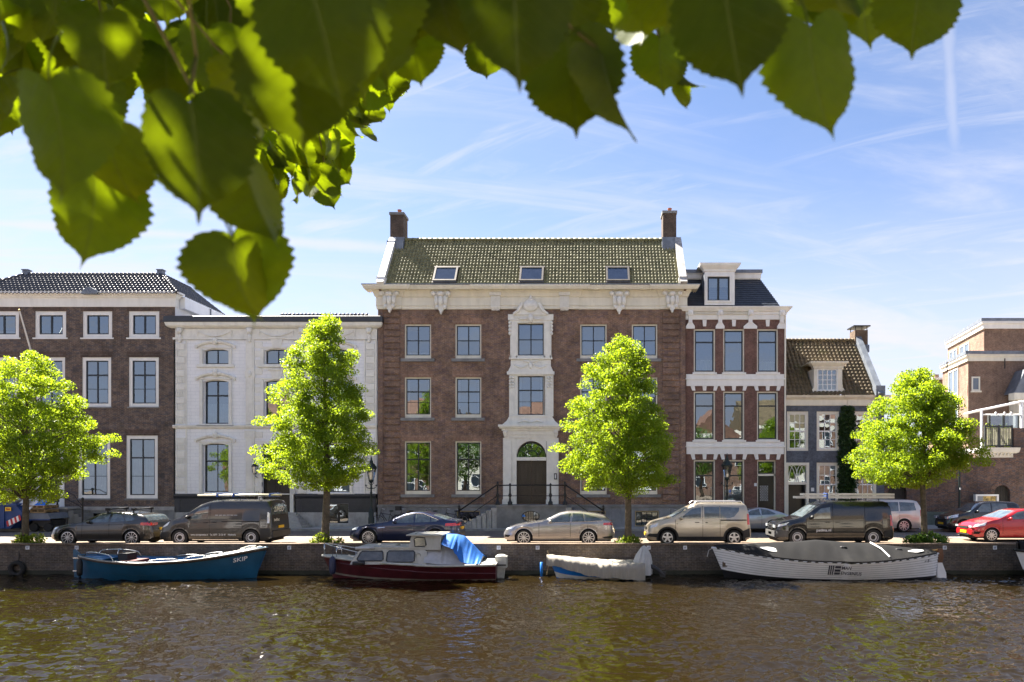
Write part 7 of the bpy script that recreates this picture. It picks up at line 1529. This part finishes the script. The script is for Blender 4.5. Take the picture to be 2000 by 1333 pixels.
# ------------------------------------------------------------------ boats
class Hull:
    def __init__(s, x0, L, B, yc, sheer, bow='right', stern=.0, rake=.35, draft=.3, vee=.55, fwd=.5, srake=.08, tfull=None, bowfull=.55):
        s.x0, s.L, s.B, s.yc, s.bow, s.stern, s.rake, s.draft, s.vee, s.fwd, s.srake = x0, L, B, yc, bow, stern, rake, draft, vee, fwd, srake
        s.sh = lambda t: float(np.interp(t, *zip(*sheer))); g = np.linspace(0, 1, 101); v = np.interp(g, *zip(*sheer)); v = np.convolve(np.pad(v, 8, 'edge'), np.ones(17)/17, 'valid'); s.sh = lambda t: float(np.interp(t, g, v)); s.bf = bowfull
    def beam(s, t):               # t: 0 stern .. 1 bow
        b = math.sin(PI*min(1, (1-t)/1.1)/2*1.1)**s.bf if t > .45 else 1.0
        if t < .45: u = t/.45; b = s.stern+(1-s.stern)*math.sin(PI/2*u)**.6
        return max(0.004, b*s.B/2)
    def pt(s, t, q, side, off=0.0):   # q: 0 keel .. 1 gunwale
        zg = WZ+s.sh(t); zk = WZ-s.draft*(1-.8*t**6); b = s.beam(t)+off; z = zk+(zg-zk)*q
        y = b*(q**s.vee)*(1-.06*(1-q)); k = (z-WZ)
        x = t*s.L+s.rake*max(0, q-.2)*t**5-s.srake*q*(1-t)**5-s.rake*.9*(1-q)*t**5
        if s.bow == 'left': x = s.L-x
        return (s.x0+x, s.yc+side*y, z)
    def skin(s, name, mat, parent, q0=0, q1=1, n=44, m=9, off=0.0, sides=(-1, 1), smooth=True):
        mb = MB()
        for sd_ in sides: mb.grid([[s.pt(t, q, sd_, off) for q in np.linspace(q0, q1, m)] for t in np.linspace(0, 1, n)])
        if s.stern > 0:
            r = [s.pt(0, q, -1, off) for q in np.linspace(q0, q1, m)]+[s.pt(0, q, 1, off) for q in np.linspace(q1, q0, m)]; mb.add(r, [tuple(range(len(r)))])
        return mb.build(name, mat, parent, smooth)
    def rail(s, name, mat, parent, r=.04, q=1.0, off=.01, t0=0.0, t1=1.0, dz=0.0):
        mb = MB()
        for sd_ in (-1, 1): mb.tube([Vector(s.pt(t, q, sd_, off))+Vector((0, 0, dz)) for t in np.linspace(t0, t1, 36)], r, 6)
        return mb.build(name, mat, parent, True)
    def deck(s, name, mat, parent, t0, t1, dz, ins=.02, camber=.0):
        mb = MB(); rows = []
        for t in np.linspace(t0, t1, 20):
            a, b = s.pt(t, 1, -1), s.pt(t, 1, 1); rows.append([(a[0], a[1]+(b[1]-a[1])*u, a[2]+dz+camber*(1-(2*u-1)**2)) for u in np.linspace(ins, 1-ins, 7)])
        mb.grid(rows); return mb.build(name, mat, parent, True)
def hull_text(h, name, body, mat, parent, t, q, size, width, dq=0.0, dirx=1, off=.03, slope=0.0):
    p = h.pt(t, q, -1, off); p2 = h.pt(t+.03*(1 if h.bow == 'right' else -1), q, -1, off); ux = (Vector(p2)-Vector(p)).normalized(); up = (Vector(h.pt(t, q+.1, -1, off))-Vector(p)).normalized()
    return text(name, body, mat, parent, Vector(p)-Vector((0, .01, 0)), size, ux=ux, uz=up, width=width, bold=.012)
BY = 28.35
# blue open launch
BB = M('blue_hull_paint', (.014,.085,.165), .35, var=.15, vs=1.5, coat=.3, dirt=.15, dirtcol=(.03,.08,.13)); RUB = M('brown_rubbing_strake', (.06,.042,.03), .55, var=.25); INB = M('inner_blue', (.02,.12,.30), .5, var=.1); STAIN = M('stainless', (.55,.55,.55), .25, 1.0, var=.05)
b1 = thing('blue_launch', 'blue open launch with brown rubbing strake, steel rails and the name SKIP', 'boat', (X(335, BY), BY, WZ))
x0 = X(160, BY); L = X(512, BY)-x0
h = Hull(x0, L, 2.15, BY, [(0,.92),(.15,.78),(.4,.68),(.65,.76),(.85,.98),(1,1.22)], 'right', .0, .25, .3, .42, srake=.1, bowfull=.5)
h.skin('hull', BB, b1); h.skin('inner_hull', INB, b1, .35, .99, off=-.06); h.rail('rubbing_strake', RUB, b1, .065, .96, .015); h.rail('gunwale', BB, b1, .035, 1.0, -.02); h.rail('strake_edge', M('pale_strake_edge', (.5,.46,.4), .5), b1, .012, 1.0, .06)
h.deck('floor', M('grey_floor', (.09,.08,.07), .8), b1, .1, .9, -.5, .12); h.deck('fore_deck', INB, b1, .82, .985, -.03, .03, .05); h.deck('aft_deck', INB, b1, .03, .16, -.05, .05, .03)
for t in (.3, .5, .68): a, c_ = h.pt(t, .8, -1), h.pt(t, .8, 1); mb = MB(); mb.box(a[0]-.16, a[0]+.16, a[1]+.08, c_[1]-.08, a[2]-.03, a[2]+.03); mb.build('bench', RUB, b1)
for t0, t1, hh in ((.06, .26, .26), (.44, .60, .10), (.62, .74, .12)):
    for sd_ in (-1, 1):
        mb = MB(); P = [Vector(h.pt(t, 1, sd_, -.05))+Vector((0, 0, hh*math.sin(PI*min(1, max(0, (t-t0)/(t1-t0)))) ** .25)) for t in np.linspace(t0, t1, 12)]; mb.tube(P, .018, 6); mb.build('grab_rail', STAIN, b1, True)
mb = MB(); cx_ = h.pt(.26, 1, 1)[0]; mb.box(cx_-.2, cx_+.15, BY-.3, BY+.3, WZ+.25, WZ+.98); mb.build('steering_console', PLASTIC, b1); mb = MB(); mb.tube([(cx_-.28, BY+.2*math.cos(t), WZ+.95+.2*math.sin(t)) for t in np.linspace(0, 2*PI, 17)], .016, 5); mb.build('steering_wheel', STAIN, b1)
mb = MB(); mb.box(cx_+.0, cx_+.55, BY-.45, BY+.45, WZ+.3, WZ+.72); mb.build('engine_box', M('dark_red_box', (.10,.02,.02), .6), b1)
r_ = h.pt(0, 1, -1); mb = MB(); mb.prism([(r_[0]-.16, WZ-.3), (r_[0]+.02, WZ-.3), (r_[0]+.02, WZ+.95), (r_[0]-.16, WZ+1.12), (r_[0]-.22, WZ+1.1)], BY-.04, BY+.04); mb.build('rudder', BB, b1, fix=True)
for z in (.25, .75): mb = MB(); mb.box(r_[0]-.22, r_[0]+.1, BY-.055, BY+.055, WZ+z, WZ+z+.06); mb.build('rudder_hinge', STAIN, b1)
mb = MB(); p = h.pt(.05, .9, -1, .1); mb.lathe([(0, -.62), (.09, -.58), (.105, -.45), (.105, -.1), (.07, .02), (.03, .05)], (p[0], p[1]-.08, p[2]), 12); fd = mb.build('fender', M('black_fender', (.014,.014,.015), .5), b1, True)
mb = MB()
for i in range(12): q = h.pt(.72+i*.022, 1, -1, -.1+random.uniform(-.03, .03)); mb.ball((q[0], q[1]+.1+random.uniform(0, .2), q[2]+.04), .13, .09, .05, 8, 4)
mb.build('folded_cover', M('pale_canvas', (.50,.48,.43), .8, var=.2), b1, True)
mb = MB(); q = h.pt(.93, 1, 0); mb.tube([(q[0]-.5, BY, q[2]+.02), (q[0]-.2, BY+.1, q[2]+.12), (q[0]+.1, BY, q[2]+.14)], .03, 6); mb.build('rope_coil', M('pale_rope', (.55,.52,.46), .9), b1)
hull_text(h, 'name_lettering', 'SKIP', WPRINT, b1, .865, .70, .24, .52)

# maroon cabin cruiser
MA = M('maroon_hull_paint', (.08,.015,.021), .4, var=.2, coat=.2, dirt=.2); GRP = M('dirty_white_gelcoat', (.42,.41,.37), .5, var=.12, dirt=.75, dirtcol=(.23,.24,.15), streak=True); CANV = M('grey_canvas', (.40,.40,.41), .85, var=.16, dirt=.5, dirtcol=(.24,.25,.2)); BTARP = M('blue_tarp_boat', (.012,.11,.40), .6, var=.25)
b2 = thing('cabin_cruiser', 'weathered maroon cabin cruiser with grey canvas hood and blue tarpaulin', 'boat', (X(805, BY), BY, WZ))
x0 = X(640, BY); L = X(970, BY)-x0
h = Hull(x0, L, 2.3, BY, [(0,.62),(.3,.60),(.6,.66),(.85,.78),(1,.90)], 'left', .82, .25, .3, .5, bowfull=.55)
h.skin('hull', MA, b2); h.skin('boot_stripe', M('grey_boot_stripe', (.22,.2,.17), .6), b2, .28, .36, off=.012); h.rail('rubbing_strake', GRP, b2, .05, .99, .02); h.deck('deck', GRP, b2, .0, .99, -.005, .0, .05)
mb = MB()
for sd_ in (-1, 1): mb.tube([h.pt(t, .62+.2*t, sd_, .012) for t in np.linspace(0, .93, 24)], .018, 5)
mb.build('chine_strake', MA, b2)
zd = WZ+.66; KZ = .80
def cabin(name, prof, w0, w1, mat):
    """superstructure from a side outline (px x, z above deck): width w0 at the foot to w1 at the roof"""
    n = len(prof); zmx = max(p[1] for p in prof); mb = MB(); lo = [(X(a, BY), z) for a, z in prof]
    def hw(z): return (w0+(w1-w0)*max(0, z)/zmx)/2
    A = [(x, BY-hw(z), zd+KZ*z) for x, z in lo]; B = [(x, BY+hw(z), zd+KZ*z) for x, z in lo]
    mb.add(A+B, [tuple(range(n)), tuple(range(2*n-1, n-1, -1))]+[(i, i+n, (i+1) % n+n, (i+1) % n) for i in range(n)])
    o = mb.build(name, mat, b2, 30, fix=True); return hw
hw = cabin('cabin', [(697,-.05),(700,.1),(714,.62),(722,.68),(833,.70),(842,.55),(842,-.05)], 1.72, 1.4, GRP)
def cab_win(name, pts, hw, off=.012, frame=True):
    for sd_ in (-1, 1):
        P = [(X(a, BY), BY+sd_*(hw(z)+off), zd+KZ*z) for a, z in pts]; g = MB().add(P, [tuple(range(len(P))) if sd_ < 0 else tuple(range(len(P)))[::-1]]).build(name, M('cabin_glass', (.10,.095,.085), .08, spec=.8, var=.3, vs=3), b2)
        MB().tube(P+P[:1], .022, 5).build('window_seal', PLASTIC, g)
def rrect(a, b, z0, z1, sl=0): return [(a+3, z0), (b-3, z0), (b, z0+.06), (b-sl*.3, z1-.06), (b-3, z1), (a+sl+3, z1), (a+sl, z1-.08), (a, z0+.08)]
cab_win('cabin_window', rrect(710, 760, .12, .57, 6), hw); cab_win('cabin_window', rrect(766, 819, .06, .58, 1), hw)
mb = MB(); mb.box(X(708, BY), X(838, BY), BY-.74, BY+.74, zd+KZ*.68, zd+KZ*.76); mb.build('cabin_roof', GRP, b2); mb = MB(); mb.box(X(745, BY), X(778, BY), BY-.3, BY+.3, zd+KZ*.76, zd+KZ*.83); mb.build('roof_hatch', GRP, b2)
mb = MB(); mb.tube([(X(706, BY), BY-.72, zd+KZ*.70), (X(742, BY), BY-.72, zd+KZ*.72)], .06, 8); mb.build('rolled_pad', CANV, b2)
mb = MB(); mb.tube([(X(704, BY), BY-.93, zd+KZ*.02), (X(726, BY), BY-.93, zd+KZ*.02)], .07, 8); mb.build('black_fender', PLASTIC, b2)
hw2 = cabin('wheelhouse', [(806,.62),(810,1.15),(812,1.28),(868,1.3),(868,.62)], 1.5, 1.36, GRP)
cab_win('wheelhouse_window', [(819,.78),(837,.78),(840,.86),(837,1.2),(822,1.22),(817,1.14)], hw2)
mb = MB(); mb.box(X(803, BY), X(872, BY), BY-.78, BY+.78, zd+KZ*1.29, zd+KZ*1.35); mb.build('wheelhouse_roof', GRP, b2)
mb = MB(); mb.tube([(X(817, BY), BY-.5, zd+KZ*1.36), (X(822, BY), BY-.5, zd+KZ*1.43), (X(862, BY), BY-.5, zd+KZ*1.43), (X(866, BY), BY-.5, zd+KZ*1.36)], .018, 6); mb.build('roof_rail', STAIN, b2)
def cloth(name, mat, parent, outline, w, ybase, folds, seed, zoff=0.0, n=34, thickdrop=None):
    """draped cloth over a ridge outline: (px, z ridge, z hem) samples, half width w at the hem"""
    rng_ = np.random.default_rng(seed); xs_ = np.linspace(outline[0][0], outline[-1][0], n); zr = np.interp(xs_, [p[0] for p in outline], [p[1] for p in outline]); zh = np.interp(xs_, [p[0] for p in outline], [p[2] for p in outline]); rows = []
    for i, a in enumerate(xs_):
        row = []; x = X(a, BY); ww = w(a) if callable(w) else w
        for u in np.linspace(-1, 1, 15):
            v = abs(u); z = zr[i]+(zh[i]-zr[i])*v**1.6; fo = folds*math.sin(i*1.25+2*math.sin(i*.6)+seed)*v*(.5+.5*math.sin(3*u+i*.37)); row.append((x+fo*.5, ybase+u*ww*(.35+.65*v**.6)+fo*np.sign(u), z+zoff+fo*.35))
        rows.append(row)
    mb = MB(); mb.grid(rows); return mb.build(name, mat, parent, True)
cv = cloth('canvas_hood', CANV, b2, [(838,zd+KZ*1.24,zd+KZ*.05),(868,zd+KZ*1.3,zd-.02),(902,zd+KZ*1.22,zd-.02),(922,zd+KZ*.75,zd-.02),(945,zd+KZ*.2,zd-.03)], .98, BY, .035, 3)
cloth('blue_tarpaulin', BTARP, b2, [(872,zd+KZ*1.33,zd+KZ*.92),(893,zd+KZ*1.31,zd+KZ*.72),(908,zd+KZ*1.22,zd+KZ*.1),(926,zd+KZ*.78,zd+KZ*.0),(944,zd+KZ*.28,zd+KZ*.02)], 1.08, BY, .06, 8)
mb = MB(); mb.lathe([(.09, 0), (.09, .05), (.03, .06)], (X(826, BY), BY-hw(.35)-.02, zd+KZ*.35), 12, 'y'); mb.build('vent_disc', PLASTIC, b2)
mb = MB()
for sd_ in (-1, 1):
    P = [Vector(h.pt(t, 1, sd_, -.08)) for t in np.linspace(.99, .72, 8)]; mb.tube([p+Vector((0, 0, .46-.03*i)) if i < 7 else p for i, p in enumerate(P)], .02, 6)
    for i in (0, 2, 5): mb.tube([P[i], P[i]+Vector((0, 0, .46-.03*i))], .016, 5)
mb.build('bow_rail', STAIN, b2, True)
p = h.pt(.93, .9, -1, .1); mb = MB(); mb.lathe([(0, -.66), (.1, -.6), (.13, -.45), (.12, -.1), (.07, .02), (.03, .05)], (p[0], p[1]-.06, p[2]+.1), 12); mb.build('fender', M('navy_fender', (.02,.025,.06), .5), b2, True); mb = MB(); mb.tube([(p[0], p[1]-.06, p[2]+.12), (p[0], p[1]+.05, p[2]+.55)], .012, 5); mb.build('fender_rope', M('dark_rope', (.05,.05,.06), .9), b2)
ob = [X(980, BY), BY-.1]; mb = MB(); mb.box(ob[0]-.22, ob[0]+.22, ob[1]-.2, ob[1]+.2, WZ+.42, WZ+.86); mb.ball((ob[0], ob[1], WZ+.84), .23, .21, .10, 12, 6); mo = mb.build('outboard_cowl', GRP, b2, 40)
mb = MB(); mb.prism([(ob[0]-.2, WZ+.42), (ob[0]+.15, WZ+.42), (ob[0]+.06, WZ-.3), (ob[0]-.1, WZ-.3)], ob[1]-.08, ob[1]+.08); mb.box(ob[0]-.38, ob[0]-.1, ob[1]-.15, ob[1]+.15, WZ+.3, WZ+.6); mb.build('outboard_leg', M('pale_grey_leg', (.4,.4,.37), .5, var=.2, dirt=.4), b2)
mb = MB(); mb.box(ob[0]-.2, ob[0]+.2, ob[1]-.205, ob[1]-.2, WZ+.5, WZ+.56); mb.build('cowl_stripe', PLASTIC, mo)
mb = MB(); mb.box(X(944, BY), X(962, BY), BY-.9, BY+.9, zd-.1, zd+KZ*.02); mb.build('transom_board', GRP, b2)

# small dinghy under tarpaulin
b3 = thing('covered_dinghy', 'small blue dinghy under a draped pale tarpaulin with covered outboard', 'boat', (X(1165, BY), BY, WZ))
x0 = X(1078, BY); L = X(1252, BY)-x0
h = Hull(x0, L, 1.6, BY, [(0,.58),(.4,.56),(.8,.72),(1,.86)], 'left', .8, .2, .2, .45, bowfull=.5)
h.skin('hull', M('bright_blue_paint', (.008,.15,.55), .4, var=.1), b3); h.skin('hull_bottom', M('white_bottom', (.5,.5,.48), .5), b3, .1, .34, off=.01)
TARP = M('pale_tarp', (.29,.265,.22), .85, var=.12, dirt=.6, dirtcol=(.24,.21,.165), streak=True); rows = []; rng = np.random.default_rng(77)
ts = np.linspace(-.01, 1.015, 64)
for i, t in enumerate(ts):
    tt = min(max(t, 0), .999); row = []; g = np.array(h.pt(tt, 1, -1)); g2 = np.array(h.pt(tt, 1, 1)); dr = .50-.24*tt+.035*math.sin(i*.19+1)+.018*math.sin(i*.53+.4); ext = (t-tt)*h.L*-1
    for u in np.linspace(-1.25, 1.25, 31):
        v = abs(u); f = .01*math.sin(i*1.9+u*2+2*math.sin(i*.37))*max(0, v-.6)*2
        if v <= 1: c_ = g+(g2-g)*(u+1)/2; row.append((c_[0]+ext, c_[1], c_[2]+.05+.08*(1-v*v)*math.sin(PI*min(1, max(0, tt*1.05)))+.018*math.sin(i*.9+4*u)*math.sin(2.3*u+i*.31)))
        else: e = g if u < 0 else g2; k = (v-1)/.25; row.append((e[0]+ext, e[1]+np.sign(u)*(.05+f*2), e[2]+.05-k*(dr+.12)+f))
    rows.append(row)
MB().grid(rows).build('tarpaulin', TARP, b3, True)
mb = MB(); cx_, cz_ = X(1258, BY), WZ+.15; rr = []
for i, (z, r) in enumerate(((0, .44), (.25, .42), (.5, .38), (.75, .3), (.92, .2), (1.05, .12), (1.12, .02))): rr.append([(cx_-.12+.10*z+r*(1+.14*math.sin(a*7+i*.5))*math.cos(a)*.9, BY-.1+r*(1+.14*math.cos(a*8-i*.4))*math.sin(a), cz_+z) for a in np.linspace(0, 2*PI, 40)])
mb.grid(rr); mb.build('outboard_cover', M('white_cover', (.45,.44,.42), .8, var=.1, dirt=.3), b3, True)
mb = MB(); mb.tube([(cx_+.2, BY-.1, cz_+.35), (cx_+.5, BY-.1, cz_+.2), (cx_+.75, BY-.1, cz_-.02)], [.09, .08, .06], 8); mb.prism([(cx_+.55, cz_+.12), (cx_+.85, cz_+.1), (cx_+.8, cz_-.12), (cx_+.62, cz_-.08)], BY-.14, BY-.06); mb.build('outboard_leg', M('dark_leg', (.03,.03,.035), .5), b3)
q = h.pt(.99, 1, -1); mb = MB(); mb.tube([(q[0]-.06, BY, q[2]+.22), (q[0], BY, q[2]+.02), (q[0]-.02, BY-.1, q[2]-.4), (q[0]-.1, BY+.2, WZ+.1)], .015, 5); mb.build('mooring_rope', M('tan_rope', (.35,.27,.15), .9), b3); mb = MB(); mb.tube([(q[0]-.32, BY+.5, WZ-.1), (q[0]-.32, BY+.5, WZ+.55)], .06, 8); mb.build('blue_fender', M('bright_blue_paint', (.008,.15,.55), .4), b3, True)

# white clinker launch
b4 = thing('white_launch', 'long white clinker launch under a black cover, lettered MAN ENGENIUS', 'boat', (X(1610, BY), BY, WZ))
x0 = X(1402, BY); L = X(1826, BY)-x0; WH = M('white_hull_paint', (.72,.72,.73), .4, var=.04, dirt=.12); BOOT = M('black_boot_top', (.012,.012,.015), .5)
h = Hull(x0, L, 2.35, BY, [(0,.98),(.12,.84),(.35,.69),(.6,.70),(.8,.86),(.93,1.08),(1,1.22)], 'left', .0, .28, .3, .40, srake=.12, bowfull=.5)
h.skin('bottom', BOOT, b4, 0, .36); ns_ = 8
for i in range(ns_):
    q0, q1 = .34+.66*i/ns_, .34+.66*(i+1)/ns_
    for sd_ in (-1, 1):
        mb = MB(); mb.grid([[h.pt(t, q, sd_, o_) for q, o_ in ((q0-.012, -.01), (q0-.012, .045), (q1, .004))] for t in np.linspace(0, 1, 46)]); mb.build('strake', WH, b4, 40)
h.rail('gunwale', WH, b4, .04, 1.0, .02)
for i in range(1, ns_): h.rail('lap_shade_dirt_line', M('lap_shade_dirt_grey', (.25,.25,.26), .7), b4, .007, .34+.66*i/ns_-.02, .046)  # grey tubes put in for the shadow and dirt lines under the laps
COV = M('black_boat_cover', (.011,.011,.012), .85, spec=.15, var=.15, vs=1.2, dirt=.35, dirtcol=(.026,.024,.021)); rows = []
ts = np.linspace(.02, .985, 70)
for i, t in enumerate(ts):
    g, g2 = np.array(h.pt(t, 1.07, -1, .02)), np.array(h.pt(t, 1.07, 1, .02)); hgt = float(np.interp(t, [0,.05,.3,.55,.8,.95,1], [.0,.12,.56,.72,.42,.10,.0])); row = []
    for u in np.linspace(-1, 1, 19):
        c_ = g+(g2-g)*(u+1)/2; v = abs(u); f = .012*math.sin(i*1.3+3*u)*v*(1-v)*4; row.append((c_[0], c_[1], c_[2]+hgt*(1-v**1.2)+f))
    rows.append(row)
MB().grid(rows).build('boat_cover', COV, b4, True)
mb = MB()
for sd_ in (-1, 1): mb.grid([[h.pt(t, q, sd_, .03+.03*(q < 1)+.012*math.sin(i*2.1)*(q < 1)) for q in (1.07, .985-.012*math.sin(i*1.7))] for i, t in enumerate(np.linspace(.02, .985, 80))])
mb.build('cover_hem', M('black_hem', (.012,.012,.012), .6), b4)
for i, t in enumerate(np.linspace(.06, .94, 26)): a, c_ = h.pt(t, .975, -1, .05), h.pt(t, .93, -1, .05); mb = MB(); mb.tube([a, (a[0]+random.uniform(-.05, .05), c_[1], c_[2]+.0)], .008, 4); mb.build('cover_tie', WPRINT, b4)
def cov_pt(t, u):
    i = (t-.02)/.965*69; r = rows[int(i)]; j = (u+1)/2*18; return Vector(r[int(round(j))])
for t, u, wdt in ((.775, -.55, .42), (.12, -.5, .34)):
    p = cov_pt(t, u); q = cov_pt(t+.02, u); s2 = cov_pt(t, u+.15); ax = (p-q).normalized(); ay = (s2-p).normalized(); n_ = ax.cross(ay).normalized(); n_ = n_ if n_.z > 0 else -n_; P = [p+n_*.03+ax*wdt*math.cos(a)+ay*.11*math.sin(a)*(1+.18*math.cos(4*a)) for a in np.linspace(0, 2*PI, 25)[:-1]]; MB().add(P, [tuple(range(24))]).build('maker_badge', M('pale_badge', (.6,.6,.58), .6, var=0), b4)
p, q = cov_pt(.30, 0)+Vector((0, 0, .02)), cov_pt(.265, -.9)+Vector((0, 0, .03)); mb = MB(); mb.tube([p, (p+q)/2+Vector((0, -.1, .05)), q], .03, 6); mb.build('white_strap', WPRINT, b4)
for t in (.45, .2): p = cov_pt(t, -.35); mb = MB(); mb.ball(p, .14, .08, .03, 8, 4); mb.build('cover_vent', BOOT, b4)
r_ = h.pt(0, 1, -1); mb = MB(); mb.prism([(r_[0]-.05, WZ-.3), (r_[0]+.34, WZ-.3), (r_[0]+.30, WZ+.2), (r_[0]+.14, WZ+.62), (r_[0]-.04, WZ+.62)], BY-.035, BY+.035); mb.build('rudder_blade', WH, b4, fix=True)
mb = MB(); mb.prism([(r_[0]-.05, WZ+.6), (r_[0]+.15, WZ+.6), (r_[0]+.2, WZ+.8), (r_[0]+.16, WZ+1.15), (r_[0]-.02, WZ+1.15)], BY-.045, BY+.045); mb.build('rudder_head', M('varnished_wood', (.09,.032,.014), .35, var=.3, coat=.5), b4, fix=True)
mb = MB(); mb.tube([(r_[0]+.08, BY, WZ+1.12), (r_[0]-.5, BY-.05, WZ+1.02), (r_[0]-.95, BY-.05, WZ+.94)], [.03, .028, .022], 7); mb.build('tiller', M('light_wood', (.45,.27,.09), .45, var=.2), b4, True)
q = h.pt(.985, .45, -1, .04); mb = MB(); mb.box(q[0]-.04, q[0]+.14, q[1]-.05, q[1]+.02, q[2]-.02, q[2]+.18); mb.build('bow_fender', M('dark_wood', (.10,.07,.045), .6), b4); q = h.pt(1, 1, -1); mb = MB(); mb.tube([(q[0], BY-.05, q[2]-.02), (q[0]-.14, BY-.05, q[2]-.1), (q[0]-.2, BY-.05, q[2]-.35)], .014, 5); mb.build('bow_rope', M('pale_rope', (.55,.52,.46), .9), b4)
# emblem and name on the hull: three upright and three level bars
te = .525; qa, qb = .52, .90
def hp(t, q): return Vector(h.pt(t, q, -1, .052))
dt_ = .0075
for k in range(3): t0 = te-k*.0088; MB().quad(hp(t0, qa), hp(t0-.0056, qa), hp(t0-.0056, qb), hp(t0, qb)).build('emblem_bar', INK, b4)
for k in range(3): a = qa+k*(qb-qa)/3+.01; MB().quad(hp(te-.0275, a), hp(te-.0525, a), hp(te-.0525, a+.092), hp(te-.0275, a+.092)).build('emblem_bar', INK, b4)
hull_text(h, 'name_lettering', 'MAN', INK, b4, te-.0555, .745, .21, .34, off=.055); hull_text(h, 'name_lettering', 'ENGENIUS', INK, b4, te-.0555, .54, .21, .74, off=.055)
hull_text(h, 'stern_lettering', '= 8 -', INK, b4, .088, .80, .17, .36, off=.055)
# bow of the next boat
b5 = thing('moored_sloop', 'white boat with black cover of which only the bow shows past the white launch', 'boat', (X(2100, BY), BY, WZ))
x0 = X(1992, BY); h = Hull(x0, 7.5, 2.2, BY, [(0,.95),(.4,.7),(.8,.9),(1,1.15)], 'left', .0, .25, .3, .42, bowfull=.5)
h.skin('hull', WH, b5, .33, 1); h.skin('bottom', BOOT, b5, 0, .34); h.rail('gunwale', BOOT, b5, .06, .97, .02); h.deck('boat_cover', COV, b5, .03, .985, .0, 0, .35)
q = h.pt(1, 1, -1); mb = MB(); mb.lathe([(.035, 0), (.035, .3), (.06, .32), (.06, .36), (0, .38)], (q[0]+.1, BY, q[2]-.1), 8); mb.build('bow_post', BOOT, b5)
